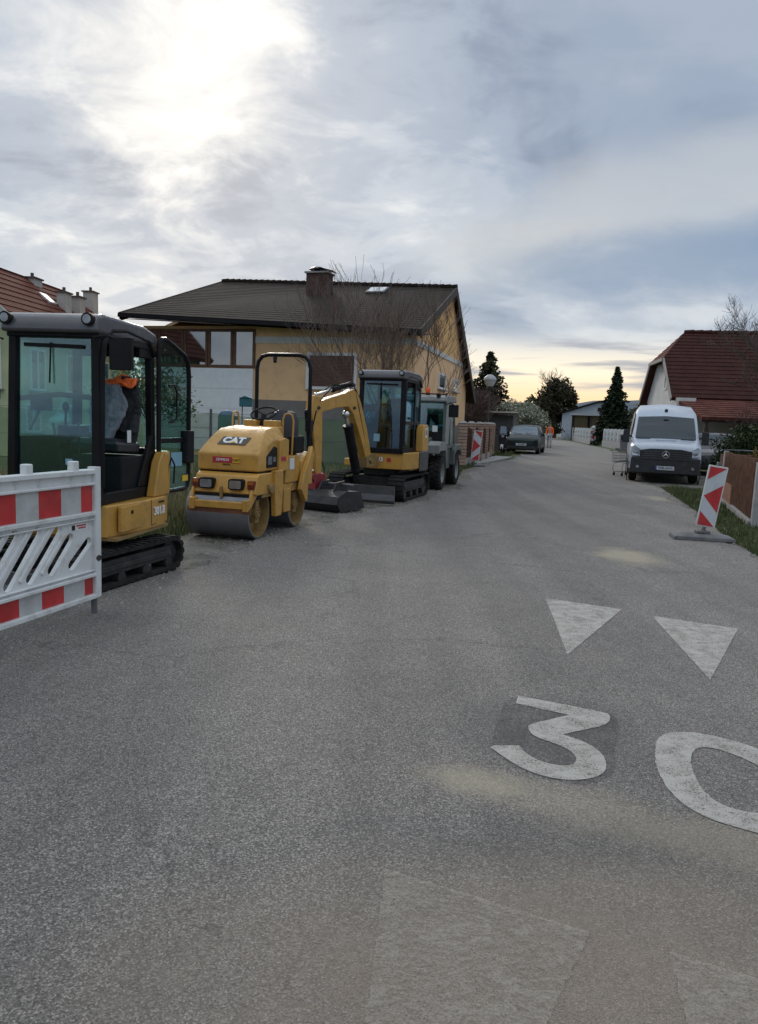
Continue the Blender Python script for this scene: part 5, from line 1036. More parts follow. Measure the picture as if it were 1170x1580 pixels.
m = MB(); m.prism([(.12, .24), (.36, .24), (.36, .55), (.12, .55)], .30 + OX, .40 + OX, 'x'); m.prism([(.52, .52), (.70, .34), (.76, .34), (.78, .62), (.9, .66), (1.0, .98), (.92, 1.10), (.84, .98), (.62, .72)], .42 + OX, .49 + OX, 'x'); m.prism([(.52, .52), (.70, .34), (.76, .34), (.78, .62), (.9, .66), (1.0, .98), (.62, .72)], -.48 + OX, -.42 + OX, 'x'); m.build('rear_frame', YEL, ro_, bevel=.012)
m = MB(); m.box(-.20 + OX, -.02 + OX, .12, .30, 1.34, 1.44); m.box(.08 + OX, .27 + OX, .12, .30, 1.34, 1.44); m.prism([(.10, .98), (.30, .98), (.30, 1.36), (.10, 1.36)], -.30 + OX, .30 + OX, 'x'); m.build('console', YEL, ro_, bevel=.015)
m = MB(); rr_ = []
cw = Vector((OX - .0, .33, 1.53)); tl_ = R(28)
for k in range(24): a = 2 * math.pi * k / 24; rr_.append(cw + Vector((.175 * math.cos(a), .175 * math.sin(a) * math.cos(tl_), .175 * math.sin(a) * math.sin(tl_))))
m.tube(rr_, .012, 8, closed=True)
for a in (30, 150, 270): m.tube([cw + Vector((0, 0, -.03)), cw + Vector((.175 * math.cos(R(a)), .175 * math.sin(R(a)) * math.cos(tl_), .175 * math.sin(R(a)) * math.sin(tl_)))], .008, 6)
m.cyl(cw + Vector((0, 0, -.02)), cw + Vector((0, -.10, -.22)), .035, n=12); m.build('steering_wheel', BLKP, ro_)
def loop(x, y, z0, h, w_): m = MB(); m.tube([(x, y - w_, z0), (x, y - w_, z0 + h * .8), (x, y - w_ * .7, z0 + h * .96), (x, y, z0 + h), (x, y + w_ * .7, z0 + h * .96), (x, y + w_, z0 + h * .8), (x, y + w_, z0)], .013, 8); m.build('grab_rail', YEL, ro_)
loop(-.36 + OX, .22, 1.16, .38, .09)
m = MB(); m.tube([(.30 + OX, .26, 1.2), (.30 + OX, .27, 1.46), (.32 + OX, .275, 1.52), (.37 + OX, .28, 1.54), (.42 + OX, .285, 1.52), (.44 + OX, .29, 1.44), (.42 + OX, .30, .98)], .013, 8); m.build('grab_rail', YEL, ro_)
m = MB(); m.box(-.24 + OX, .26 + OX, .55, .9, .98, 1.14); se = m.build('seat', SEATM, ro_, bevel=.03); m = MB(); m.loft([[(OX + .05 + a * w_, .84 + yy + dd_, z) for a, dd_ in ((-1, 0), (-.6, -.05), (.6, -.05), (1, 0), (.8, .08), (-.8, .08))] for w_, yy, z in ((.22, 0, 1.12), (.24, .02, 1.28), (.23, .04, 1.45), (.18, .06, 1.55), (.1, .07, 1.58))]); m.build('backrest', SEATM, se)
m = MB(); m.box(.26 + OX, .38 + OX, .50, .88, 1.0, 1.24); m.box(-.36 + OX, -.26 + OX, .5, .88, 1.0, 1.24); m.build('armrest', BLKP, ro_, bevel=.03)
m = MB(); yb = .97; xw = .375
m.tube([(-xw, yb, .85), (-xw, yb, 2.16), (-xw + .02, yb, 2.26), (-xw + .08, yb, 2.33), (-xw + .17, yb, 2.355), (xw - .17 + .06, yb, 2.355), (xw - .08 + .06, yb, 2.33), (xw - .02 + .06, yb, 2.26), (xw + .06, yb, 2.16), (xw + .06, yb, .85)], .028, 10); m.box(xw + .02, xw + .10, yb - .05, yb + .05, 1.30, 1.46); m.box(-xw - .04, -xw + .04, yb - .05, yb + .05, 1.30, 1.46); rb_ = m.build('roll_bar', BLK, ro_)
m = MB(); m.cyl((-.10, yb - .02, 2.32), (-.08, yb - .05, 2.25), .025, n=10); m.box(-.12, -.08, yb - .02, yb + .02, 2.29, 2.34); m.build('beacon_mount', BLKP, rb_)
# ------------------------------------------------------------------ wheels
def wheel(root, x, y, r, w_, rim_mat, s=1, name='wheel', lug=False):
    m = MB(); rt = r * .62; pr = [(rt, -w_ / 2), (r * .88, -w_ / 2), (r * .97, -w_ * .40), (r, -w_ * .22), (r, w_ * .22), (r * .97, w_ * .40), (r * .88, w_ / 2), (rt, w_ / 2)]; m.lathe(pr, (x, y, r), 'x', 32)
    if lug:
        for k in range(22):
            a = 2 * math.pi * k / 22
            for sx in (-1, 1): aa = a + (.07 if sx > 0 else -.07); c = Vector((x + sx * w_ * .2, y + r * 1.0 * math.cos(aa), r + r * 1.0 * math.sin(aa))); t_ = Vector((0, -math.sin(aa), math.cos(aa))); m.beam(c - Vector((sx * w_ * .22, 0, 0)) - t_ * .02, c + Vector((sx * w_ * .25, 0, 0)) + t_ * .02, .04, .03, up=(0, math.cos(aa), math.sin(aa)))
    t_ = m.build(name, RUB, root); m = MB(); e = s * w_ / 2
    m.lathe([(.001, e * .55), (rt * .3, e * .6), (rt * .42, e * .35), (rt * .8, e * .42), (rt * .92, e * .86), (rt * 1.0, e * .92), (rt * 1.0, -e * .5), (.001, -e * .5)], (x, y, r), 'x', 24)
    for k in range(5): a = k * 1.2566; m.cyl((x + e * .3, y + rt * .3 * math.cos(a), r + rt * .3 * math.sin(a)), (x + e * .66, y + rt * .3 * math.cos(a), r + rt * .3 * math.sin(a)), rt * .05, n=6)
    m.build('rim', rim_mat, t_); return t_
# ------------------------------------------------------------------ grey compact tractor
GT_ = mat('grey_green_paint', (.085, .10, .095), .42, var=.1, dirt=.35, dirtcol=(.2, .19, .17)); GL_ = mat('light_grey_paint', (.22, .23, .225), .45, var=.1, dirt=.3)
tr = thing('compact_tractor', 'grey-green compact tractor with a glazed cab and orange beacon, behind the second mini excavator', 'tractor', (1.02, 17.75, 0), 17)
for y in (-.82, .78):
    for x in (-.52, .52): wheel(tr, x, y, .37, .26, GL_, 1 if x > 0 else -1, lug=True)
m = MB(); m.box(-.35, .35, -1.1, 1.2, .32, .62); m.prism([(-1.25, .50), (-1.15, .50), (-.65, .62), (-.6, 1.05), (-1.2, .98), (-1.28, .8)], -.36, .36, 'x'); m.build('chassis', DKM, tr, bevel=.02)
m = MB(); m.prism([(-1.30, .55), (-1.22, .52), (-.58, .60), (-.58, 1.16), (-1.22, 1.06), (-1.30, .95)], -.33, .33, 'x'); bn = m.build('bonnet', GT_, tr, bevel=.04, seg=3); m = MB()
for i in range(6): m.box(-.26, .26, -1.315, -1.30, .60 + i * .05, .625 + i * .05)
m.build('grille', BLK, bn)
for s in (-1, 1):
    m = MB(); m.prism([(-1.22, .80), (-1.10, .86), (-.50, .86), (-.38, .55), (-.34, .55), (-.42, .95), (-.55, 1.05), (-1.05, 1.08), (-1.22, 1.0)], *sorted((s * .36, s * .64)), 'x'); m.build('front_fender', GL_, tr, bevel=.03)
    m = MB(); m.prism([(.30, .50), (.36, .50), (.40, .74), (.60, .84), (1.0, .84), (1.2, .70), (1.26, .76), (1.08, .98), (.5, .98), (.32, .85)], *sorted((s * .38, s * .67)), 'x'); m.build('rear_fender', GT_, tr, bevel=.02)
    m = MB(); m.box(*sorted((s * .40, s * .56)), -.40, .30, .42, .95); m.build('side_tank', GT_, tr, bevel=.02)
    m = MB(); m.lathe([(.001, -.03), (.06, -.028), (.065, 0), (.001, .03)], (s * .2, -1.31, .9), 'y', 14); m.build('headlight', LENS, tr)
m = MB(); cz0, cz1 = .98, 2.08
for x in (-.60, .56):
    for (ya, yb2) in ((-.56, -.46), (.02, .02), (.58, .52)): m.beam((x + .02, ya, cz0), (x + .02 - (.03 if x > 0 else -.03), yb2, cz1 - .08), .06, .07, up=(0, 1, 0))
m.box(-.6, .6, -.60, .60, .90, .99); m.build('cab_frame', GT_, tr, bevel=.01)
m = MB(); m.prism([(-.62, 1.99), (-.58, 2.06), (-.4, 2.11), (.5, 2.11), (.62, 2.02), (.6, 1.97), (-.6, 1.95)], -.6, .6, 'x'); m.build('cab_roof', GL_, tr, bevel=.03)
TEAL = glass('tractor_glass', (.40, .62, .64), .12)
pane(tr, [(-.55, -.55, 1.30), (.55, -.55, 1.30), (.52, -.47, 1.96), (-.52, -.47, 1.96)], TEAL, 'windscreen'); pane(tr, [(-.55, .57, 1.0), (.55, .57, 1.0), (.52, .52, 1.96), (-.52, .52, 1.96)], TEAL, 'rear_window')
for x in (-.59, .585): pane(tr, [(x, -.52, 1.0), (x, .55, 1.0), (x, .5, 1.96), (x, -.45, 1.96)], TEAL, 'side_window')
m = MB(); m.box(-.54, .54, -.56, -.50, .98, 1.30); m.build('dashboard', BLKP, tr, bevel=.01)
m = MB(); m.box(-.2, .2, .15, .5, 1.0, 1.25); m.box(-.2, .2, .42, .52, 1.25, 1.7); m.build('seat', SEATM, tr, bevel=.04)
m = MB(); m.box(.30, .42, -.562, -.556, 1.28, 1.42); m.build('windscreen_sticker', STICK, tr)
for s in (-1, 1):
    m = MB(); m.tube([(s * .58, -.5, 1.9), (s * .68, -.55, 1.93), (s * .78, -.55, 1.90)], .014, 6); m.box(*sorted((s * .66, s * .88)), -.57, -.51, 1.62, 1.90); m.build('mirror', BLKP, tr, bevel=.02)
m = MB(); m.cyl((.10, -.3, 2.11), (.10, -.3, 2.16), .05, n=12); bc = m.build('beacon', BLKP, tr); m = MB(); m.lathe([(.045, 0), (.052, .02), (.05, .10), (.03, .13), (.001, .135)], (.10, -.3, 2.16), 'z', 14); m.build('lens', mat('orange_lens', (.85, .12, .02), .25), bc)
m = MB(); m.tube([(.5, -.45, 2.0), (.62, -.6, 2.12), (.4, -.6, 2.13), (-.4, -.6, 2.13)], .014, 6); m.cyl((.42, -.62, 2.10), (.42, -.57, 2.10), .05, n=12); m.cyl((-.42, -.62, 2.10), (-.42, -.57, 2.10), .05, n=12); m.build('roof_light_rail', BLKP, tr)
# ================================================================== BARRIER AND WARNING BOARDS
def poly_plate(name, outer, holes, t, mt, parent, mapf, bevel=0):
    """flat plate with real holes; mapf(a,b,c)->xyz, c = 0..t thickness"""
    bm = bmesh.new(); es = []
    for lp in [outer] + holes:
        vv = [bm.verts.new((x, y, 0)) for x, y in lp]; es += [bm.edges.new((vv[i], vv[(i + 1) % len(vv)])) for i in range(len(vv))]
    bmesh.ops.triangle_fill(bm, edges=es, use_beauty=True)
    r_ = bmesh.ops.extrude_face_region(bm, geom=list(bm.faces)); bmesh.ops.translate(bm, verts=[v for v in r_['geom'] if isinstance(v, bmesh.types.BMVert)], vec=(0, 0, t))
    for v in bm.verts: v.co = Vector(mapf(*v.co))
    bmesh.ops.recalc_face_normals(bm, faces=bm.faces)
    me = bpy.data.meshes.new(name); bm.to_mesh(me); bm.free(); me.materials.append(mt); o = bpy.data.objects.new(name, me); COL.objects.link(o); o.parent = parent
    if bevel: bv = o.modifiers.new('b', 'BEVEL'); bv.width = bevel; bv.segments = 2; bv.limit_method = 'ANGLE'; bv.angle_limit = R(40)
    return o
ba = thing('traffic_barrier', 'white plastic barrier with red and grey bands and slanted slots in the left foreground', 'barrier', (-2.08, 5.40, 0), 15.9)
def bmap(s, z, c): return (-.02 + c, -s, z)      # face towards +x (the road)
def stad(p, q, r, n=6):
    p, q = Vector(p), Vector(q); a0 = math.atan2((q - p).y, (q - p).x); out = []
    for c_, st in ((q, -90), (p, 90)):
        for i in range(n + 1): a = a0 + R(st + 180 * i / n); out.append((c_.x + r * math.cos(a), c_.y + r * math.sin(a)))
    return out
BL = 2.0; holes = []
sl_ = [((.09, .545), (.27, .405)), ((.285, .60), (.475, .405)), ((.40, .675), (.675, .385)), ((.60, .685), (.87, .375)), ((.80, .69), (1.08, .375)), ((1.0, .69), (1.28, .375)), ((1.2, .69), (1.48, .375)), ((1.4, .69), (1.68, .375)), ((1.6, .66), (1.84, .40))]
for p, q in sl_: holes.append(stad(p, q, .034))
poly_plate('panel', [(0.02, .13), (BL, .13), (BL, 1.055), (0.02, 1.055)], holes, .035, WHITE, ba, bmap, .004)
m = MB()
def bar(z0, z1, x0, x1, s0=.0, s1=BL): m.box(x0, x1, -s1, -s0, z0, z1)
bar(1.035, 1.07, -.035, .045); bar(.955, .975, .012, .04); bar(.735, .765, .012, .045); bar(.70, .712, .012, .035); bar(.285, .31, .012, .045); bar(.325, .337, .012, .035); bar(.12, .155, -.035, .045)
m.build('rails', WHITE, ba, bevel=.006)
m = MB()
for i in range(len(sl_) - 1):
    (a, b_), (c_, d_) = sl_[i], sl_[i + 1]; p = (Vector(a) + Vector(c_)) / 2; q = (Vector(b_) + Vector(d_)) / 2
    if i > 0: m.beam((.018, -p.x, p.y), (.018, -q.x, q.y), .032, .02, up=(1, 0, 0))
m.build('slanted_ribs', WHITE, ba, bevel=.008)
m = MB(); m.prism(rrect(-.03, .05, -.045, .02, .018), .13, 1.085, 'z'); m.prism([(x, y - BL - .0) for x, y in rrect(-.03, .05, -.02, .045, .018)], .13, 1.085, 'z'); m.build('end_post', WHITE, ba)
for s in (.235, .68, 1.15, 1.65): m = MB(); m.box(-.02, .035, -s - .03, -s + .03, 1.06, 1.135); m.build('stud', WHITE, ba, bevel=.008)
for z0, z1, segs in ((.768, .952, [(.05, .17, 1), (.17, .375, 0), (.375, .59, 1), (.59, .79, 0), (.79, 1.0, 1), (1.0, 1.2, 0), (1.2, 1.4, 1), (1.4, 1.6, 0), (1.6, 1.8, 1), (1.8, 1.96, 0)]), (.158, .282, [(.05, .14, 1), (.14, .36, 0), (.36, .575, 1), (.575, .78, 0), (.78, .99, 1), (.99, 1.2, 0), (1.2, 1.4, 1), (1.4, 1.6, 0), (1.6, 1.8, 1), (1.8, 1.96, 0)])):
    for a, b_, r_ in segs: m = MB(); m.box(.0155, .0185, -b_, -a, z0, z1); m.build('red_band' if r_ else 'grey_band', REDF if r_ else GREYF, ba)
m = MB(); m.box(.0155, .017, -.30, -.10, .60 + .045, .69); m.build('sticker', STICK, ba)
m = MB(); m.box(.0172, .0182, -.27, -.235, .65, .685); m.box(.0172, .0182, -.262, -.243, .662, .68); m.build('sticker_pictogram', BLKT, ba)
m = MB(); m.box(.0172, .0182, -.22, -.12, .672, .682); m.box(.0172, .0182, -.20, -.12, .655, .665); m.build('sticker_bars', STR, ba)
m = MB(); m.cyl((.0, -.012, 0), (.0, -.012, .2), .022, n=12); m.cyl((.0, -BL + .01, 0), (.0, -BL + .01, .2), .022, n=12); m.build('foot_tube', GREYM, ba)
m = MB(); m.cyl((.042, -.02, .42), (.056, -.02, .42), .022, n=12); m.build('bolt', DKM, ba)

def warn_board(loc, yaw, lean, w_, h, z0, label, mirror_=False, base=True, cat='warning board', grp='red and white warning boards'):
    r = thing('warning_board', label, cat, (loc[0], loc[1], 0), yaw, grp)
    tf = Matrix.Rotation(lean, 4, 'Y')
    m = MB(tf); m.prism(rrect(-w_ / 2 - .018, w_ / 2 + .018, z0 - .02, z0 + h + .02, .015), -.012, .012, 'y'); bd = m.build('board', WHITE, r, bevel=.004)
    m = MB(tf); m.box(-w_ / 2, w_ / 2, -.0155, -.0125, z0, z0 + h); m.build('reflective_face', mat('grey_blue_reflective', (.56, .59, .62), .4, var=.06, dirt=.1), bd)
    sg = -1 if mirror_ else 1; k = .012 / w_
    for poly in ([(0, 1), (1, 1), (0, .775)], [(0.0, .5), (1, .715), (1, .24)], [(0, 0), (1, 0), (0, .235)]):
        pts = [((u - .5) * w_ * sg, -.019, z0 + v * h) for u, v in poly]; m = MB(tf); m.slab(pts, .0015); m.build('red_stripe', REDF, bd)
    m = MB(tf); m.box(-.02, .02, .014, .05, .08, z0 + h - .05); m.box(-.02, .02, -.012, .05, .08, z0 - .03); m.box(-.025, .025, -.008, .04, z0 + h + .021, z0 + h + .075); m.build('stem', GREYM if base else WHITE, r, bevel=.006)
    m = MB(); m.loft([[(-.42, -.19, 0), (.40, -.21, 0), (.42, .19, 0), (-.40, .21, 0)], [(-.41, -.18, .05), (.39, -.2, .05), (.41, .18, .05), (-.39, .2, .05)], [(-.22, -.13, .085), (.2, -.14, .085), (.22, .13, .085), (-.22, .13, .085)]], smooth=False); m.box(-.09, .09, -.08, .08, .085, .125); m.build('base_plate', mat('recycled_rubber_base', (.12, .12, .125), .8, var=.25, dirt=.5, dirtcol=(.2, .19, .17)), r, bevel=.012)
    return r
gR = G(1083, 832)
warn_board((gR.x, gR.y), 8, R(7.5), .225, .83, .20, 'leaning red and white warning board with its arrow pointing left, on the right road edge')
gL = G(731, 719)
warn_board((gL.x, gL.y), 4, R(5), .26, 1.02, .22, 'red and white warning board with its arrow pointing right, beside the reddish fence', mirror_=True)
gF = G(905, 686.5); warn_board((18.75, 66.8), 14, 0, .35, 1.05, .2, 'tiny distant red and white warning board by the white gate post')
# ================================================================== CARS
def shell(st, ncap, assign, mats_, root, mirror_parts=()):
    """st: list of stations, each a list of half-profile (x,y,z) from underside centre to roof centre"""
    def cr(p0, p1, p2, p3, t): return .5 * ((2 * p1) + (-p0 + p2) * t + (2 * p0 - 5 * p1 + 4 * p2 - p3) * t * t + (-p0 + 3 * p1 - 3 * p2 + p3) * t ** 3)
    st = [[Vector(p) for p in s] for s in st]; nu = 3; full = []; idx = []
    for i in range(len(st) - 1):
        for k in range(nu):
            t = k / nu; a, b, c, d = st[max(i - 1, 0)], st[i], st[i + 1], st[min(i + 2, len(st) - 1)]
            full.append([b[j].lerp(c[j], t) * .55 + cr(a[j], b[j], c[j], d[j], t) * .45 for j in range(len(b))]); idx.append(i)
    full.append(st[-1])
    parts = {}
    for r in range(len(full) - 1):
        for j in range(len(st[0]) - 1):
            nm = assign(idx[r], j, (full[r][j].y + full[r + 1][j].y) / 2)
            for s in (1, -1):
                q = [full[r][j], full[r][j + 1], full[r + 1][j + 1], full[r + 1][j]]; q = [Vector((p.x * s, p.y, p.z)) for p in q]
                if s < 0: q.reverse()
                key = nm if nm != 'side_window' else ('side_window', s)
                parts.setdefault(key, MB()).add(q, [(0, 1, 2, 3)], True)
    for e in (full[0], full[-1]): parts['body'].add([(p.x, p.y, p.z) for p in e] + [(-p.x, p.y, p.z) for p in e[::-1]], [tuple(range(2 * len(e)))])
    out = {}
    for k, mb in parts.items():
        nm = k[0] if isinstance(k, tuple) else k; out[k] = mb.build(nm, mats_[nm], root, sharp=48)
    return out
DGL = glass('car_glass_dark', (.10, .13, .15), .05, .35, (.015, .018, .02))
PLATE = flat('plate_white', (.55, .57, .60)); PLB = flat('plate_blue', (.02, .06, .35))
def halfp(y, zb, w, zm, wb, zbelt, wt, zt, wr, zr, zc, dy=0, dyt=0):
    return [(0, y, zb), (w - .12, y, zb), (w, y + dy, zb + .14), (w, y + dy, zm), (wb, y + dy, zbelt), (wt, y + dyt, zt), (wr, y + dyt, zr), (0, y + dyt * .5 - .0, zc)]
VW = mat('van_white', (.50, .55, .63), .28, var=.03, coat=.5, dirt=.08, dirtcol=(.4, .4, .38)); VBK = mat('van_black_plastic', (.02, .021, .024), .5, var=.2, dirt=.2)
VX = (8.38, 22.2); van = thing('van', 'white high-roof delivery van with a black grille parked facing us on the right road edge', 'van', (VX[0], VX[1], 0), 17.5)
st = [halfp(-.93, .34, .72, .60, .74, .90, .68, .94, .55, .96, 1.00, dy=.06), halfp(-.86, .26, .93, .65, .93, 1.00, .84, 1.06, .72, 1.08, 1.12, dy=.08), halfp(-.55, .25, .985, .75, .97, 1.07, .90, 1.14, .80, 1.17, 1.20), halfp(-.18, .25, .99, .80, .97, 1.15, .91, 1.22, .84, 1.25, 1.27),
      halfp(.10, .25, .99, .82, .97, 1.20, .895, 1.50, .82, 1.54, 1.57), halfp(.40, .25, .99, .82, .97, 1.21, .865, 1.84, .78, 1.90, 1.94), halfp(.70, .25, .99, .82, .97, 1.21, .85, 2.02, .73, 2.13, 2.20), halfp(1.15, .25, .99, .82, .97, 1.21, .85, 2.08, .73, 2.25, 2.31), halfp(1.7, .25, .99, .82, .97, 1.21, .85, 2.08, .73, 2.26, 2.33), halfp(4.9, .25, .99, .82, .97, 1.21, .85, 2.08, .73, 2.26, 2.33), halfp(5.05, .30, .96, .82, .94, 1.21, .83, 2.04, .70, 2.2, 2.26)]
def va(i, j, y):
    if j <= 1: return 'underside'
    if j == 6 and 3 <= i < 5: return 'windscreen'
    if j == 4 and 4 <= i <= 7 and y < 1.45: return 'side_window'
    return 'body'
shell(st, 0, va, dict(body=VW, windscreen=DGL, side_window=DGL, underside=VBK), van)
m = MB(); m.loft([[(-.66, -.965, .66), (.66, -.965, .66), (.70, -.96, .93), (.42, -.965, .985), (-.42, -.965, .985), (-.70, -.96, .93)], [(-.70, -.80, .66), (.70, -.80, .66), (.74, -.80, .93), (.42, -.80, .985), (-.42, -.80, .985), (-.74, -.80, .93)]], smooth=False); gr1 = m.build('grille', VBK, van, bevel=.01)
m = MB()
for z in (.71, .77, .83, .89): m.box(-.60, .60, -.975, -.966, z, z + .018)
m.build('grille_bar', mat('dark_chrome', (.12, .12, .13), .25, metal=.8), gr1)
m = MB()
m.tube([(.095 * math.cos(2 * math.pi * k / 28), -.985, .83 + .095 * math.sin(2 * math.pi * k / 28)) for k in range(28)], .010, 6, closed=True)
for a in (90, 210, 330): a = R(a); c_ = Vector((0, -.985, .83)); tip = c_ + Vector((.09 * math.cos(a), 0, .09 * math.sin(a))); n_ = Vector((-math.sin(a), 0, math.cos(a))) * .018; m.add([c_ + n_, c_ - n_, tip, c_ + Vector((0, -.012, 0))], [(0, 2, 3), (1, 3, 2), (0, 1, 2)])
m.build('emblem', CHROME, gr1)
m = MB(); m.loft([[(-.86, -.93, .30), (.86, -.93, .30), (.88, -.90, .60), (-.88, -.90, .60)], [(-.98, -.60, .26), (.98, -.60, .26), (1.0, -.60, .62), (-1.0, -.60, .62)]], smooth=False); m.prism([(-.95, .28), (.95, .28), (.93, .74), (-.93, .74)], -.958, -.86, 'y'); bu = m.build('bumper', VBK, van, bevel=.03)
for s in (-1, 1):
    m = MB(); pts = [(s * .70, -.955, .76), (s * .90, -.86, .78), (s * .955, -.70, .98), (s * .955, -.62, 1.06), (s * .88, -.80, 1.02), (s * .70, -.93, .96)]; m.slab(pts if s < 0 else pts[::-1], .025); hl = m.build('headlight', mat('headlight_glass', (.35, .38, .42), .12, var=.3, metal=.3, coat=.6), van)
    m = MB(); m.lathe([(.001, -.02), (.045, -.018), (.05, .0), (.001, .01)], (s * .80, -.945, .87), 'y', 14); m.build('lens', LENS, hl)
    m = MB(); m.lathe([(.001, -.02), (.04, -.018), (.05, .02), (.001, .03)], (s * .74, -.955, .45), 'y', 14); m.build('fog_lamp', LENS, bu)
    m = MB(); m.tube([(s * .93, .02, 1.30), (s * 1.05, -.06, 1.34)], .03, 8); m.loft([[(s * 1.0, -.12, 1.12), (s * 1.20, -.08, 1.12), (s * 1.20, .04, 1.12), (s * 1.0, .04, 1.12)], [(s * 1.0, -.14, 1.50), (s * 1.18, -.10, 1.50), (s * 1.18, .03, 1.50), (s * 1.0, .03, 1.50)]], smooth=False); m.build('mirror', VBK, van, bevel=.03)
    for y in (0.0, 3.6): wheel(van, s * .84, y, .345, .22, GREYM, s)
    m = MB()
    for y in (0.0, 3.6): m.lathe([(.34, .0), (.40, .0), (.40, s * .02), (.34, s * .02)], (s * .985, y, .36), 'x', 24)
    m.build('wheel_arch', VBK, van)
    m = MB(); m.box(*sorted((s * .99, s * 1.004)), .5, 4.4, .48, .58); m.build('side_moulding', VBK, van)
m = MB(); m.box(-.25, .25, -.972, -.965, .39, .50); pl = m.build('number_plate', PLATE, van); m = MB(); m.box(-.25, -.215, -.975, -.973, .392, .498); m.build('plate_strip', PLB, pl); text('WB-241K', 'plate_text', BLKT, pl, (.02, -.976, .445), (1, 0, 0), (0, 0, 1), .07, .01, .002)
m = MB(); m.box(-.5, -.1, .02, .03, 1.305, 1.32); m.tube([(-.1, -.14, 1.285), (-.45, -.08, 1.31), (-.80, -.02, 1.33)], .010, 5); m.tube([(.75, -.14, 1.285), (.4, -.08, 1.315), (.1, -.02, 1.33)], .010, 5); m.box(-.80, -.42, -.22, -.17, 1.262, 1.275); m.box(.42, .80, -.22, -.17, 1.262, 1.275); m.build('wiper', VBK, van)
m = MB(); m.lathe([(.001, -.02), (.045, -.01), (.05, .0), (.001, .01)], (0, .56, 2.11), 'y', 14); m.box(-.035, .035, .52, .58, 2.05, 2.10); m.build('roof_camera', VBK, van)
hn = Vector((0, -.24, .97)).normalized(); hs = Vector((0, .97, .24)).normalized(); text('Servicewagen', 'bonnet_lettering', mat('lilac_print', (.30, .25, .45), .5), van, (0, -.42, 1.255), (1, 0, 0), hs, .085, .01, .003, shear=.3) if False else None
m = MB()
for k in range(14): x = -.27 + k * .04; m.tube([(x, -.50, 1.222), (x + .012, -.45 + .02 * (k % 3), 1.236), (x + .03, -.49, 1.226)], .006, 5)
m.build('bonnet_lettering', mat('lilac_print', (.33, .27, .47), .5), van)
m = MB(); m.box(-.07, .07, .28, .30, 1.78, 1.84); m.build('rear_view_mirror', BLKP, van)
m = MB(); m.box(-.75, .75, .20, .55, 1.0, 1.28); m.build('dashboard', BLKP, van, bevel=.03)
for s in (-1, 1): m = MB(); m.box(s * .45 - .22, s * .45 + .22, .95, 1.1, .9, 1.65); m.box(s * .45 - .22, s * .45 + .22, .6, 1.1, .7, .95); m.build('seat', SEATM, van, bevel=.05)
# dark green car
CG = mat('dark_green_paint', (.006, .016, .016), .4, var=.1, coat=.1, spec=.3, dirt=.05, dirtcol=(.08, .08, .07))
car = thing('car', 'dark green parked car facing us beside the reddish fence, scooter at its side', 'car', (7.6, 40.3, 0), 17); car.scale = (1.06, 1.06, 1.06)
st = [halfp(-.84, .28, .60, .46, .62, .60, .55, .64, .45, .66, .68, dy=.06), halfp(-.76, .20, .80, .50, .80, .66, .72, .72, .60, .74, .77, dy=.05), halfp(-.45, .18, .85, .55, .84, .76, .78, .83, .66, .86, .89), halfp(.25, .18, .86, .55, .85, .84, .80, .90, .68, .95, .98), halfp(.55, .18, .86, .55, .85, .86, .77, 1.06, .66, 1.10, 1.13), halfp(.95, .18, .86, .55, .85, .87, .68, 1.32, .58, 1.36, 1.38), halfp(1.3, .18, .86, .55, .85, .88, .65, 1.37, .54, 1.43, 1.45), halfp(2.2, .18, .86, .55, .85, .90, .64, 1.37, .54, 1.44, 1.46), halfp(2.8, .18, .86, .55, .84, .92, .66, 1.28, .56, 1.36, 1.38), halfp(3.15, .2, .84, .55, .82, .93, .72, 1.0, .62, 1.04, 1.06), halfp(3.4, .28, .78, .55, .78, .85, .68, .92, .55, .96, .97)]
def ca(i, j, y):
    if j <= 1: return 'underside'
    if j == 6 and i in (3, 4): return 'windscreen'
    if j == 6 and i == 8: return 'rear_window'
    if j == 4 and 4 <= i <= 8 and not (1.62 < y < 1.74): return 'side_window'
    return 'body'
shell(st, 0, ca, dict(body=CG, windscreen=glass('car_glass', (.16, .22, .24), .14, .3), rear_window=DGL, side_window=DGL, underside=VBK), car)
for s in (-1, 1):
    for y in (0, 2.55): wheel(car, s * .76, y, .31, .20, GREYM, s)
    m = MB(); pts = [(s * .42, -.80, .56), (s * .72, -.72, .57), (s * .80, -.58, .72), (s * .60, -.66, .745), (s * .44, -.76, .69)]; m.slab(pts if s < 0 else pts[::-1], .03); m.build('headlight', mat('headlight_glass', (.35, .38, .42), .12), car)
    m = MB(); m.tube([(s * .80, .55, .93), (s * .92, .50, .95)], .02, 6); m.loft([[(s * .88, .46, .90), (s * 1.02, .48, .90), (s * 1.02, .54, .90), (s * .88, .54, .90)], [(s * .88, .45, 1.03), (s * 1.0, .47, 1.03), (s * 1.0, .54, 1.03), (s * .88, .54, 1.03)]], smooth=False); m.build('mirror', CG, car, bevel=.02)
m = MB(); m.box(-.40, .40, -.825, -.77, .56, .66); m.build('grille', VBK, car, bevel=.01); m = MB(); m.box(-.60, .60, -.845, -.76, .24, .38); m.build('lower_grille', VBK, car, bevel=.02)
m = MB(); m.box(-.26, .26, -.862, -.855, .42, .53); pl = m.build('number_plate', PLATE, car); text('WB 68F', 'plate_text', BLKT, pl, (0, -.864, .475), (1, 0, 0), (0, 0, 1), .075, .01, .002)
m = MB(); m.tube([(-.05, .26, 1.0), (-.6, .36, 1.03)], .01, 5); m.tube([(.6, .26, 1.0), (.05, .36, 1.05)], .01, 5); m.build('wiper', VBK, car)
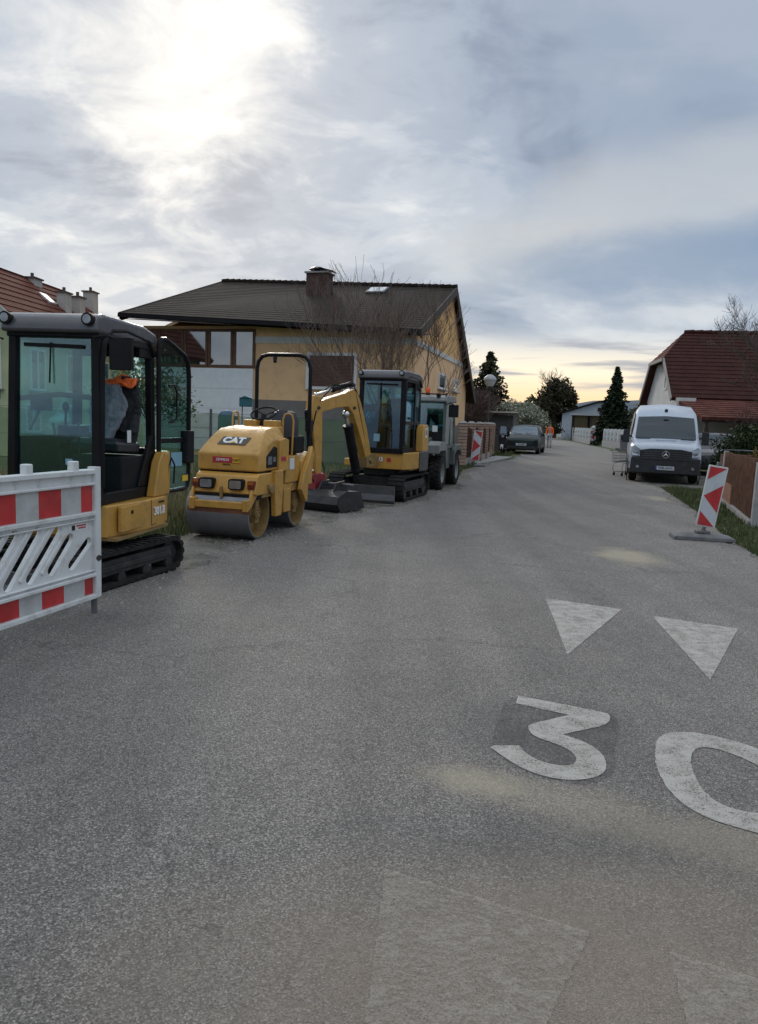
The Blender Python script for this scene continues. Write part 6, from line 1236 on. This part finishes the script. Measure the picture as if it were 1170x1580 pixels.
# second dark car behind the van
car2 = thing('car', 'dark car half hidden behind the right side of the white van', 'car', (11.9, 26.6, 0), 20)
st2 = [[(p[0] * 1.0, p[1], p[2] * 1.05) for p in s] for s in st]
shell(st2, 0, ca, dict(body=mat('black_car_paint', (.02, .02, .023), .25, coat=.7), windscreen=DGL, rear_window=DGL, side_window=DGL, underside=VBK), car2)
for s in (-1, 1):
    for y in (0, 2.55): wheel(car2, s * .76, y, .31, .20, GREYM, s)
    m = MB(); m.box(*sorted((s * .86, s * 1.0)), .5, .56, .98, 1.1); m.build('mirror', VBK, car2, bevel=.02)
m = MB(); m.box(-.74, -.48, -.80, -.74, .60, .70); m.build('headlight', mat('dark_red_lens', (.14, .02, .015), .3), car2)
# scooter
gs = G(774, 702); sc_ = thing('motor_scooter', 'black motor scooter with a pale front mudguard parked left of the dark green car', 'scooter', (gs.x, gs.y, 0), 14)
for y in (0.0, 1.25):
    m = MB(); m.lathe([(.17, -.05), (.24, -.045), (.265, 0), (.24, .045), (.17, .05)], (0, y, .265), 'x', 24); w1 = m.build('wheel', RUB, sc_); m = MB(); m.lathe([(.001, -.04), (.165, -.03), (.165, .03), (.001, .04)], (0, y, .265), 'x', 20); m.build('rim', GREYM, w1)
m = MB(); m.loft([[(-.10, -.12, .42), (.10, -.12, .42), (.12, .12, .44), (-.12, .12, .44)], [(-.20, .02, .75), (.20, .02, .75), (.20, .14, .75), (-.20, .14, .75)], [(-.17, .08, 1.02), (.17, .08, 1.02), (.15, .18, 1.02), (-.15, .18, 1.02)]], smooth=False); m.build('front_shield', BLK, sc_, bevel=.03)
m = MB(); m.loft([[(-.16, .12, .22), (.16, .12, .22), (.16, .12, .30), (-.16, .12, .30)], [(-.18, .6, .22), (.18, .6, .22), (.18, .6, .34), (-.18, .6, .34)], [(-.19, .75, .25), (.19, .75, .25), (.18, .75, .72), (-.18, .75, .72)], [(-.17, 1.2, .40), (.17, 1.2, .40), (.17, 1.2, .78), (-.17, 1.2, .78)], [(-.08, 1.5, .62), (.08, 1.5, .62), (.08, 1.5, .80), (-.08, 1.5, .80)]], smooth=False); m.build('body', BLK, sc_, bevel=.03)
m = MB(); m.box(-.15, .15, .62, 1.35, .77, .87); m.build('seat', SEATM, sc_, bevel=.04); m = MB(); m.box(-.22, .22, 1.30, 1.68, .88, 1.2); m.build('top_case', BLKP, sc_, bevel=.06)
m = MB(); m.prism([(-.06, .38), (.04, .54), (.16, .50), (.10, .40)], -.08, .08, 'x'); m.prism([(-.24, .30), (-.20, .46), (-.05, .545), (.05, .545), (-.05, .51), (-.18, .43)], -.07, .07, 'x'); m.build('mudguard', mat('silver_paint', (.50, .52, .54), .3, coat=.4), sc_, bevel=.01)
m = MB(); m.tube([(-.34, .22, 1.04), (-.2, .12, 1.06), (0, .12, 1.05), (.2, .12, 1.06), (.34, .22, 1.04)], .018, 8); m.tube([(0, .0, .28), (0, .12, 1.05)], .03, 8)
for s in (-1, 1): m.tube([(s * .22, .13, 1.06), (s * .30, .10, 1.22)], .008, 5); m.ball((s * .32, .09, 1.25), .05, 8, (1, .3, .8))
m.build('handlebar', BLKP, sc_); m = MB(); m.lathe([(.001, -.04), (.07, -.03), (.08, .03), (.001, .05)], (0, .03, .92), 'y', 14); m.build('headlight', LENS, sc_)
m = MB(); m.slab([(-.2, .10, 1.0), (.2, .10, 1.0), (.14, .2, 1.42), (-.14, .2, 1.42)], .006); m.build('windshield', glass('smoked_screen', (.3, .33, .35), .2, .4), sc_)
# ================================================================== PERSON (orange jacket, walking far down the road)
pg = G(847, 690.5); pe = thing('person', 'distant person in an orange jacket and pale trousers by the dark green car', 'person', (pg.x, pg.y, 0), 20)
def skin(name, verts, edges, radii, mt, parent, sub=2):
    me = bpy.data.meshes.new(name); me.from_pydata(verts, edges, []); o = bpy.data.objects.new(name, me); COL.objects.link(o); o.parent = parent
    o.modifiers.new('skin', 'SKIN'); sv = me.skin_vertices[0].data
    for i, r_ in enumerate(radii): sv[i].radius = r_ if isinstance(r_, tuple) else (r_, r_); sv[i].use_root = (i == 0)
    o.modifiers['skin'].use_smooth_shade = True; sb = o.modifiers.new('sub', 'SUBSURF'); sb.levels = sub; sb.render_levels = sub; me.materials.append(mt); return o
SKN = mat('skin', (.42, .24, .17), .6, var=.05)
V_ = [(0, 0, .95), (0, 0, 1.12), (0, 0, 1.32), (0, .0, 1.44), (0, -.01, 1.50), (0, -.02, 1.58), (0, -.02, 1.70), (.10, 0, .90), (.11, -.05, .50), (.11, .0, .09), (.12, -.12, .04), (-.10, 0, .90), (-.11, .10, .50), (-.11, .22, .12), (-.12, .12, .05),
      (.17, 0, 1.40), (.23, .04, 1.14), (.22, -.08, .92), (.22, -.11, .84), (-.17, 0, 1.40), (-.23, -.02, 1.14), (-.22, -.12, .92), (-.22, -.15, .84)]
E_ = [(0, 1), (1, 2), (2, 3), (3, 4), (4, 5), (5, 6), (0, 7), (7, 8), (8, 9), (9, 10), (0, 11), (11, 12), (12, 13), (13, 14), (3, 15), (15, 16), (16, 17), (17, 18), (3, 19), (19, 20), (20, 21), (21, 22)]
skin('body', V_, E_, [.13, .12, .14, .08, .055, .085, .08, .09, .06, .045, .04, .09, .06, .045, .04, .06, .045, .032, .035, .06, .045, .032, .035], SKN, pe)
J = [0, 1, 2, 3, 15, 16, 17, 19, 20, 21]; jm = {a: i for i, a in enumerate(J)}
skin('orange_jacket', [tuple(Vector(V_[a]) - Vector((0, 0, .06 if a == 0 else 0))) for a in J], [(jm[a], jm[b]) for a, b in E_ if a in jm and b in jm], [(.155, .12), (.145, .115), (.165, .12), .085, .065, .055, .042, .065, .055, .042], ORG, pe)
J = [0, 7, 8, 9, 11, 12, 13]; jm = {a: i for i, a in enumerate(J)}
skin('trousers', [tuple(Vector(V_[a]) - Vector((0, 0, .04 if a == 0 else 0))) for a in J], [(jm[a], jm[b]) for a, b in E_ if a in jm and b in jm], [(.15, .12), .105, .078, .062, .105, .078, .062], mat('pale_trousers', (.40, .41, .42), .8), pe)
m = MB(); m.ball((0, .005, 1.68), .105, 12, (.85, 1, .95)); m.build('hair', mat('dark_hair', (.03, .022, .018), .7), pe)
for s in (-1, 1): m = MB(); y = -.12 if s > 0 else .12; m.loft([[(s * .115 - .05, y - .04, 0), (s * .115 + .05, y - .04, 0), (s * .115 + .045, y + .2, 0), (s * .115 - .045, y + .2, 0)], [(s * .115 - .04, y - .02, .07), (s * .115 + .04, y - .02, .07), (s * .115 + .04, y + .18, .11), (s * .115 - .04, y + .18, .11)]], smooth=False); m.build('shoe', BLKP, pe, bevel=.015)
m = MB()
for s in (-1, 1): m.ball((s * .032, -.10, 1.62), .010, 6)
m.build('eyes', BLKT, pe); m = MB(); m.ball((0, -.112, 1.59), .016, 8, (1, 1.2, 1.5)); m.box(-.022, .022, -.102, -.095, 1.545, 1.552); m.build('nose_and_mouth', SKN, pe)
# ================================================================== STREET FURNITURE
la = thing('street_lamp', 'street lamp with a white mushroom head behind the reddish fence', 'street lamp', (4.85, 34.6, 0), 0)
m = MB(); m.cyl((0, 0, 0), (0, 0, .9), .06, .055, 14); m.cyl((0, 0, .9), (0, 0, 3.05), .04, .035, 12); m.build('pole', mat('lamp_pole_dark', (.05, .055, .05), .5), la)
m = MB(); m.lathe([(.035, 3.02), (.12, 3.10), (.15, 3.18), (.12, 3.22), (.001, 3.22)], (0, 0, 0), 'z', 18); m.build('collar', mat('lamp_pole_dark', (.05, .055, .05), .5), la)
m = MB(); m.lathe([(.001, 3.2), (.15, 3.22), (.24, 3.38), (.27, 3.50), (.001, 3.52)], (0, 0, 0), 'z', 22); m.build('globe', mat('milk_glass', (.50, .52, .52), .25, var=.04), la)
m = MB(); m.lathe([(.30, 3.50), (.29, 3.54), (.24, 3.64), (.12, 3.73), (.001, 3.76)], (0, 0, 0), 'z', 22); m.build('lamp_hood', mat('lamp_hood_grey', (.34, .35, .36), .45), la)
bi = thing('waste_bin', 'grey wheeled bin with a dark lid opening in front of the white picket fence', 'bin', (15.95, 49.3, 0), 14)
m = MB(); m.loft([[(-.24, -.26, .06), (.24, -.26, .06), (.24, .26, .06), (-.24, .26, .06)], [(-.30, -.32, 1.12), (.30, -.32, 1.12), (.30, .32, 1.12), (-.30, .32, 1.12)]], smooth=False); m.build('tub', mat('bin_grey', (.16, .16, .19), .5), bi, bevel=.03); m = MB(); m.prism([(-.36, 1.12), (.36, 1.12), (.34, 1.22), (.1, 1.28), (-.34, 1.18)], -.32, .32, 'x'); m.build('lid', mat('bin_lid_grey', (.20, .20, .23), .5), bi, bevel=.03); m = MB(); m.box(-.22, .22, -.335, -.31, .78, 1.08); m.build('dark_panel', BLKP, bi)
for s in (-1, 1): m = MB(); m.cyl((s * .22, .28, .10), (s * .29, .28, .10), .10, n=16); m.build('wheel', RUB, bi)
# wire shopping cart beside the van
ct = thing('shopping_cart', 'empty wire shopping cart left of the white van', 'cart', (7.9, 24.3, 0), 60); ct.scale = (.8, .8, .8)
m = MB()
for i in range(9):
    k = i / 8; x = -.24 + .48 * k; m.tube([(x, -.42, .56), (x, -.44, .95)], .005, 4); m.tube([(x * .8, .42, .62), (x * .8, .46, .88)], .005, 4); m.tube([(x, -.42, .56), (x * .8, .42, .62)], .005, 4)
for i in range(12):
    k = i / 11; y = -.42 + .86 * k; sc2 = 1 - .2 * k
    for s in (-1, 1): m.tube([(s * .24 * sc2, y, .56 + .06 * k), (s * .27 * sc2, y, .95 - .07 * k)], .005, 4)
for z, zz in ((.56, .62), (.70, .72), (.82, .80), (.95, .88)):
    for s in (-1, 1): m.tube([(s * .25, -.43, z), (s * .20, .44, zz)], .006, 4)
    m.tube([(-.25, -.43, z), (.25, -.43, z)], .006, 4); m.tube([(-.2, .44, zz), (.2, .44, zz)], .006, 4)
m.build('basket', GREYM, ct)
m = MB()
for s in (-1, 1): m.tube([(s * .25, -.40, .95), (s * .25, -.58, 1.03)], .011, 6); m.tube([(s * .22, .36, .60), (s * .24, -.30, .50), (s * .25, -.36, .30), (s * .22, -.30, .15), (s * .20, .42, .15)], .012, 6)
m.tube([(-.26, -.58, 1.03), (.26, -.58, 1.03)], .018, 8); m.tube([(-.2, .42, .15), (.2, .42, .15)], .012, 6); m.build('frame', GREYM, ct)
for s in (-1, 1):
    for y in (-.30, .40): m = MB(); m.cyl((s * .21 - .012, y, .06), (s * .21 + .012, y, .06), .06, n=14); m.box(s * .21 - .02, s * .21 + .02, y - .02, y + .02, .10, .15); m.build('caster', BLKP, ct)
# blue things behind the netting fence
p = P(350, 636, 17.6); bb_ = thing('water_barrel', 'dark blue round-topped barrel showing above the green netting', 'barrel', (p.x, p.y, 0), 0)
m = MB(); m.lathe([(.16, 0), (.20, .4), (.21, 1.0), (.20, 1.45), (.16, p.z - .02), (.11, p.z + .03), (.001, p.z + .05)], (0, 0, 0), 'z', 18); m.build('drum', mat('deep_blue_plastic', (.025, .10, .16), .5), bb_); m = MB(); m.cyl((.12, 0, p.z - .12), (.26, 0, p.z - .12), .05, n=10); m.build('outlet', mat('deep_blue_plastic', (.025, .10, .16), .5), bb_)
p = P(378, 621, 17.8); bx_ = thing('post_box', 'small teal box on a thin pole left of the roll bar', 'box', (p.x, p.y, 0), 0); m = MB(); m.cyl((-.06, .0, 0), (-.06, 0, p.z - .08), .014, n=8); m.build('pole', mat('rust_red_pole', (.2, .08, .06), .6), bx_); m = MB(); m.box(-.12, .16, -.08, .10, p.z - .10, p.z + .10); m.prism([(-.14, p.z + .10), (.18, p.z + .10), (.02, p.z + .16)], -.1, .12, 'y'); m.build('box', mat('teal_plastic', (.03, .14, .17), .5), bx_, bevel=.01)
# ================================================================== TREES
BARK = mat('bark', (.055, .042, .034), .9, var=.35, vscale=8, bump=.5, bscale=25); BARKR = mat('reddish_twigs', (.095, .058, .050), .85, var=.3, vscale=3)
def bare(name, label, loc, h, spread, seed, levels=5, r0=.08, stems=1, mt=BARK, tw=BARKR, group=None, lean=(0, 0), kids=(3, 4), split=.35, minr=.005, cat='tree', updrift=.12):
    rd = random.Random(seed); t = thing(name, label, cat, loc, 0, group); tm, bm_ = MB(), MB()
    def grow(p, d, L, r, lv):
        n = 4 if lv < 2 else 3; pts = [p]; rr = [r]; q = Vector(p); dd = Vector(d)
        for i in range(n):
            dd = (dd + Vector((rd.gauss(0, .16), rd.gauss(0, .16), rd.gauss(0, .10) + updrift))).normalized(); q = q + dd * L / n; pts.append(q.copy()); rr.append(max(minr * .7, r * (1 - .55 * (i + 1) / n)))
        (tm if lv == 0 else bm_).tube(pts, rr, 7 if lv == 0 else 5 if lv == 1 else 3)
        if lv >= levels: return
        for k in range(rd.randint(*kids) + (1 if lv > 1 else 0)):
            f = rd.uniform(split, 1.0); i = min(n - 1, int(f * n)); b = pts[i].lerp(pts[i + 1], f * n - i)
            ax_ = Vector((rd.gauss(0, 1), rd.gauss(0, 1), rd.gauss(0, .3))).normalized(); nd = (dd * rd.uniform(.5, 1.0) + ax_ * spread).normalized()
            grow(b, nd, L * rd.uniform(.5, .78), max(minr, rr[i] * .55), lv + 1)
        if lv > 0: grow(pts[-1], dd, L * .6, rr[-1], lv + 1)
    for s in range(stems):
        a = rd.uniform(0, 6.28); grow(Vector((math.cos(a) * .1 * (stems > 1), math.sin(a) * .1 * (stems > 1), -.05)), Vector((lean[0] + math.cos(a) * .25 * (stems > 1), lean[1] + math.sin(a) * .25 * (stems > 1), 1)).normalized(), h * .42, r0, 0)
    tm.build('trunk', mt, t); bm_.build('branches', tw, t); return t
bare('bare_tree', 'leafless reddish-twigged tree standing before the yellow house', (.60, 20.6, 0), 6.4, .42, 11, 4, .055, 6, minr=.006, updrift=.15, kids=(2, 4), tw=mat('pale_twigs', (.16, .11, .09), .85, var=.25, vscale=3))
bare('bare_tree', 'leafless dark tree reaching over the red roof at the right edge', (12.7, 22.6, 0), 6.4, .75, 23, 5, .12, 3, minr=.006, updrift=.13, tw=mat('dull_twigs', (.10, .075, .062), .85, var=.3, vscale=3))
bare('bare_tree', 'thin leafless treetop rising behind the ridge of the yellow house', (P(574, 440, 44).x, 44, 0), 7.2, .5, 5, 4, .12, 1, minr=.014, split=.5)
bare('bare_tree', 'leafless tree standing above the round dark tree', (P(855, 600, 102).x, 102, 0), 8.6, .55, 9, 4, .12, 1, minr=.02)
bare('bare_shrub', 'bare reddish shrub behind the street lamp', (4.6, 41, 0), 4.4, .9, 31, 4, .07, 5, minr=.012, cat='shrub')
bare('bare_shrub', 'bare twiggy shrub right of the white house porch', (15.6, 30.5, 0), 3.0, .9, 33, 4, .05, 4, minr=.009, cat='shrub')
def leafmat(name, c1, c2, c3):
    m, t, b = nodes_mat(name); r_ = t.new('ShaderNodeNewGeometry').outputs['Random Per Island']; oc = t.new('ShaderNodeTexCoord').outputs['Object']
    c = t.ramp(t.math('ADD', t.math('MULTIPLY', r_, .6), t.math('MULTIPLY', t.noise(oc, .9, 3), .4)), [(.2, c1), (.5, c2), (.8, c3)], 'LINEAR'); t.put(b.inputs['Base Color'], c); b.inputs['Roughness'].default_value = .8; b.inputs['Specular IOR Level'].default_value = .2; return m
def quadleaf(m, p, s, rd, squash=1):
    a = Vector((rd.gauss(0, 1), rd.gauss(0, 1), rd.gauss(0, squash))).normalized(); b = a.cross(Vector((rd.gauss(0, 1), rd.gauss(0, 1), rd.gauss(0, 1)))).normalized()
    m.add([p - a * s, p + b * s * .45, p + a * s, p - b * s * .45], [(0, 1, 2, 3)])
def conifer(label, loc, h, r, seed, mt, leaf=.16, z0=.06, droop=.25, dens=1.0, name='spruce_tree'):
    rd = random.Random(seed); t = thing(name, label, 'tree', loc, 0); tm, cm = MB(), MB()
    tm.cyl((0, 0, -.1), (0, 0, h * .98), r * .085, .02, 8)
    z = h * z0
    while z < h * .985:
        f = (z / h); rad = r * (1 - f) ** .85 * rd.uniform(.82, 1.12) + .08; nb = int(6 + 5 * (1 - f))
        a0 = rd.uniform(0, 6.28)
        for k in range(nb):
            a = a0 + 6.283 * k / nb + rd.uniform(-.25, .25); L = rad * rd.uniform(.65, 1.15); n = max(3, int(L / leaf * 2.6 * dens)); d = Vector((math.cos(a), math.sin(a), 0)); sd_ = Vector((-d.y, d.x, 0))
            tm.cyl((0, 0, z), d * L * .8 + Vector((0, 0, z - L * droop * .6)), .02 + r * .006, .008, 4, caps=False)
            for i in range(n):
                q = (i + .5) / n; w_ = (1 - q) * L * .28 + .05; base = d * (L * q) + Vector((0, 0, z - L * droop * q * q + .05 * L * q))
                for j in range(3): quadleaf(cm, base + sd_ * rd.uniform(-w_, w_) + Vector((0, 0, rd.uniform(-.12, .06) * (leaf * 6))), leaf * rd.uniform(.6, 1.25), rd, .5)
        z += h * rd.uniform(.020, .034)
    tm.build('trunk', BARK, t)
    me = bpy.data.meshes.new('crown'); me.from_pydata(cm.v, [], cm.f); me.materials.append(mt); o = bpy.data.objects.new('crown', me); COL.objects.link(o); o.parent = t; return t
NEED = leafmat('dark_needles', (.010, .018, .010), (.022, .036, .018), (.045, .060, .028)); NEED2 = leafmat('olive_needles', (.018, .026, .014), (.038, .046, .022), (.075, .075, .038))
def crown(label, loc, rx, rz, zc, seed, mt, n=9000, leaf=.2, name='tree', cat='tree', trunk=.15, squash=1, lobes=16, group=None, holes=.34):
    rd = random.Random(seed); t = thing(name, label, cat, loc, 0, group); tm, cm = MB(), MB(); lb = []
    for i in range(lobes):
        d = Vector((rd.gauss(0, 1), rd.gauss(0, 1), rd.gauss(0, 1))).normalized() * rd.uniform(.35, .75); lb.append((Vector((d.x * rx, d.y * rx, zc + d.z * rz)), rd.uniform(.28, .48)))
    tm.cyl((0, 0, -.1), (0, 0, zc), trunk, trunk * .5, 8)
    for c, q in lb: tm.tube([(0, 0, max(.1, zc - rz * .7)), Vector((c.x * .4, c.y * .4, (zc + c.z) / 2)), c], [trunk * .4, trunk * .25, trunk * .1], 5)
    for i in range(n):
        c, q = rd.choice(lb); d = Vector((rd.gauss(0, 1), rd.gauss(0, 1), rd.gauss(0, 1))).normalized() * (rd.random() ** .4) * q * rd.uniform(.8, 1.2)
        quadleaf(cm, c + Vector((d.x * rx, d.y * rx, d.z * rz)), leaf * rd.uniform(.5, 1.2), rd, squash)
    tm.build('trunk', BARK, t); me = bpy.data.meshes.new('crown'); me.from_pydata(cm.v, [], cm.f); me.materials.append(mt); o = bpy.data.objects.new('crown', me); COL.objects.link(o); o.parent = t; return t
conifer('dense dark spruce behind the white picket fence', (20.3, 66, 0), 7.0, 1.9, 3, NEED, .17, dens=1.1)
s2_ = P(752, 640, 64); conifer('tall loose conifer behind the street lamp', (s2_.x, 64, 0), 7.6, 3.9, 8, NEED2, .24, dens=.42, droop=.3)
r1 = P(857, 640, 98); crown('big round dark tree above the far bend of the road', (r1.x, 98, 0), 3.1, 3.3, 4.9, 4, leafmat('brownish_dark_leaves', (.026, .024, .016), (.060, .052, .032), (.11, .09, .055)), 12000, .26, 'broad_tree', trunk=.3, lobes=22)
r2 = P(886, 640, 105); crown('small dark tree at the right foot of the round tree', (r2.x, 106, 0), 1.3, 2.1, 2.7, 14, NEED2, 3000, .25, 'broad_tree', trunk=.15)
BLO = leafmat('blossom', (.10, .11, .06), (.27, .28, .20), (.48, .48, .40)); BLG = leafmat('hedge_leaves', (.016, .026, .010), (.034, .052, .018), (.07, .09, .035))
for i, (px, D, rx, rz, zc, lb_) in enumerate([(779, 52, 1.5, 1.2, 2.1, 'pale blossoming shrub nearest the lamp'), (800, 56, 1.9, 1.4, 2.2, 'widest pale blossoming shrub above the dark green car'), (823, 62, 1.6, 1.2, 2.1, 'pale blossoming shrub next to the round dark tree')]):
    c_ = P(px, 640, D); crown(lb_, (c_.x, D, 0), rx, rz, zc, 40 + i, BLO, 3800, .12, 'blossoming_shrub', 'shrub', .06, group='blossoming shrubs'); 
h1 = P(1140, 680, 24); crown('round dark green bush behind the grey posts', (h1.x + .3, 24, 0), 1.25, .85, 1.0, 51, BLG, 6000, .07, 'bush', 'bush', .05)
h2 = P(1166, 700, 17); crown('yellowish brown bush over the end of the wooden fence', (h2.x + .25, 16.2, 0), .65, .55, 1.0, 52, leafmat('tan_leaves', (.10, .065, .022), (.19, .13, .045), (.28, .20, .08)), 3500, .05, 'bush', 'bush', .03)
h3 = P(1190, 640, 28); crown('dark hedge bush under the eaves of the white house', (14.6, 28, 0), 1.6, 1.0, 1.2, 53, BLG, 6000, .09, 'bush', 'bush', .05)
h4 = P(985, 650, 62); crown('dark brown hedge bush right of the spruce', (21.5, 60, 0), 1.5, .9, 1.5, 54, NEED2, 3000, .16, 'bush', 'bush', .05)
h6 = P(845, 655, 88); crown('low dark hedge below the round dark tree', (h6.x, 90, 0), 2.4, 1.0, 1.5, 56, NEED2, 4000, .2, 'bush', 'bush', .08)
for i, (px, D, rx, rz, lb_) in enumerate([(738, 47, 2.0, 1.4, 'brownish shrub beneath the tall conifer'), (762, 60, 2.2, 1.3, 'olive shrub between conifer and blossoming shrubs')]):
    c_ = P(px, 640, D); crown(lb_, (c_.x, D, 0), rx, rz, 1.9, 60 + i, leafmat('reddish_buds', (.05, .034, .028), (.09, .06, .05), (.14, .10, .085)), 3500, .12, 'shrub', 'shrub', .06)
# greenery seen through the cab window of the first excavator
crown('loose green shrub seen through the open cab of the first excavator', (-5.3, 16.9, 0), 1.3, .9, 1.9, 71, leafmat('fresh_leaves', (.05, .07, .03), (.12, .16, .08), (.32, .38, .25)), 3200, .055, 'shrub', 'shrub', .04)
# far belt of trees hiding the horizon
m = MB(); rd = random.Random(77)
for i in range(16000):
    a = R(rd.uniform(-38, 36)); D = rd.uniform(170, 230); hh = 5 + 2.2 * math.sin(a * 40) + 1.5 * math.sin(a * 97 + 1); p = Vector((math.sin(a) * D, math.cos(a) * D, rd.random() ** .7 * hh)); quadleaf(m, p, rd.uniform(.4, 1.1), rd)
me = bpy.data.meshes.new('tree_belt'); me.from_pydata(m.v, [], m.f); me.materials.append(NEED2); o = bpy.data.objects.new('tree_belt', me); COL.objects.link(o); tag(o, 'far dark belt of trees along the horizon', 'woods', kind='stuff')
for o in bpy.data.objects:
    if o.type == 'MESH' and o.parent is None and 'category' in o and 'kind' not in o: pass
# ------------------------------------------------------------------ one object per separate piece
def islands(o):
    me = o.data; par = list(range(len(me.vertices)))
    def fd(a):
        while par[a] != a: par[a] = par[par[a]]; a = par[a]
        return a
    for p in me.polygons:
        v = p.vertices; r0 = fd(v[0])
        for b in v[1:]: par[fd(b)] = r0
    out = {}
    for p in me.polygons: out.setdefault(fd(p.vertices[0]), []).append(p)
    return list(out.values())
def split_islands(o, names=None):
    isl = islands(o)
    if len(isl) < 2: return
    me = o.data; first = True
    for ps in isl:
        vm = {}; vs = []; fs = []
        for p in ps:
            f = []
            for v in p.vertices:
                if v not in vm: vm[v] = len(vs); vs.append(tuple(me.vertices[v].co))
                f.append(vm[v])
            fs.append(tuple(f))
        n = bpy.data.meshes.new(me.name); n.from_pydata(vs, [], fs); n.polygons.foreach_set('use_smooth', [p.use_smooth for p in ps])
        for mm in me.materials: n.materials.append(mm)
        if any(p.use_smooth for p in ps): n.set_sharp_from_angle(angle=R(35))
        if first: keep = n; first = False
        else: c = o.copy(); c.data = n; COL.objects.link(c)
    o.data = keep
SPLIT = {'roller', 'end_post', 'drum_inner', 'side_plate', 'gable_wall', 'barge_board', 'porch_post', 'post', 'rear_frame', 'foot_tube', 'white_band', 'blade_arm', 'armrest', 'wheel_arch', 'slanted_ribs', 'hose', 'pin', 'console', 'ear', 'front_bar', 'sticker_bars', 'shutter', 'cap_pair', 'grille_bar', 'eyes', 'travel_lever', 'rails', 'rail', 'windscreen_sticker', 'wall', 'plinth', 'panel_seam', 'bonnet_lettering', 'grab_handle'}
for o in [x for x in bpy.data.objects if x.type == 'MESH' and x.parent is not None and x.name.split('.')[0] in SPLIT and len(x.data.vertices) < 6000]:
    split_islands(o)
